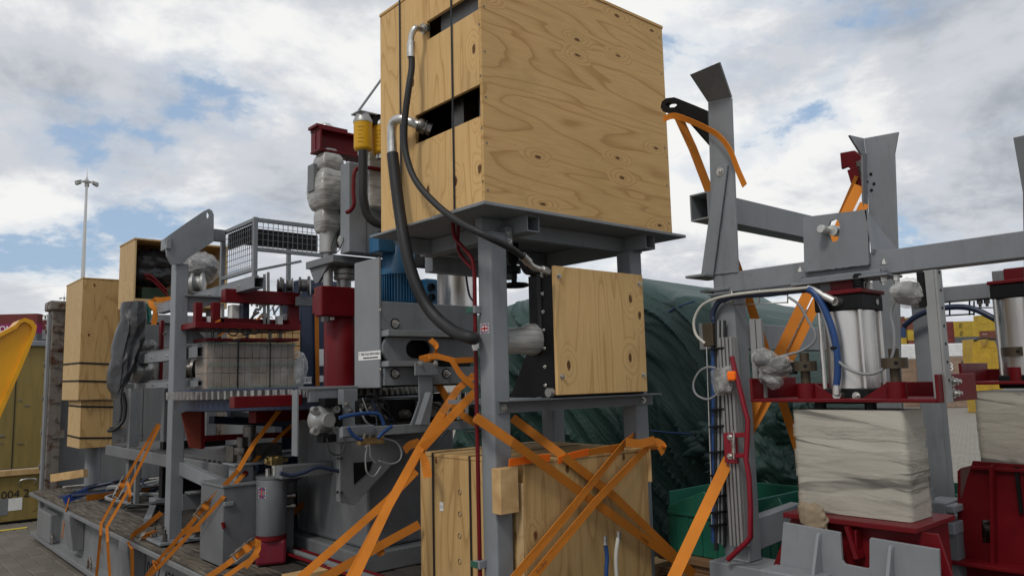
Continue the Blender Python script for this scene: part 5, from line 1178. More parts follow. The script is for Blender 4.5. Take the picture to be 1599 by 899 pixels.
# open crate
q = at(211, 374, y=8.8); zb_ = at(211, 476, y=8.8).z; yb_ = at(187, 400, x=q.x).y; xr = at(356, 400, y=8.8).x
oc2 = thing('open_crate', 'open-fronted plywood crate full of dark gear behind the eye column', 'crate', ((q.x + xr) / 2, 9.1, zb_))
for k in range(3): m = MB(); w_ = (yb_ - 8.8) / 3; m.box(q.x, q.x + .02, 8.8 + k * w_ + .001, 8.8 + (k + 1) * w_ - .002, zb_, q.z); part(m, 'board', PLYS, oc2, .002)
m = MB(); m.box(xr - .02, xr, 8.8, yb_, zb_, q.z); part(m, 'side_panel', PLYS, oc2, .002)
m = MB(); m.box(q.x + .021, xr - .021, yb_ - .02, yb_, zb_, q.z); part(m, 'back_panel', PLYD, oc2, .002)
m = MB(); m.box(q.x - .005, xr + .005, 8.795, yb_ + .005, q.z + .001, q.z + .02); part(m, 'lid', PLYD, oc2, .002)
m = MB(); m.box(q.x + .021, xr - .021, 8.8, yb_ - .021, zb_, zb_ + .02); part(m, 'floor', PLYD, oc2, .002)
m = MB(); m.box(q.x + .021, xr - .021, 8.801, 8.82, zb_ + .021, zb_ + .07); part(m, 'front_lip', PLYS, oc2, .002)
for xx in (q.x + .05, xr - .15):
    m = MB(); m.box(xx, xx + .1, 8.95, 9.05, DZ + .004, zb_ - .001); part(m, 'stand', GREYD, oc2)
gm = thing('packed_gear', 'dark bagged equipment and red hose inside the open crate', 'equipment', (q.x + .3, 9.1, zb_ + .02))
DARKBAG = paint('black_bag', (.022, .022, .025), .35, var=.4)
for i, (px, py, ru, hl) in enumerate(((240, 408, .13, .2), (228, 428, .12, .16), (250, 430, .12, .2))):
    m = MB(); lump(m, at(px, py, y=9.1), (1, 0, .1), (ru, ru), hl, .3, 6, seed=i * 2.1); part(m, 'bag', DARKBAG, gm)
a_ = at(221, 466, y=8.95); m = MB(); m.box(a_.x, a_.x + .35, 8.95, 9.3, zb_ + .02, at(221, 448, y=8.95).z); part(m, 'green_case', plain('dark_green_case', (.03, .055, .03)), gm, .01)
m = MB(); m.tube(smooth_path([at(225, 430, y=8.87), at(234, 430, y=8.87), at(246, 440, y=8.87), at(262, 456, y=8.87)], 6), .016, 8); m.tube(smooth_path([at(228, 434, y=8.86), at(240, 440, y=8.86), at(262, 462, y=8.86)], 6), .012, 8); part(m, 'red_hose', RED, gm)
# grey tarpaulin bundle and rope
tpm = paint('dark_grey_tarpaulin', (.038, .039, .042), .36, var=.3, bmp=.15, sc=9)
rows = [(472, 190, 226), (486, 187, 226), (505, 184, 225), (530, 177, 222), (555, 171, 214), (580, 167, 207), (598, 167, 198), (610, 170, 189), (622, 174, 181)]; TPY = 7.75
def tarp(s, t):
    k = s * (len(rows) - 1.001); i = int(k); f_ = k - i; y_, l_, r_ = [rows[i][j] * (1 - f_) + rows[i + 1][j] * f_ for j in range(3)]
    th = t * 6.28319; px = (l_ + r_) / 2 - math.cos(th) * (r_ - l_) / 2; p_ = at(px, y_, y=TPY); p_.y += -math.sin(th) * .14
    e_ = px + y_ * .28; nn = max(0, 1 - abs(mnoise.noise(V((e_ * .07, y_ * .016, 4.)))) * 2.2) ** 1.5 * .05 + max(0, 1 - abs(mnoise.noise(V((e_ * .16, y_ * .09, 2.)))) * 2.2) ** 1.5 * .007; p_.y -= nn; p_.x += nn * .2; return p_
m = MB(); m.grid(tarp, 70, 120); solo(m, 'tarpaulin', tpm, 'crumpled dark grey tarpaulin hanging beside the tall crate', 'tarpaulin')
m = MB()
for k in range(9):
    m.tube(smooth_path([at(226 + rs.uniform(-5, 6), 474, y=8.75 + rs.uniform(-.05, .05)), at(229 + rs.uniform(-6, 6), 492, y=8.72 + rs.uniform(-.05, .05)), at(226 + rs.uniform(-6, 6), 510, y=8.72), at(220 + rs.uniform(-6, 6), 530, y=8.75)], 6), .011, 6)
solo(m, 'green_rope', plain('green_rope', (.02, .12, .09), .7), 'hank of green rope hanging next to the grey tarpaulin', 'rope')
m = MB(); m.tube(smooth_path([at(192, 612, y=9.0), at(196, 630, y=9.0), at(193, 655, y=9.0), at(180, 670, y=9.0), at(170, 672, y=9.1)], 6), .02, 8); m.tube(smooth_path([at(188, 612, y=9.02), at(190, 640, y=9.02), at(184, 664, y=9.02), at(172, 668, y=9.1)], 6), .012, 8); solo(m, 'black_hose', RUBBER, 'black hose loop hanging below the grey tarpaulin', 'hose')
# ------------------------------------------------------------------ cabinet and grease tank on the deck
cb2 = thing('steel_cabinet', 'low grey steel cabinet with a motor shaft on top beside the tank', 'cabinet', (2.2, 5.35, DZ)); KY = 5.22
a_ = at(347, 868, y=KY); b_ = at(470, 760, y=KY); zc0_, zc1_ = DZ + .01, at(350, 762, y=KY).z
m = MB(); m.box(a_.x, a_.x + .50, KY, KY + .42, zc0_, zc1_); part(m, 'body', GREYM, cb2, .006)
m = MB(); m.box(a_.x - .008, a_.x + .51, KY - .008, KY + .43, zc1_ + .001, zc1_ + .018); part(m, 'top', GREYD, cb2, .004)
q = at(347, 785, y=KY); m = MB(); m.box(a_.x + .0, at(364, 785, y=KY).x, KY - .02, KY - .001, at(350, 790, y=KY).z, at(350, 783, y=KY).z); part(m, 'handle', GREY, cb2, .004)
m = MB(); m.cyl(at(348, 815, y=KY - .012), at(350, 824, y=KY - .012), .012); part(m, 'latch', RED, cb2)
zz = zc1_ + .018; q = at(378, 748, y=KY + .15); m = MB(); m.box(q.x - .06, q.x + .06, KY + .1, KY + .24, zz, zz + .11); m.box(q.x - .09, q.x + .12, KY + .06, KY + .28, zz + .11, zz + .125); sho = part(m, 'shaft_housing', GREY, cb2, .005)
m = MB(); m.cyl((q.x - .01, KY + .15, zz + .125), (q.x - .01, KY + .15, zz + .30), .03); m.cyl((q.x - .01, KY + .15, zz + .18), (q.x - .01, KY + .15, zz + .23), .05, n=8); m.cyl((q.x + .07, KY + .2, zz + .125), (q.x + .07, KY + .2, zz + .37), .045); m.box(q.x - .06, q.x + .3, KY + .17, KY + .3, zz + .13, zz + .24); part(m, 'shaft', DARKM, cb2, .003)
m = MB(); q2_ = at(378, 748, y=KY + .099); m.cyl((q.x, KY + .0995, zz + .055), (q.x, KY + .09, zz + .055), .02); part(m, 'red_plug', RED, sho)
tk = thing('grease_tank', 'grey cylindrical tank with dark red lower band on the deck', 'tank', (2.12, 4.8, DZ)); q = at(423, 880, z=DZ); r_ = .100
tz_ = at(423, 747, y=q.y).z; zb2 = at(423, 833, y=q.y).z
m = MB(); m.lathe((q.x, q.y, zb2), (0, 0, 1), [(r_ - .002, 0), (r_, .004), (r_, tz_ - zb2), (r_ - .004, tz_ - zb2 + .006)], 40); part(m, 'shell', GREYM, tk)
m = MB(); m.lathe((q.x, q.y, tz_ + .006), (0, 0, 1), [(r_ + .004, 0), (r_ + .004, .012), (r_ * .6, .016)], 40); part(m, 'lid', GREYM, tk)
m = MB(); m.lathe((q.x, q.y, zb2 - .03), (0, 0, 1), [(r_ + .002, 0), (r_ + .002, .028)], 40); part(m, 'clamp_band', RED, tk)
dq = V((-(q.y), q.x, 0)).normalized(); dn = V((-q.x, -q.y, 0)).normalized()
m = MB(); m.obb(V((q.x, q.y, (DZ + zb2) / 2 - .01)), dq, dn, (0, 0, 1), r_ * .98, r_ * .8, (zb2 - DZ) / 2 - .018); part(m, 'skirt', paint('crimson_skirt', (.15, .007, .020), .45), tk, .02)
a0 = math.atan2(dn.y, dn.x)
flag(lambda u, v, k: V((q.x + math.cos(a0 + .95 - u * .62) * -0 + math.cos(a0 - .95 + u * .55) * (r_ + .001 + k * .0004), q.y + math.sin(a0 - .95 + u * .55) * (r_ + .001 + k * .0004), tz_ - .115 + v * .07)), tk, .1, .06)
m = MB()
for dz_ in (.12, .19): e = V((q.x, q.y, tz_ - dz_)); m.cyl(e + dq * -1 * (r_ - .01), e - dq * (r_ + .045), .016); m.cyl(e - dq * (r_ + .03), e - dq * (r_ + .055), .022, n=8)
part(m, 'port', DARKM, tk)
m = MB(); e = V((q.x + .02, q.y, tz_ + .02)); m.cyl(e, e + V((0, 0, .07)), .022); m.cyl(e + V((-.05, 0, .0)), e + V((-.05, 0, .05)), .015); part(m, 'pump_stem', ZINC, tk)
m = MB(); m.box(e.x - .045, e.x + .04, e.y - .04, e.y + .04, e.z + .07, e.z + .13); m.cyl(e + V((-.07, 0, .10)), e + V((.09, 0, .10)), .02); m.cyl(e + V((0, -.06, .12)), e + V((0, .05, .12)), .014); part(m, 'pump_head', BRASS, tk, .004)
m = MB(); m.tube(smooth_path([e + V((.06, 0, .08)), e + V((.07, -.02, 0)), e + V((.13, -.02, -.04)), e + V((.25, .05, -.03))], 6), .008, 6); part(m, 'hose', NAVY, tk)
# floor clutter
for i, (px, py, lx, ly, lz, mt, lb, nm) in enumerate(((505, 893, .5, .1, .05, PINE, 'short pine plank lying on the deck near the tank', 'plank_offcut'), (455, 800, .12, .5, .09, PINE, 'pine chock on the deck between tank and pedestal', 'timber_chock'), (215, 760, .4, .3, .05, GREYL, 'pale grey steel plate lying on the deck beside the grey post', 'steel_plate'), (1010, 893, .35, .12, .08, PINE, 'pine baulk at the bottom beside the strapped crate', 'timber_baulk'))):
    q = at(px, py, z=DZ + .03); m = MB(); m.box(q.x - lx / 2, q.x + lx / 2, q.y - ly / 2, q.y + ly / 2, DZ + .006, DZ + .006 + lz); solo(m, nm, mt, lb, 'timber' if mt is PINE else 'plate', bevel=.004)
cm2 = thing('cable_heap', 'heap of black cables and small parts on the deck behind the eye column', 'cables', (2.6, 8.6, DZ))
for k in range(16):
    p0 = V((rs.uniform(2.15, 2.9), rs.uniform(7.3, 10.2), DZ + .03)); m = MB(); m.tube(smooth_path([p0, p0 + V((rs.uniform(-.2, .2), .2, rs.uniform(.02, .12))), p0 + V((rs.uniform(-.3, .3), .45, rs.uniform(.02, .1))), p0 + V((rs.uniform(-.3, .3), .7, 0))], 6), rs.choice((.012, .018, .025)), 6); part(m, 'cable', rs.choice((RUBBER, RUBBER, NAVY, HOSEG)), cm2)
for k in range(8):
    p0 = V((rs.uniform(2.3, 3.0), rs.uniform(7.2, 10.2), DZ + .004)); s_ = rs.uniform(.08, .2); m = MB(); m.box(p0.x, p0.x + s_, p0.y, p0.y + s_ * 1.5, p0.z, p0.z + s_ * rs.uniform(.4, 1)); part(m, 'bracket', rs.choice((GREYD, GREY, BLACK)), cm2, .005)
m = MB(); m.bar(V((2.1, 7.3, DZ + .05)), V((2.9, 9.6, DZ + .05)), .06, .05); solo(m, 'steel_tube', GREY, 'grey tube lying along the deck left of the eye column', 'tube', bevel=.004)
# ================================================================== right: press frame with two clamp units
FX = 3.1
fr_ = thing('block_press', 'grey welded frame of beams and flared guides at the right', 'frame', (3.5, 1.2, DZ))
fz1 = at(1200, 416.5, x=FX).z; fz0 = fz1 - .092; fy1 = at(1114, 440, x=FX).y
m = MB(); m.prism([(a_, fy1, b_) for a_, b_ in ((FX, fz0), (FX, fz1), (FX + .09, fz1), (FX + .09, fz1 - .008), (FX + .008, fz1 - .008), (FX + .008, fz0 + .008), (FX + .09, fz0 + .008), (FX + .09, fz0))], (0, -fy1 - .3, 0)); part(m, 'front_beam', GREY, fr_, .002)
m = MB(); m.prism(PX(FX, [(1105.5, 160), (1141.5, 152), (1152, 424), (1113, 428)]), (.014, 0, 0)); part(m, 'guide_plate', GREY, fr_, .002)
b0, b1 = at(1105.5, 160, x=FX), at(1141.5, 152, x=FX); t0, t1 = at(1077, 117, x=FX - .13), at(1123, 97.5, x=FX - .13)
m = MB(); m.prism([b0, b1, t1, t0], (.013, 0, .004)); part(m, 'flared_tip', GREYD, fr_, .001)
m = MB(); m.prism(PX(FX - .014, [(1118, 258), (1136, 257), (1112, 434), (1094, 433)]), (.012, 0, 0)); part(m, 'gusset', GREY, fr_, .002)
m = MB(); m.bolt(at(1124.5, 268, x=FX - .0145), (-1, 0, 0), .014); part(m, 'bolt', ZINC, fr_)
m = MB(); a_, b_ = at(1082, 436, x=FX - .02), at(1112, 431, x=FX - .02); m.box(FX - .08, FX + .1, b_.y, a_.y, a_.z, a_.z + .012); a_, b_ = at(1095, 457, x=FX), at(1140, 453, x=FX); m.box(FX - .01, FX + .1, b_.y, a_.y, a_.z - .0, a_.z + .012); part(m, 'stop_plate', GREY, fr_, .002)
cy_0, cy_1 = at(1154, 600, x=FX + .01).y, at(1117, 600, x=FX + .01).y; zcb = at(1130, 872, x=FX).z
m = MB(); m.box(FX + .011, FX + .11, cy_0, cy_1, zcb, fz0 - .001); part(m, 'column', GREY, fr_, .004)
m = MB(); m.box(FX - .06, FX + .16, cy_0 - .12, cy_1 + .04, DZ + .006, zcb - .002); part(m, 'column_foot', GREYL, fr_, .006)
m = MB(); m.bar(at(1160, 838, x=FX + .05), at(1245, 806, x=FX + .55) - V((0, .0, 0)), .06, .14); part(m, 'foot_brace', GREYL, fr_, .004)
# lifting eye
po = [(1031.5, 168), (1033.5, 159), (1040, 153.5), (1053, 152), (1078, 162), (1104, 173), (1107, 227), (1096, 208), (1077, 187), (1058, 178.5), (1044, 177.5), (1036, 174.5)]
ec = (1048, 164); ph_ = []
for a_, b_ in po:
    dx, dy = a_ - ec[0], b_ - ec[1]; ln = math.hypot(dx, dy); ph_.append((ec[0] + dx / ln * 9, ec[1] + dy / ln * 4.2))
m = MB(); m.holed(PX(FX + .05, po), PX(FX + .05, ph_), (.035, 0, 0)); part(m, 'lifting_eye', BLACK, fr_)
# cross tube
ty0, ty1 = 2.18, 2.29; e0 = at(1094, 349, y=ty1); e1 = at(1094, 309, y=ty1)
m = MB(); m.hollow((3.2, (ty0 + ty1) / 2, (e0.z + e1.z) / 2), (4.35, (ty0 + ty1) / 2, (e0.z + e1.z) / 2), ty1 - ty0, e1.z - e0.z, .008); part(m, 'cross_tube', GREY, fr_)
l0 = at(1165, 545, y=ty0); l1 = at(1165, 505, y=ty0); m = MB(); m.box(3.215, 4.35, ty0, ty1, l0.z, l1.z); part(m, 'lower_cross_tube', GREY, fr_, .004)
m = MB(); q = at(1246, 525, y=ty0 - .001); m.box(q.x, q.x + .004, ty0 - .002, ty0, l0.z, l1.z); part(m, 'weld_seam', GREYD, fr_)
# bracket plate with slot and adjuster bolt
PXB = FX - .018
outer = PX(PXB, [(1254, 339), (1280, 336), (1303, 333), (1330, 330), (1353, 327), (1355, 360), (1357, 412), (1330, 415.5), (1303, 418.5), (1280, 421), (1256, 423), (1255, 380)])
hl = PX(PXB, [(1294, 352), (1296, 345), (1303, 342), (1309, 344), (1311, 351), (1311, 358), (1310, 368), (1308, 375), (1302, 378), (1297, 376), (1295, 370), (1294, 361)])
m = MB(); m.holed(outer, hl, (.014, 0, 0)); part(m, 'bracket_plate', GREY, fr_)
m = MB(); q = at(1302, 360, x=PXB); m.cyl(q + V((.03, 0, 0)), q - V((.012, 0, 0)), .022, n=16); m.lathe(q - V((.002, -.028, -.005)), (-1, 0, 0), [(.016, 0), (.019, .004), (.019, .05), (.015, .056)], 16); part(m, 'adjuster_bolt', ZINC, fr_)
q0 = at(1354, 327, x=PXB); m = MB(); m.prism([q0, q0 + V((.30, -.02, -.22)), V((q0.x + .30, q0.y - .02, fz1 + .005)), V((q0.x, q0.y - .015, fz1 + .005))], (0, .012, 0)); part(m, 'side_gusset', GREY, fr_, .002)
a_, b_ = at(1236, 436, x=PXB - .02), at(1386, 424, x=PXB - .02); m = MB(); m.box(PXB - .03, FX + .1, b_.y, a_.y, fz0 - .012, fz0 - .001); m.box(PXB - .012, PXB + .0, b_.y + .03, a_.y - .03, fz0 + .0, fz0 + .018); part(m, 'mount_flange', GREY, fr_, .003)
m = MB()
for px, py in ((1381, 413), (1250, 425)): m.bolt(at(px, py, x=PXB - .02), (0, 0, 1), .012, .012)
for px, py in ((1379, 434), (1399, 431)): q = at(px, py + 2, x=PXB + .02); m.bolt(V((q.x, q.y, fz0 - .012)), (0, 0, -1), .013, .018)
part(m, 'bolt', ZINC, fr_)
# flared guide angle behind
GX = 3.95
m = MB(); m.prism(PX(GX, [(1349, 216), (1403, 206), (1397, 240), (1404, 440), (1411, 800), (1366, 800), (1362, 440), (1352, 240)]), (.012, 0, 0)); part(m, 'guide_angle', GREY, fr_, .002)
g0 = [at(1352, 240, x=GX), at(1349, 216, x=GX), at(1327, 211, x=GX - .16), at(1345, 240, x=GX - .06)]; m = MB(); m.prism(g0, (.005, .012, 0)); part(m, 'flared_lip', GREYL, fr_)
g0 = [at(1352, 240, x=GX), at(1345.5, 240, x=GX - .06), at(1356, 800, x=GX - .06), at(1366, 800, x=GX)]; m = MB(); m.prism([q - V((0, .006, 0)) for q in g0], (.01, .014, 0)); part(m, 'guide_flange', GREYL, fr_)
m = MB()
for px, py in ((1360, 272), (1365, 287), (1361, 297), (1354, 284)): q = at(px, py, x=GX - .001); m.cyl(q, q - V((.002, 0, 0)), .008, n=10)
part(m, 'bolt_hole', BLACK, fr_)
m = MB(); m.prism(PX(GX, [(1582, 215), (1650, 200), (1650, 900), (1606, 900), (1597, 300)]), (.012, 0, 0)); part(m, 'guide_angle', GREYD, fr_, .002)
bz1 = at(1500, 445.5, x=4.1).z; bz0 = at(1500, 469, x=4.1).z; by1 = at(1412, 460, x=4.1).y
m = MB(); m.box(4.1, 4.19, -.3, by1, bz0, bz1); part(m, 'rear_beam', GREY, fr_, .004)
m = MB(); m.box(4.12, 4.2, by1 - .12, by1 - .02, DZ + .006, bz0 - .001); m.box(4.12, 4.2, .1, .2, DZ + .006, bz0 - .001); part(m, 'rear_column', GREY, fr_, .004)
m = MB()
for px in (1530, 1541): q = at(px, 470, x=4.14); m.bolt(V((4.14, q.y, bz0)), (0, 0, -1), .013, .02)
part(m, 'rear_bolt', DARKM, fr_)
# aluminium upright with sensor
au = thing('aluminium_upright', 'bare aluminium sensor upright bolted to the red yoke', 'upright', (2.98, 1.12, 1.7)); AX = 2.985
q0, q1 = at(1456, 620, x=AX), at(1456, 421, x=AX); a_ = at(1470, 500, x=AX).y; b_ = at(1448, 500, x=AX).y
m = MB(); m.box(AX, AX + .012, b_ - .036, b_, q0.z - .02, q1.z); m.box(AX, AX + .05, b_ - .046, b_ - .0365, q0.z - .02, q1.z); part(m, 'profile', ALU, au, .0015)
m = MB()
for k in range(7): q = V((AX - .0 + .025, b_ - .0466, q0.z + .06 + k * .065)); m.cyl(q, q - V((0, .001, 0)), .006, n=8)
part(m, 'slot_hole', BLACK, au)
m = MB(); a_ = at(1437, 480, x=AX + .01); b2 = at(1446, 424, x=AX + .01); m.box(AX + .0, AX + .02, b2.y, a_.y, a_.z, b2.z); part(m, 'sensor_bar', BLACK, au, .002)
wrap(au, 'wrapped_sensor', [(at(1419, 458, x=AX + .02), (0, 1, .15), (.048, .05), .06, .25, 20, 2.6, 4.4)], FILM)
# ------------------------------------------------------------------ pneumatic cylinder
def cyl_unit(label, cx_, cy_, zt_, zb_, lab2):
    r = thing('pneumatic_cylinder', label, 'cylinder', (cx_, cy_, zb_ - .06), 'pneumatic press cylinders'); hb_ = .098
    m = MB(); m.box(cx_ - hb_, cx_ + hb_, cy_ - hb_, cy_ + hb_, zt_ - .065, zt_); part(m, 'head_block', BLACK, r, .006)
    m = MB(); m.box(cx_ - hb_, cx_ + hb_, cy_ - hb_, cy_ + hb_, zb_ - .06, zb_); part(m, 'foot_block', BLACK, r, .006)
    m = MB(); m.cyl((cx_, cy_, zb_), (cx_, cy_, zt_ - .065), .097, n=48); part(m, 'barrel', STEEL, r)
    for sx in (-1, 1):
        for sy in (-1, 1): m = MB(); m.cyl((cx_ + sx * .084, cy_ + sy * .084, zb_), (cx_ + sx * .084, cy_ + sy * .084, zt_ - .065), .0095, n=12); part(m, 'tie_rod', STEEL, r)
    m = MB(); m.box(cx_ - .105, cx_ + .105, cy_ - .105, cy_ + .105, zt_ + .001, zt_ + .018); m.box(cx_ - .045, cx_ + .045, cy_ - .05, cy_ + .05, zt_ + .018, zt_ + .075); part(m, 'mount_plate', RED, r, .004)
    m = MB()
    for sy in (-1, 1): m.bolt((cx_ + .02, cy_ + sy * .08, zt_ + .018), (0, 0, 1), .014, .03)
    m.bolt((cx_ - hb_, cy_ - .05, zb_ - .03), (-1, 0, 0), .011, .01); m.cyl((cx_ + .04, cy_ - hb_, zt_ - .03), (cx_ + .04, cy_ - hb_ - .004, zt_ - .03), .012); m.cyl((cx_ + .04, cy_ - hb_, zb_ - .03), (cx_ + .04, cy_ - hb_ - .004, zb_ - .03), .012); part(m, 'bolt', ZINC, r)
    m = MB(); m.box(cx_ - .04, cx_ + .05, cy_ + .05, cy_ + .10, zt_ + .018, zt_ + .07); part(m, 'clevis', GREYD, r, .004)
    m = MB()
    for k in range(5): m.cyl((cx_ - .06, cy_ - .075, zt_ + .02 + k * .011), (cx_ - .06, cy_ - .075, zt_ + .027 + k * .011), .022, n=14)
    m.cyl((cx_ - .06, cy_ - .075, zt_ + .018), (cx_ - .06, cy_ - .075, zt_ + .08), .015); part(m, 'spring_stop', BLACK, r)
    return r
ccx, ccy = 3.13, at(1330, 540, x=3.13).y; zt_ = at(1340, 457, x=ccx - .098).z; zb_ = at(1340, 606, x=ccx - .098).z
cyl_unit('brushed steel press cylinder with tie rods under the front beam', ccx, ccy, zt_, zb_, '')
OX, OY, OZ = 1.02, -.42, .03
c2y = at(1601, 520, x=4.08).y
cyl_unit('brushed steel press cylinder of the rear unit at the right edge', 4.08, c2y, at(1590, 441, x=3.98).z, at(1590, 585, x=3.98).z, '')
# ------------------------------------------------------------------ red yokes
def yoke(label, x0, x1, y0, y1, z0, pre):
    r = thing('clamp_yoke', label, 'yoke', ((x0 + x1) / 2, (y0 + y1) / 2, z0), 'red clamp yokes')
    m = MB(); m.box(x0, x1, y0, y1, z0, z0 + .014); part(m, 'plate', RED, r, .003)
    m = MB(); m.box(x1 - .012, x1, y0 + .1, y1, z0 + .0142, z0 + .07); part(m, 'rear_lip', RED, r, .002)
    m = MB(); m.box(x0 + .003, x1 - .013, y1 - .012, y1, z0 + .0142, z0 + .10); part(m, 'end_lip', RED, r, .002)
    m = MB(); m.prism([(x0 + .001, y0, z0 + .0), (x0 + .001, y0, z0 + .10), (x1 - .013, y0, z0 + .10), (x1 - .013, y0, z0 + .0)], (0, -.012, 0)); part(m, 'end_plate', RED, r, .003)
    for yy in (y1 - .21, y0 + .17):
        m = MB(); xm_ = x0 + .09; m.cyl((xm_, yy, z0 + .0142), (xm_, yy, z0 + .075), .036, n=18); part(m, 'rod_socket', RED, r)
        s_ = -1 if yy > (y0 + y1) / 2 else 1
        m = MB(); m.prism([(xm_, yy + s_ * .034, z0 + .0142), (xm_, yy + s_ * .034, z0 + .073), (xm_, yy + s_ * .13, z0 + .0142)], (.01, 0, 0)); part(m, 'web', RED, r)
        m = MB(); m.cyl((xm_, yy, z0 + .075), (xm_, yy, z0 + .20), .019, n=14); m.cyl((xm_, yy, z0 + .125), (xm_, yy, z0 + .165), .047, n=22); part(m, 'locking_knob', KNOB, r)
        m = MB(); q = V((xm_, yy, z0 + .145)) + V((-.8, -.45, 0)).normalized() * .047; m.cyl(q, q + V((-.8, -.45, 0)).normalized() * .001, .008, n=10); part(m, 'knob_hole', BLACK, r)
    m = MB()
    for yy in (ccy - y0, ): pass
    for fx_ in (.3, .62): 
        for zz in (.03, .072): m.bolt((x0 + (x1 - x0) * .22 * (1 + fx_), y0 - .012, z0 + zz), (0, -1, 0), .013, .016)
    part(m, 'bolt', ZINC, r)
    m = MB()
    for fy in (.35, .62): m.cyl((x0 + .06, y0 + (y1 - y0) * fy, z0 - .03), (x0 + .06, y0 + (y1 - y0) * fy, z0), .022, n=12)
    part(m, 'foot_stud', BLACK, r)
    return r
KNOB = paint('bronze_knob', (.075, .058, .038), .5, .5, .3)
yx0 = 2.94; yz = at(1320, 628, x=yx0).z; yy1 = at(1171, 615, x=yx0).y; yy0 = at(1462, 628, x=yx0).y
yoke('dark red yoke clamped over the big film wrapped block', yx0, 3.32, yy0, yy1, yz, '')
y2z = at(1560, 600, x=3.92).z; yoke('dark red yoke of the rear unit at the right edge', 3.92, 4.28, at(1500, 600, x=3.92).y - .85, at(1499, 600, x=3.92).y, y2z, '')
# ------------------------------------------------------------------ film wrapped blocks
def wrapmat():
    m, t, p, l = newmat('wrapped_block_film'); v = obco(t, (1, 1, 1)); s_ = nd(t, 'ShaderNodeSeparateXYZ', {0: v})
    tl = nd(t, 'ShaderNodeMath', {0: s_.outputs[1], 1: -.18}, operation='MULTIPLY').outputs[0]
    zz = nd(t, 'ShaderNodeMath', {0: s_.outputs[2], 1: tl}, operation='ADD').outputs[0]
    vec = nd(t, 'ShaderNodeCombineXYZ', {0: s_.outputs[0], 1: s_.outputs[1], 2: nd(t, 'ShaderNodeMath', {0: zz, 1: 7.}, operation='MULTIPLY').outputs[0]}).outputs[0]
    n = noi(t, vec, 1.2, 3, .5, .6); st_ = noi(t, nd(t, 'ShaderNodeMapping', {0: vec, 'Scale': (1.2, 1.2, 2.2)}).outputs[0], 1.5, 5, .6, .5); b_ = noi(t, v, 3.5, 4)
    col = mixc(t, ramp(t, n, [(.3, 0), (.65, 1)]), (.34, .32, .27, 1), (.45, .425, .36, 1)); col = mixc(t, ramp(t, st_, [(.53, 0), (.62, .8)]), col, (.085, .08, .072, 1))
    col = mixc(t, ramp(t, b_, [(.56, 0), (.76, .45)]), col, (.15, .13, .105, 1)); n = noi(t, nd(t, 'ShaderNodeMapping', {0: vec, 'Scale': (1, 1, 5)}).outputs[0], 2, 3, .5, .3)
    l(col, p.inputs['Base Color']); p.inputs['Roughness'].default_value = .32; p.inputs['Specular IOR Level'].default_value = .5; bump(t, p, n, .16, .006); return m
WRAP = wrapmat(); WRAPB = clear('wrap_band_film', (.50, .47, .40), .15, .75, .25, 2.5, (1, 1, 8)); WRAPD = clear('dark_wrap_fold', (.10, .095, .085), .0, .85, .3, 3.0, (1, 1, 9))
def wrapped(label, x0, x1, y0, y1, z0, z1, seed):
    rg = random.Random(seed); r = thing('wrapped_block', label, 'block', ((x0 + x1) / 2, (y0 + y1) / 2, z0), 'film wrapped blocks')
    def ring(s, t, off, zf):
        th = t * 6.28319; c_, n_ = math.cos(th), math.sin(th); k = (abs(c_) ** 16 + abs(n_) ** 16) ** (-1 / 16.)
        x_ = (x0 + x1) / 2 + c_ * k * ((x1 - x0) / 2 + off); y_ = (y0 + y1) / 2 + n_ * k * ((y1 - y0) / 2 + off); z_ = zf(s, y_, x_)
        f_ = mnoise.noise(V((x_ * 3, y_ * 3, z_ * 7 + seed))) * .002; return V((x_ + c_ * f_, y_ + n_ * f_, z_))
    m = MB(); m.grid(lambda s, t: ring(s, t, 0, lambda s_, a, b: z0 + (z1 - z0) * s_), 50, 120); m.box(x0 + .01, x1 - .01, y0 + .01, y1 - .01, z1 - .01, z1 - .002); part(m, 'block', WRAP, r)
    zz = z0 + .02
    while zz < z1 - .05:
        h_ = rg.uniform(.04, .11); tl = rg.uniform(-.16, .12); zc_ = min(zz, z1 - h_ - .01); off_ = rg.uniform(.0025, .0055)
        def zf(s_, a, b, zc_=zc_, h_=h_, tl=tl): return max(z0 + .003, min(z1 - .003, zc_ + h_ * s_ + tl * (a - (y0 + y1) / 2) + .003 * math.sin(a * 40)))
        m = MB(); m.grid(lambda s, t: ring(s, t, off_, zf), 5, 96); part(m, 'film_band', WRAPD if rg.random() < .38 else WRAPB, r); zz += h_ * rg.uniform(.9, 1.6)
    return r
wx0 = 2.965; wy1, wy0 = at(1240, 700, x=wx0).y, at(1414, 700, x=wx0).y; wz0 = at(1340, 806, x=wx0).z
wrapped('big film wrapped block under the front red yoke', wx0, 3.165, wy0, wy1, wz0, yz - .03, 3)
w2 = at(1527, 700, x=3.95).y; wz2 = at(1560, 722, x=3.95).z; wrapped('film wrapped block of the rear unit at the right edge', 3.95, 4.28, w2 - .5, w2, wz2, y2z - .03, 8)
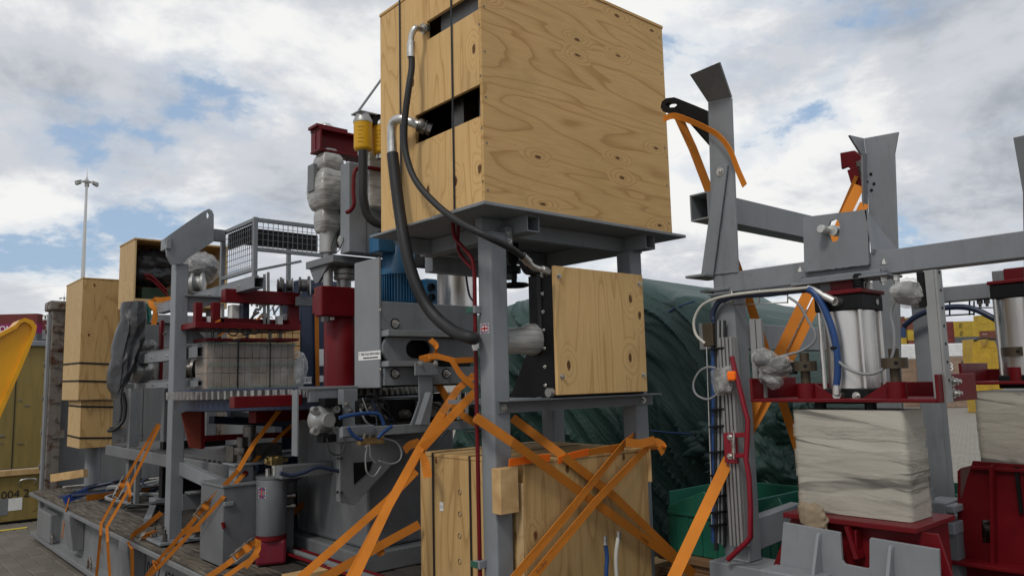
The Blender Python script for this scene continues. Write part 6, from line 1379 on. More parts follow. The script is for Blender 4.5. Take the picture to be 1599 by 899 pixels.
# ------------------------------------------------------------------ red base with grey slotted plates
pb = thing('clamp_pedestal', 'dark red flared base under the big wrapped block', 'base', (3.1, 1.4, DZ)); bx = 2.90
a_, b_ = at(1226, 794, x=bx), at(1463, 832, x=bx); zt2 = wz0 - .002
m = MB(); m.box(bx - .02, 3.24, b_.y + .06, a_.y, zt2 - .02, zt2); part(m, 'top_plate', RED, pb, .003)
m = MB(); m.prism([V((bx + .03, p_.y, min(p_.z, zt2 - .0205))) for p_ in PX(bx + .03, [(1236, 797), (1464, 830), (1497, 930), (1497, 990), (1190, 990), (1208, 880)])], (.014, 0, 0)); part(m, 'front_plate', RED, pb, .002)
m = MB(); m.box(bx + .05, 3.22, b_.y + .08, b_.y + .094, DZ + .01, zt2 - .021); m.box(bx + .05, 3.22, a_.y - .034, a_.y - .02, DZ + .01, zt2 - .021); part(m, 'side_plate', RED, pb, .002)
m = MB(); m.prism(PX(bx + .029, [(1330, 818), (1336, 818), (1352, 868), (1345, 868)]), (-.06, 0, 0)); m.prism(PX(bx + .029, [(1344, 824), (1347, 824), (1348, 868), (1346, 868)]), (-.05, 0, 0)); part(m, 'rib', RED, pb)
gx = bx - .06
m = MB(); m.prism(PX(gx, [(1223, 814.5), (1309, 830), (1312, 831.5), (1315, 874), (1319, 880), (1354, 887), (1357.5, 885), (1357.5, 842), (1359, 839), (1466, 857), (1470, 960), (1212, 960)]), (.014, 0, 0)); part(m, 'slotted_plate', GREYL, pb, .002)
for pts in ([(1274, 832), (1281, 831), (1262, 899), (1262, 960), (1281, 960)], [(1386, 851), (1394, 851), (1378, 899), (1378, 960), (1396, 960)]):
    m = MB(); q = PX(gx - .001, pts); m.prism([q[1], q[1] + V((-.012, 0, -.01)), V((gx - .10, q[1].y, q[1].z - .22)), V((gx - .10, q[1].y, DZ + .02)), V((gx - .001, q[1].y, DZ + .02))], (0, .012, 0)); part(m, 'stiffener', GREYL, pb, .001)
m = MB(); q = at(1215, 880, x=gx); m.box(gx - .12, gx - .001, q.y - .22, q.y + .01, DZ + .008, q.z); part(m, 'foot_block', GREYL, pb, .006)
m = MB(); lump(m, at(1270, 808, x=bx - .03), (0, .3, 1), (.02, .05), .06, .4, 18, seed=5.); part(m, 'cardboard_scrap', paint('cardboard', (.25, .19, .125), .8, var=.25), pb)
p2_ = thing('clamp_pedestal', 'dark red base of the rear unit with a roller window', 'base', (4.0, 1.0, DZ)); bx2 = 3.80
po_ = PX(bx2, [(1519, 719), (1745, 737), (1775, 960), (1496, 960), (1494, 868), (1497, 790)]); hol = PX(bx2, [(1533, 811), (1553, 811), (1554, 846), (1553, 848), (1534, 847), (1533, 830)])
m = MB(); m.holed(po_, hol, (.016, 0, 0)); part(m, 'front_plate', RED, p2_)
m = MB(); m.box(bx2 - .02, 4.3, w2 - .54, at(1517, 720, x=bx2).y, wz2 - .018, wz2 - .002); part(m, 'top_plate', RED, p2_, .003)
m = MB(); m.prism(PX(bx2 - .001, [(1551, 725), (1556, 725), (1559, 880), (1553, 880)]), (-.05, 0, 0)); part(m, 'rib', RED, p2_)
m = MB(); m.prism(PX(bx2 - .001, [(1497, 830), (1502, 826), (1503, 868), (1497, 868)]), (-.05, 0, 0)); part(m, 'edge_rib', RED, p2_)
m = MB(); a_, b_ = at(1494, 868, x=bx2), at(1775, 890, x=bx2); m.box(bx2 - .1, bx2 + .3, b_.y, a_.y, a_.z - .016, a_.z); part(m, 'foot_flange', RED, p2_, .003)
m = MB(); m.prism(PX(bx2 - .0, [(1495, 735), (1500, 730), (1500, 868), (1495, 868)]), (.4, 0, 0)); part(m, 'side_plate', RED, p2_, .002)
m = MB(); q = at(1544, 830, x=bx2 + .05); m.lathe(q, (.6, -.6, 0), [(.01, -.04), (.05, -.035), (.05, -.005), (.035, 0), (.05, .005), (.05, .03), (.01, .035)], 20); part(m, 'roller', DARKM, p2_)
m = MB(); m.prism(PX(bx2 - .003, [(1585, 728), (1591, 728), (1599, 800), (1593, 800)]), (-.012, 0, 0)); part(m, 'dark_strip', BLACK, p2_)
# ------------------------------------------------------------------ cables, extrusion, guards on the left column
cx3 = FX - .03
ex = thing('slide_extrusion', 'slotted aluminium extrusion with red guard rod on the left column', 'extrusion', (FX, 2.0, zcb))
ea, eb = at(1136, 700, x=FX - .02).y, at(1157, 700, x=FX - .02).y; ez0, ez1 = at(1145, 850, x=FX - .02).z, at(1145, 526, x=FX - .02).z
m = MB()
w_ = ea - eb
for k in range(4): m.box(FX - .045, FX + .009, ea - w_ * (k * .27 + .17), ea - w_ * (k * .27), ez0, ez1)
m.box(FX - .025, FX + .01, eb, ea, ez0 + .001, ez1 - .001); part(m, 'profile', ALU, ex, .0015)
m = MB(); m.tube([at(x_, y_, x=FX - .09) for x_, y_ in ((1143, 556), (1147, 575), (1155, 605), (1165, 645), (1168, 655), (1167, 690), (1165, 715), (1170, 745), (1172, 790), (1172, 838), (1166, 846), (1137, 873))], .0115, 10); part(m, 'guard_rod', REDL, ex)
m = MB(); a_, b_ = at(1133, 722, x=FX - .06), at(1150, 676, x=FX - .06); m.box(FX - .066, FX - .05, b_.y, a_.y, a_.z, b_.z); part(m, 'hinge_plate', REDL, ex, .003)
m = MB()
for py in (679, 711): m.bar(at(1150, py, x=FX - .075), at(1168, py - 1, x=FX - .09), .016, .02)
part(m, 'hinge_arm', REDL, ex, .003)
m = MB(); q0, q1 = at(1146, 716, x=FX - .085), at(1146, 672, x=FX - .085); m.cyl(q0, q1, .005, n=8)
for k in range(9): z_ = q0.z + (q1.z - q0.z) * (.2 + .06 * k); m.lathe((q0.x, q0.y, z_), (0, 0, 1), [(.009, 0), (.011, .002), (.009, .004)], 10)
for py in (682, 712): m.bolt(at(1140, py, x=FX - .067), (-1, 0, 0), .009, .008)
part(m, 'spring', ZINC, ex)
lm = thing('hose_bundle', 'blue and black cable trunk tied down the left column', 'cables', (FX - .03, 2.05, zcb))
for k, (px, mt, r__) in enumerate(((1114.5, BLUEH, .013), (1118.5, RUBBER, .011), (1122.5, HOSEG, .007), (1125.5, RUBBER, .007), (1128.5, HOSEG, .006), (1131.5, RUBBER, .006))):
    m = MB(); m.tube(smooth_path([at(px + rs.uniform(-.6, .6), y_, x=cx3 + .015 + rs.uniform(-.004, .004)) for y_ in (500, 560, 620, 690, 740, 800, 856 + rs.uniform(-12, 5))], 5), r__, 7); part(m, 'cable', mt, lm)
m = MB(); m.tube(smooth_path([at(x_, y_, x=cx3 + .01) for x_, y_ in ((1114.5, 500), (1113, 490), (1122, 472), (1140, 464), (1160, 461), (1200, 459), (1230, 455), (1262, 452))], 6), .013, 8); part(m, 'trunk_hose', NAVY, lm)
m = MB(); m.tube(smooth_path([at(x_, y_, x=cx3 - .01) for x_, y_ in ((1101, 536), (1087, 522), (1084, 500), (1095, 478), (1115, 467), (1140, 461), (1180, 456), (1230, 452), (1262, 449))], 6), .007, 8); part(m, 'clear_hose', HOSEW, lm)
for k in range(5):
    m = MB(); m.tube(smooth_path([at(x_, y_ + k * 1.6 - 4, x=FX + .01 + .01 * k) for x_, y_ in ((1130, 475), (1150, 462), (1190, 455), (1240, 451), (1290, 450))], 6), .006, 6); part(m, 'cable', rs.choice((RUBBER, HOSEG, RUBBER)), lm)
m = MB(); a_, b_ = at(1100, 541, x=FX - .03), at(1114, 503, x=FX - .03); m.box(FX - .04, FX + .0, b_.y, a_.y, a_.z, b_.z); part(m, 'junction_cover', KNOB, lm, .003)
for py in (545, 640, 666, 706, 742, 775, 800, 820):
    q0, q1 = at(1110, py, x=cx3 - .004), at(1133, py - 2, x=cx3 - .004); m = MB(); m.bar(q0, q1, .03, .009); part(m, 'cable_tie', BLACK, lm, .001)
m = MB(); q = [at(x_, y_, x=cx3) for x_, y_ in ((1103, 520), (1107, 640), (1111, 760), (1112, 820))]; m.tube(q, .0035, 5); part(m, 'tray_wire', ZINC, lm)
m = MB()
for x_ in (1143, 1186, 1230): m.tube([at(x_, 452, x=FX - .005), at(x_, 476 - (x_ - 1143) * .03, x=FX - .005)], .003, 5)
m.tube([at(1143, 476, x=FX - .005), at(1230, 472, x=FX - .005)], .003, 5); m.tube([at(1143, 464, x=FX - .005), at(1230, 460, x=FX - .005)], .002, 5); part(m, 'wire_tray', ZINC, lm)
wrap(lm, 'wrapped_sensor', [(at(1132, 594, x=FX - .06), (0, .3, 1), (.045, .055), .065, .28, 20, 2.6, 7.7)], FILM)
q = at(1142, 587, x=FX - .105); m = MB(); m.box(q.x - .01, q.x + .02, q.y - .022, q.y + .018, q.z - .02, q.z + .022); part(m, 'orange_cap', TAPE, lm, .008)
m = MB(); m.tube(smooth_path([at(x_, y_, x=FX - .07) for x_, y_ in ((1118, 574), (1105, 573), (1092, 580), (1083, 598), (1087, 615), (1105, 623), (1122, 614))], 6), .005, 6); part(m, 'grey_loop', HOSEG, lm)
# sensor cluster on yoke
sc_ = thing('sensor_post', 'film wrapped sensor on twin aluminium posts at the yoke end', 'sensor', at(1182, 612, x=3.0)); SX = 3.0
for px in (1181, 1191):
    m = MB(); q0, q1 = at(px, 614, x=SX + .03), at(px, 497, x=SX + .03); m.box(SX + .03, SX + .05, q0.y - .013, q0.y + .013, yz + .015, q1.z); part(m, 'post', ALU, sc_, .0015)
wrap(sc_, 'wrapped_sensor', [(at(1194, 562, x=SX), (.1, 1, .1), (.045, .045), .05, .35, 20, 2.6, 1.1), (at(1214, 575, x=SX), (0, 1, -.3), (.04, .045), .07, .35, 20, 2.6, 2.1), (at(1204, 592, x=SX), (0, 1, .3), (.03, .03), .05, .35, 20, 2.6, 3.1)], FILM)
m = MB(); q = at(1222, 575, x=SX + .01); m.bar(q, q + V((0, -.06, .0)), .03, .05); part(m, 'sensor_body', BLACK, sc_, .003)
# cylinder hoses
ch_ = thing('air_hose', 'blue air hose with elbow fittings curving down the front press cylinder', 'hose', (3.0, 1.5, 1.75)); HX = ccx - .125
m = MB(); m.tube(smooth_path([at(x_, y_, x=HX) for x_, y_ in ((1262, 452), (1270, 456), (1281, 470), (1293, 495), (1303, 525), (1308, 560), (1308, 585), (1306, 602))], 7), .014, 10); part(m, 'hose', BLUEH, ch_)
m = MB(); q = at(1306, 604, x=HX); m.cyl(q, q + V((0, 0, -.03)), .017, n=10); m.cyl(q + V((0, 0, -.03)), q + V((.05, -.0, -.045)), .018, n=10); m.cyl(q + V((0, 0, .0)), q + V((0, 0, .008)), .015, n=10); part(m, 'elbow', ZINC, ch_)
m = MB(); a_, b_ = at(1287, 462, x=HX), at(1303, 470, x=HX); m.cyl(a_, b_, .016, n=10); m.cyl(b_, b_ + V((.05, -.01, -.005)), .018, n=10); m.tube(smooth_path([at(1262, 449, x=HX + .01), at(1275, 454, x=HX + .005), a_], 5), .012, 8); part(m, 'elbow', ZINC, ch_)
m = MB(); q = at(1304, 543, x=HX); m.lathe(q, (0, 0, 1), [(.017, -.006), (.018, 0), (.017, .006)], 12); m.cyl(q, at(1299, 543, x=HX - .004), .007, n=8); part(m, 'cable_tie', BLACK, ch_)
m = MB(); m.tube(smooth_path([at(x_, y_, x=HX - .005) for x_, y_ in ((1265, 455), (1278, 472), (1290, 505), (1297, 535), (1305, 558), (1322, 574), (1345, 583), (1368, 582), (1387, 568), (1396, 545), (1396, 515), (1391, 490), (1397, 472), (1405, 462))], 6), .0058, 8); part(m, 'grey_cable', HOSEG, ch_)
m = MB(); m.tube(smooth_path([at(x_, y_, x=HX + .02) for x_, y_ in ((1232, 464), (1248, 476), (1262, 500), (1273, 520), (1270, 535), (1250, 548), (1220, 556), (1195, 562))], 6), .0058, 8); part(m, 'grey_cable', HOSEG, ch_)
m = MB(); m.tube(smooth_path([at(x_, y_, x=4.05) for x_, y_ in ((1411, 509), (1430, 494), (1455, 484), (1490, 479), (1520, 482), (1550, 496), (1570, 508))], 6), .014, 8); solo(m, 'rear_hose', NAVY, 'dark hose arching over to the rear press cylinder', 'hose')
m = MB(); 
for x_ in (1473, 1483, 1514, 1521): m.tube([at(x_, 470, x=4.12), at(x_, 492, x=4.12)], .004, 5)
m.tube([at(1470, 493, x=4.12), at(1522, 490, x=4.12)], .004, 5); m.tube([at(1470, 481, x=4.12), at(1560, 480, x=4.12)], .003, 5); solo(m, 'wire_tray', BLACK, 'black wire cable tray hanging under the rear beam', 'cable tray')
# loose pneumatic tails by the strapped crate
for k, (pts, mt, lb) in enumerate((([(947, 899), (948, 870), (945, 843)], BLUEH, 'blue hose tail sticking up before the strapped crate'), ([(963, 899), (962, 865), (966, 836)], HOSEW, 'pale hose tail sticking up before the strapped crate'))):
    m = MB(); r = thing('hose_tail', lb, 'hose', at(*pts[0], y=2.6)); P_ = [at(x_, y_, y=2.55) for x_, y_ in pts]; P_ = [P_[0] + V((.02, 0, -.2))] + P_; m.tube(smooth_path(P_, 6), .010, 8); part(m, 'hose', mt, r); m = MB(); m.cyl(P_[-1] - V((0, 0, .02)), P_[-1] + V((0, 0, .02)), .012, n=8); part(m, 'end_cap', ZINC, r)
# ------------------------------------------------------------------ green sheeted load behind
def sheetmat():
    m, t, p, l = newmat('green_tarpaulin'); v = obco(t); s_ = nd(t, 'ShaderNodeSeparateXYZ', {0: v}); dd = nd(t, 'ShaderNodeMath', {0: s_.outputs[1], 1: s_.outputs[2]}, operation='SUBTRACT').outputs[0]; ss = nd(t, 'ShaderNodeMath', {0: s_.outputs[1], 1: s_.outputs[2]}, operation='ADD').outputs[0]
    w_ = nd(t, 'ShaderNodeMapping', {0: nd(t, 'ShaderNodeCombineXYZ', {0: dd, 1: ss, 2: s_.outputs[0]}).outputs[0], 'Scale': (16, 1.4, 1)}).outputs[0]
    n = noi(t, w_, 1.0, 4, .6, .5); n2 = noi(t, v, 60, 3)
    l(mixc(t, n, (.012, .036, .029, 1), (.030, .066, .055, 1)), p.inputs['Base Color']); p.inputs['Roughness'].default_value = .5; p.inputs['Specular IOR Level'].default_value = .35; bump(t, p, n, .6, .03); return m
SHT = sheetmat()
top = [(760, 500), (793, 487), (832, 472), (880, 455), (940, 440), (1005, 432), (1030, 436), (1060, 448), (1095, 458), (1130, 464), (1165, 472), (1195, 483), (1215, 497), (1228, 520), (1238, 560), (1242, 620), (1244, 700)]
TX = 4.75
def sheet(s, t):
    k = s * (len(top) - 1.001); i = int(k); f_ = k - i; px, py = [top[i][j] * (1 - f_) + top[i + 1][j] * f_ for j in range(2)]
    q = at(px, py, x=TX + .35); zt_ = q.z; zb_ = .02
    if t < .62: u_ = t / .62; z_ = zb_ + (zt_ - zb_) * math.sin(u_ * 1.5708) ** .8; x_ = TX - .12 * math.sin(u_ * 3.1) + .35 * u_ ** 5
    else: u_ = (t - .62) / .38; z_ = zt_ - .05 * u_ - (zt_ - zb_) * max(0, u_ - .8) * 5 * .98; x_ = TX + .35 + 1.5 * min(1, u_ / .8)
    y_ = q.y + .10 * math.sin(z_ * 3)
    wv = mnoise.noise(V((y_ * .8, z_ * .8, 1))) * .5; d1 = y_ * .85 - z_ + wv; d2 = y_ + z_; rg1 = 1 - abs(mnoise.noise(V((d1 * 4, d2 * .7, 2.2)))) * 2.4; rg2 = 1 - abs(mnoise.noise(V((d1 * 11, d2 * 1.0, 5)))) * 2.4
    fold = max(0, rg1) ** 3 * .05 + max(0, rg2) ** 3 * .014 + mnoise.noise(V((y_ * 1.3, z_ * 1.3, 9))) * .10
    return V((x_ - fold, y_ + fold * .3, max(.01, z_ + fold * (.25 if t > .5 else .05))))
st_ = thing('sheeted_load', 'big load under a creased dark green tarpaulin behind the frames', 'load', (5.4, 4.0, 0)); m = MB(); m.grid(sheet, 260, 150); part(m, 'tarpaulin', SHT, st_)
m = MB(); m.tube(smooth_path([at(x_, y_, x=TX - .17) for x_, y_ in ((1015, 672), (1060, 676), (1110, 678), (1170, 668), (1240, 650))], 5), .006, 6); part(m, 'cord', BLUEH, st_)
m = MB(); m.tube(smooth_path([at(x_, y_, x=TX - .02) for x_, y_ in ((1010, 540), (1030, 505), (1050, 483), (1085, 470))], 5), .006, 6); part(m, 'cord', BLUEH, st_)
m = MB(); lump(m, at(1210, 735, x=TX - .2), (0, 1, .2), (.20, .22), .42, .32, 9, 60, 80, sq=2.2, seed=3.7); part(m, 'loose_corner', SHT, st_)
m = MB(); lump(m, at(1190, 690, x=TX - .1), (0, 1, -.2), (.16, .26), .5, .30, 8, 60, 80, sq=2.2, seed=6.7); part(m, 'slack_fold', SHT, st_)
s2 = thing('sheeted_load', 'grey-green tarpaulin hump rising behind the dark green load', 'load', (7.5, 5.5, 0)); m = MB()
PALES = paint('pale_green_tarpaulin', (.09, .14, .125), .5, var=.3, bmp=.4, sc=3)
tp2 = [(1000, 470), (1040, 452), (1075, 447), (1105, 449), (1140, 470), (1170, 520), (1180, 600)]
def sheet2(s, t):
    k = s * (len(tp2) - 1.001); i = int(k); f_ = k - i; px, py = [tp2[i][j] * (1 - f_) + tp2[i + 1][j] * f_ for j in range(2)]; q = at(px, py, x=7.6)
    u_ = min(1, t / .6); z_ = q.z * math.sin(u_ * 1.5708); x_ = 7.2 + .4 * u_ + (max(0, t - .6) * 2.5); f2 = mnoise.noise(V((q.y * 2, z_ * 2, t * 3))) * .12; return V((x_ - f2, q.y, max(.01, z_ + f2 * .3 * u_)))
m.grid(sheet2, 40, 30); part(m, 'tarpaulin', PALES, s2)
# ------------------------------------------------------------------ green plastic bins
GBIN = paint('green_plastic_bin', (.012, .105, .068), .42, var=.2, dirt=(.05, .07, .05))
def bin_(label, x0, x1, y0, y1, z0, z1, k):
    r = thing('plastic_bin', label, 'bin', ((x0 + x1) / 2, (y0 + y1) / 2, z0), 'green plastic bins'); t_ = .012; d_ = .06
    m = MB(); m.prism([(x0, y0, z0), (x0, y1, z0), (x0, y1, z1 - .10), (x0, y1 - (y1 - y0) * .45, z1), (x0, y1 - (y1 - y0) * .55, z1 - d_), (x0, y0 + (y1 - y0) * .3, z1 - d_), (x0, y0 + (y1 - y0) * .12, z1), (x0, y0, z1)], (t_, 0, 0)); part(m, 'front_wall', GBIN, r, .003)
    m = MB(); m.box(x1 - t_, x1, y0, y1, z0, z1); part(m, 'rear_wall', GBIN, r, .003)
    for yy in (y0, y1 - t_): m = MB(); m.box(x0 + t_ + .0005, x1 - t_ - .0005, yy, yy + t_, z0, z1 - .02); part(m, 'end_wall', GBIN, r, .003)
    m = MB(); m.box(x0 + t_, x1 - t_, y0 + t_, y1 - t_, z0, z0 + .012); part(m, 'floor', GBIN, r)
    m = MB(); m.box(x0 - .012, x0 - .0005, y0, y1, z1 - .14, z1 - .125)
    for j in range(6): yy = y0 + (y1 - y0) * (j + .5) / 6; m.box(x0 - .008, x0 - .0005, yy, yy + .012, z0 + .01, z1 - .14)
    part(m, 'rib', GBIN, r)
BXG = 3.62
def bz(px, py): return at(px, py, x=BXG).z
ya, yb2 = at(1041, 740, x=BXG).y, at(1172, 740, x=BXG).y; bin_('green plastic bin with cut-down front left of the frame column', BXG, BXG + .5, yb2, ya, bz(1060, 862), bz(1110, 768), 0)
ya2, yb3 = at(1176, 740, x=BXG).y, at(1260, 740, x=BXG).y; bin_('green plastic bin between the frame column and the red base', BXG, BXG + .5, yb3, ya2, bz(1200, 872), bz(1225, 778), 1)
ya2, yb3 = at(1440, 800, x=4.32).y, at(1530, 800, x=4.32).y; bin_('green plastic bin seen between the two red bases', 4.33, 4.75, yb3 - .1, ya2, .62, at(1470, 768, x=4.33).z, 2)
dn_ = thing('dunnage_stack', 'brown dunnage boards stacked under the green bins', 'timber', (3.85, 2.3, DZ))
zz = DZ + .006; zt3 = min(bz(1060, 862), bz(1200, 872)) - .002; n_ = 5
for k in range(n_): m = MB(); h_ = (zt3 - zz) / n_; m.box(BXG - .05 + .02 * (k % 2), BXG + .52, 1.9, ya + .05 - .06 * (k % 2), zz + k * h_, zz + (k + 1) * h_ - .002); part(m, 'board', wood('brown_board', (.20, .11, .05), (.11, .06, .03)) if k == 0 else dn_.children[0].data.materials[0], dn_, .004)
vl = thing('valve_island', 'grey machined block assembly between the two red bases', 'valve block', (3.75, 1.55, DZ)); VX = 3.7
for p0, p1, d_ in (((1441, 800), (1476, 785), .2), ((1441, 815), (1470, 801), .15), ((1443, 830), (1490, 816), .25), ((1476, 800), (1490, 790), .2)):
    a_, b_ = at(*p0, x=VX), at(*p1, x=VX); m = MB(); m.box(VX, VX + d_, b_.y, a_.y, a_.z, b_.z); part(m, 'block', GREYL, vl, .006)
m = MB(); m.prism(PX(VX + .02, [(1446, 785), (1452, 763), (1455, 763), (1456, 785)]), (.03, 0, 0)); part(m, 'fin', GREYL, vl)
a_ = at(1443, 830, x=VX); b_ = at(1490, 830, x=VX); m = MB(); m.box(VX + .02, VX + .2, b_.y, a_.y, DZ + .006, a_.z - .001); part(m, 'stand', GREYD, vl)
# ================================================================== lashings
RAT = metal('ratchet_steel', (.42, .38, .33), .4, (6, 6, 6), .3)
def strap(label, pts, side=None, w_=.044, mat=None, ratchet=None, smooth=0, tails=()):
    pts = [V(p) for p in pts]
    if smooth: pts = smooth_path(pts, smooth)
    if side is None:
        d_ = (pts[-1] - pts[0]).normalized(); view = ((pts[0] + pts[-1]) / 2 - CAM).normalized(); side = d_.cross(view)
    r = thing('ratchet_strap', label, 'strap', min(pts, key=lambda p: p.z), 'orange lashing straps')
    m = MB(); m.ribbon(pts, w_, side, .003); part(m, 'webbing', mat or ORANGE, r)
    for q in tails: m = MB(); m.ribbon(smooth_path(q, 6), w_, side, .003); part(m, 'tail', mat or ORANGE, r)
    if ratchet:
        i, f_ = ratchet; c = pts[i] * (1 - f_) + pts[i + 1] * f_; d_ = (pts[i + 1] - pts[i]).normalized(); s_ = V(side); s_ = (s_ - d_ * s_.dot(d_)).normalized(); n_ = d_.cross(s_)
        if n_.dot(CAM - c) < 0: n_ = -n_
        m = MB()
        for sg in (-1, 1): m.obb(c + s_ * sg * .031 + n_ * .012, d_, s_, n_, .085, .003, .016); m.obb(c + s_ * sg * .024 + n_ * .03 + d_ * .04, d_ + n_ * .25, s_, n_, .075, .003, .010)
        rf_ = part(m, 'ratchet_frame', RAT, r, .001, kind='one')
        m = MB(); m.cyl(c - s_ * .036 + n_ * .012, c + s_ * .036 + n_ * .012, .018, n=12); m.cyl(c - s_ * .03 + n_ * .035 + d_ * .11, c + s_ * .03 + n_ * .035 + d_ * .11, .009, n=8); part(m, 'spindle', RAT, rf_)
        m = MB(); m.cyl(c - s_ * .024 + n_ * .012, c + s_ * .024 + n_ * .012, .026, n=14); part(m, 'wound_webbing', mat or ORANGE, rf_)
    return r
def strap_print(r, p, q, side_up=True, txt='Cordlash', size=.02):
    p = V(p); q = V(q); u = (q - p).normalized(); nv_ = (CAM - p).normalized(); v = nv_.cross(u).normalized(); n_ = u.cross(v)
    lettering(txt, size, p + n_ * .004 - v * size * .35, u, v, STINK, [c for c in r.children if c.name.startswith('webbing')][0], ext=.0003)
STINK = plain('brown_strap_print', (.10, .03, .006))
Y1, Y2 = 2.655, 2.640
SA = strap('strap from the near leg down across the crate front to the right', [at(741, 650, y=3.0), at(744, 652, y=2.74), at(800, 690, y=Y1), at(1056, 876, y=Y1), at(1120, 925, y=Y1)], (.6, 0, 1), mat=ORANGED)
strap('strap from under the shelf angle down across the crate to the right', [at(800, 652, y=2.9), at(880, 712, y=LY0 - .012), at(960, 775, y=Y1 + .01), at(1066, 878, y=Y1), at(1120, 930, y=Y1)], (.6, 0, 1), mat=ORANGED)
strap('strap from crate top edge down to the left, left of the crossing pair', [at(990, 680, y=2.8), at(974, 693, y=LY0 - .012), at(900, 785, y=Y2), at(792, 915, y=Y2)], (.6, 0, 1))
SB = strap('strap from crate top corner down to the left, right of the crossing pair', [at(1035, 700, y=2.72), at(1030, 694, y=2.70), at(1012, 697, y=LY0 - .015), at(930, 783, y=Y2), at(820, 915, y=Y2)], (.6, 0, 1), tails=[[at(1012, 694, y=2.67), at(1025, 690, y=2.66), at(1036, 697, y=2.65), at(1030, 706, y=2.65)], [at(978, 690, y=2.66), at(1000, 692, y=2.655), at(1022, 687, y=2.65)]])
strap('strap lying along the crate lid edge beside the tape pads', [at(918, 707, y=LY0 - .006), at(945, 702, y=LY0 - .006), at(975, 697, y=LY0 - .01)], (0, -.3, 1), .04)
J = at(657, 702, x=2.29); E_ = at(545, 905, x=1.86)
SC_ = strap('broad strap from behind the near leg down to the rack edge', [at(742, 612, y=3.3), at(700, 655, x=2.34), J, at(600, 800, x=2.06), E_])
strap('strap from the oval slot down over the broad strap', [at(741, 585, y=3.95), at(715, 607, y=3.9), at(690, 645, x=2.5), J + V((-.01, -.01, .01)), at(606, 790, x=2.06), at(552, 905, x=1.845)], tails=[[J, at(664, 720, x=2.27), at(668, 745, x=2.27)]])
strap('strap looped through the oval slot of the press', [at(655, 560, y=4.06), at(672, 556, y=4.0), at(684, 556, y=3.98), at(710, 563, y=3.93), at(742, 561, y=3.9)], (0, 0, 1), .035, tails=[[at(672, 530, y=4.02), at(681, 540, y=4.0), at(678, 557, y=4.0), at(655, 562, y=4.03)], [at(706, 563, y=3.93), at(720, 585, y=3.9), at(741, 605, y=3.85)]])
strap('dull strap behind the leg bracket slanting down to the right', [at(680, 592, y=4.15), at(700, 625, y=4.05), at(725, 650, y=3.95), at(745, 662, y=3.9)], mat=ORANGED)
strap('strap from pedestal foot down to the rack edge, left of the broad strap', [at(650, 735, y=4.0), at(603, 783, x=2.45), at(465, 905, x=1.86)])
strap('low strap from the crate base to the rack edge', [at(655, 818, x=2.36), at(600, 848, x=2.2), at(500, 905, x=1.87)], mat=ORANGED, tails=[[at(655, 690, x=2.36), at(640, 695, x=2.4), at(632, 703, x=2.45)], [at(592, 845, x=2.2), at(596, 858, x=2.19), at(588, 863, x=2.17)]])
strap('ratcheted strap from the trolley to the rack edge, left line', [at(247, 661, y=7.7), at(196, 748, x=2.05), at(158, 817, x=1.865), at(157, 835, x=1.86), at(150, 905, x=1.9)], ratchet=(1, .15), w_=.024)
strap('ratcheted strap from the trolley to the rack edge, right line', [at(250, 663, y=7.65), at(200, 765, x=2.05), at(167, 822, x=1.865), at(168, 845, x=1.86), at(172, 905, x=1.9)], w_=.024, tails=[[at(199, 752, x=2.03), at(203, 770, x=2.0), at(201, 784, x=2.0)]])
strap('strap over the low cabinet down to the rack edge, with ratchet', [at(442, 633, y=5.2), at(396, 693, y=5.15), at(372, 734, x=2.0), at(328, 782, x=1.97), at(240, 884, x=1.86), at(222, 910, x=1.85)], ratchet=(3, .05), w_=.03)
strap('thin strap from cabinet side down to the rack edge', [at(467, 653, y=5.5), at(408, 708, y=5.4), at(347, 778, x=1.96), at(245, 888, x=1.85), at(205, 925, x=1.84)], w_=.026, tails=[[at(247, 880, x=1.85), at(240, 876, x=1.85), at(246, 889, x=1.85)]])
strap('ratcheted strap at the tank foot with a hanging tail', [at(402, 843, x=2.0), at(380, 860, x=1.96), at(355, 880, x=1.90), at(318, 905, x=1.86)], ratchet=(0, .6), w_=.034, tails=[[at(404, 842, x=1.99), at(402, 858, x=1.97), at(392, 874, x=1.95), at(383, 884, x=1.94)]])
strap('lower strap line behind the tank foot', [at(404, 865, x=2.0), at(375, 884, x=1.94), at(345, 905, x=1.87)], w_=.028)
strap('strap from the tank to the pedestal foot', [at(436, 815, y=5.18), at(460, 797, y=5.32), at(496, 769, y=5.55)], mat=ORANGED, w_=.045)
strap('short strap with hook at the eye column base', [at(243, 828, y=6.35), at(222, 838, x=1.95), at(200, 848, x=1.87), at(206, 856, x=1.865), at(207, 905, x=1.9)], w_=.026, ratchet=(0, .6))
strap('curled strap end lying beside the eye column base', [at(252, 800, x=1.98), at(228, 820, x=1.93), at(210, 833, x=1.90), at(207, 842, x=1.885)], mat=ORANGED, w_=.04, smooth=4)
strap('strap lying across the deck behind the eye column', [at(135, 777, z=.72), at(190, 770, z=.72), at(255, 760, z=.70), at(315, 752, z=.70)], (0, 0, 1), .06, ORANGED)
strap('strap low across the deck right of the eye column', [at(284, 830, y=6.3), at(320, 822, y=5.9), at(347, 815, y=5.6)], mat=ORANGED, w_=.045)
strap('strap hanging down the rack side at the far corner', [at(108, 778, x=1.875), at(102, 800, x=1.872), at(97, 840, x=1.87)], (0, 1, 0), .04, ORANGED)
strap('bright strap tied beside the open crate', [at(268, 466, y=8.2), at(252, 468, y=8.2), at(238, 468, y=8.2), at(236, 476, y=8.18), at(243, 485, y=8.16), at(240, 507, y=8.15)], (1, 0, .6), .05, smooth=3)
strap('upright strap down the navy cabinet', [at(494, 450, y=7.37), at(495, 525, y=7.37), at(496, 602, y=7.37)], (1, 0, 0), .045, ORANGED)
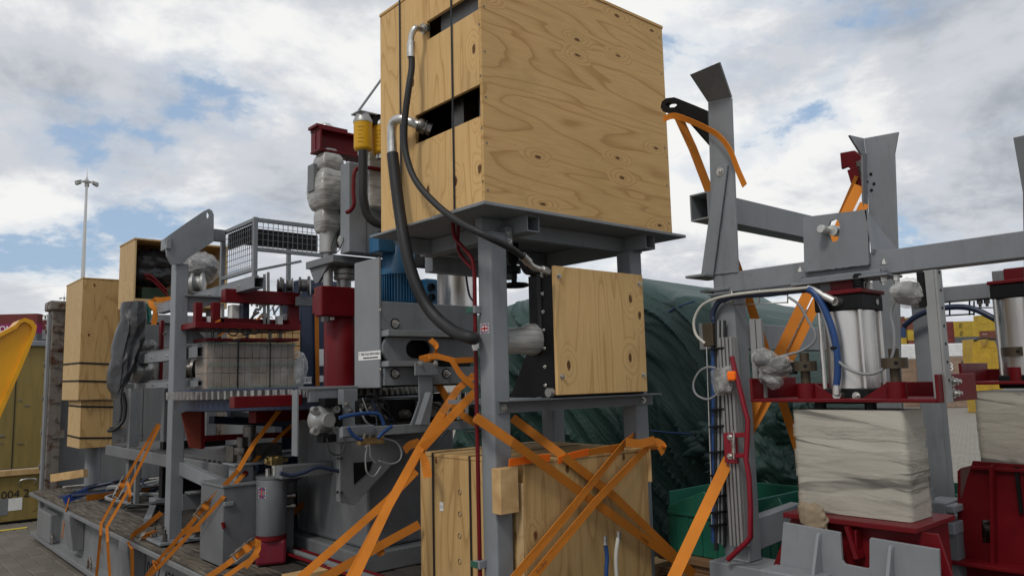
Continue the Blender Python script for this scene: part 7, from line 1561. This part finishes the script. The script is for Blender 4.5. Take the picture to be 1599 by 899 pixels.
SD = strap('long strap from the flared guide down left to the foreground', [at(1342, 290, x=3.9), at(1252, 478, x=3.55), at(1170, 650, x=3.27), at(1121, 752, x=2.98), at(1050, 905, x=2.62), at(1030, 950, x=2.55)], w_=.05)
strap('second long strap running close behind the first at right', [at(1350, 318, x=3.9), at(1272, 478, x=3.6), at(1225, 575, x=3.45), at(1175, 665, x=3.3), at(1135, 745, x=3.24)], w_=.045)
strap('strap from the lifting eye down right behind the frame', [at(1057, 178, x=FX + .065), at(1082, 232, x=FX + .1), at(1110, 305, x=FX + .16), at(1165, 455, x=3.42), at(1190, 530, x=3.5), at(1246, 700, x=3.65), at(1270, 770, x=3.7)], w_=.042, mat=ORANGED)
pts = smooth_path([at(x_, y_, x=FX + d_) for x_, y_, d_ in ((1036, 186, .03), (1052, 181, .02), (1075, 188, .0), (1100, 199, -.03), (1122, 212, -.05), (1140, 235, -.06), (1152, 265, -.06), (1163, 290, -.06))], 5)
n_ = len(pts); strap('loose strap end fluttering from the lifting eye', pts, [V((-.25 * math.sin(k / n_ * 5), -.1 - .9 * (k / n_) ** 2, 1 - .75 * k / n_)) + V((-.55 * k / n_, 0, 0)) for k in range(n_)], .031)
rw = thing('red_strap_sleeve', 'dark red strap sleeve and buckle hooked behind the flared guide', 'strap sleeve', at(1330, 270, x=3.98))
m = MB(); m.ribbon([at(1314, 252, x=4.0), at(1330, 248, x=4.0), at(1348, 262, x=4.0)], .09, (0, .3, 1), .02); part(m, 'sleeve', RED, rw, .004)
m = MB(); m.ribbon([at(1333, 262, x=3.99), at(1338, 280, x=3.99), at(1350, 290, x=3.99)], .07, (.0, 1, .2), .01); part(m, 'flap', RED, rw, .003)
m = MB(); m.bar(at(1342, 252, x=4.0), at(1352, 290, x=4.0), .03, .03); part(m, 'buckle', DARKM, rw, .004)
m = MB(); m.ribbon([at(1338, 275, x=3.98), at(1325, 305, x=3.97), at(1312, 335, x=3.95)], .022, (0, 1, .4), .004); part(m, 'red_webbing', ORANGED, rw)
bs = MB(); bs.ribbon(smooth_path([at(100, 782, x=1.9), at(112, 776, x=1.98), at(128, 770, x=2.1), at(136, 766, x=2.2)], 5), .08, (0, .3, 1), .012); solo(bs, 'blue_strap', plain('blue_webbing', (.02, .06, .25)), 'rolled blue strap at the far deck corner', 'strap')
strap_print(SA, at(1000, 836, y=Y1 - .004), at(1045, 868, y=Y1 - .004)); strap_print(SB, at(838, 893, y=Y2 - .004), at(880, 843, y=Y2 - .004))
strap_print(SD, at(1160, 671, x=3.2), at(1170, 650, x=3.26), size=.024)

# machinery under the press shelf and the turntable
gb = thing('gear_drive', 'dark gear drive with shafts and hoses under the press shelf', 'drive', (2.9, 4.4, 1.4))
def gbox(px0, py0, px1, py1, nm, mt, y, dep, bev=.006):
    a = at(px0, py1, y=y); b = at(px1, py0, y=y); m = MB(); m.box(a.x, b.x, y, y + dep, a.z, b.z); return part(m, nm, mt, gb, bev)
gbox(562, 622, 648, 662, 'housing', BLACK, 4.22, .16); gbox(566, 628, 600, 640, 'cover', DARKM, 4.18, .04); gbox(690, 612, 742, 660, 'housing', BLACK, 4.15, .2); gbox(660, 626, 700, 652, 'coupling_guard', DARKM, 4.12, .08)
for px, py, rr_, ln in ((628, 646, .028, .12), (580, 641, .03, .06), (594, 652, .02, .09), (712, 640, .05, .08)):
    q = at(px, py, y=4.16); m = MB(); m.cyl(q, q + V((0, -ln * .5, 0)), rr_, n=18); m.cyl(q + V((0, -ln * .5, 0)), q + V((0, -ln * .7, 0)), rr_ * .6, n=14); part(m, 'shaft_end', DARKM, gb)
for px in (700, 716, 728):
    m = MB(); m.cyl(at(px, 612, y=4.1), at(px, 655, y=4.1), .018, n=10); part(m, 'guide_rod', ZINC, gb)
rg = random.Random(21)
for k in range(12):
    x_, y_ = rg.uniform(560, 735), rg.uniform(612, 640); yy = rg.uniform(4.02, 4.14)
    m = MB(); m.tube(smooth_path([at(x_, y_, y=yy), at(x_ + rg.uniform(8, 30), y_ + rg.uniform(10, 26), y=yy), at(x_ + rg.uniform(10, 40), y_ + rg.uniform(26, 44), y=yy + .05), at(x_ + rg.uniform(-10, 30), y_ + rg.uniform(45, 60), y=yy + .1)], 6), rg.choice((.004, .006, .009)), 6); part(m, 'hose', rg.choice((RUBBER, RUBBER, NAVY, HOSEG)), gb)
ud = thing('drive_unit', 'dark motor and frame clutter below the turntable on the deck', 'drive', (2.9, 6.3, DZ))
for (x0, x1, y0, y1, z0, z1, nm, mt) in ((2.45, 2.62, 6.0, 6.1, .64, 1.05, 'frame', GREYD), (2.62, 3.5, 6.02, 6.1, .95, 1.05, 'frame', GREYD), (2.8, 3.2, 6.15, 6.5, .64, 1.0, 'gearbox', BLACK), (3.25, 3.6, 5.7, 6.0, .64, 1.5, 'cabinet', BLACK), (2.35, 2.5, 5.72, 5.85, .64, .85, 'block', GREYD), (3.0, 3.3, 6.6, 6.75, 1.25, 1.5, 'motor_box', NAVY)):
    m = MB(); m.box(x0, x1, y0, y1, z0, z1); part(m, nm, mt, ud, .008)
m = MB(); m.cyl((2.55, 5.95, 1.18), (3.15, 5.95, 1.18), .07, n=24); m.cyl((2.5, 5.95, 1.18), (2.55, 5.95, 1.18), .04, n=18); part(m, 'motor', NAVY, ud)
m = MB(); m.cyl((2.3, 6.05, .8), (2.3, 6.05, 1.1), .05, n=18); part(m, 'strut', DARKM, ud)
for k in range(14):
    p0 = V((rg.uniform(2.2, 2.9), rg.uniform(5.0, 6.2), rg.uniform(.66, .9))); m = MB(); m.tube(smooth_path([p0, p0 + V((rg.uniform(-.1, .2), rg.uniform(-.1, .3), rg.uniform(0, .15))), p0 + V((rg.uniform(0, .4), rg.uniform(.1, .5), rg.uniform(-.02, .1))), p0 + V((rg.uniform(.2, .6), rg.uniform(.2, .6), rg.uniform(-.02, .05)))], 5), rg.choice((.007, .010, .014)), 6); part(m, 'hose', rg.choice((RUBBER, RUBBER, NAVY, RED)), ud)
# weld beads along the main joints of the right frame and the table
def bead(parent, a, b, r=.0045, nm='weld_bead'):
    a = V(a); b = V(b); n = max(6, int((b - a).length / .012)); rg = random.Random(n); m = MB()
    m.tube([a + (b - a) * k / n + V((0, 0, rg.uniform(-.0012, .0012))) for k in range(n + 1)], [r * rg.uniform(.75, 1.25) for k in range(n + 1)], 6); part(m, nm, GREY, parent)
bead(fr_, at(1257, 424, x=PXB - .003), at(1305, 418.5, x=PXB - .003)); bead(fr_, at(1308, 418, x=PXB - .003), at(1356, 412.5, x=PXB - .003))
bead(fr_, at(1113, 428, x=FX - .003), at(1152, 424, x=FX - .003)); bead(fr_, at(1135, 262, x=FX - .016), at(1113, 430, x=FX - .016), .0035)
bead(fr_, (FX - .002, cy_0, fz0 - .004), (FX - .002, cy_1, fz0 - .004)); bead(fr_, (FX + .008, cy_0 - .003, zcb + .004), (FX + .008, cy_1, zcb + .004), .006)
bead(tf, (PX0, PY0 - .003, 2.5), (PX0 + .1, PY0 - .003, 2.5)); bead(tf, (PX0 - .003, PY0, 2.5), (PX0 - .003, PY0 + .1, 2.5)); bead(tf, (3.28, PY0 - .003, 2.5), (3.38, PY0 - .003, 2.5))
bead(pb, at(1281, 832, x=gx - .003), at(1279, 880, x=gx - .003), .005); bead(pb, at(1394, 852, x=gx - .003), at(1393, 900, x=gx - .003), .005)
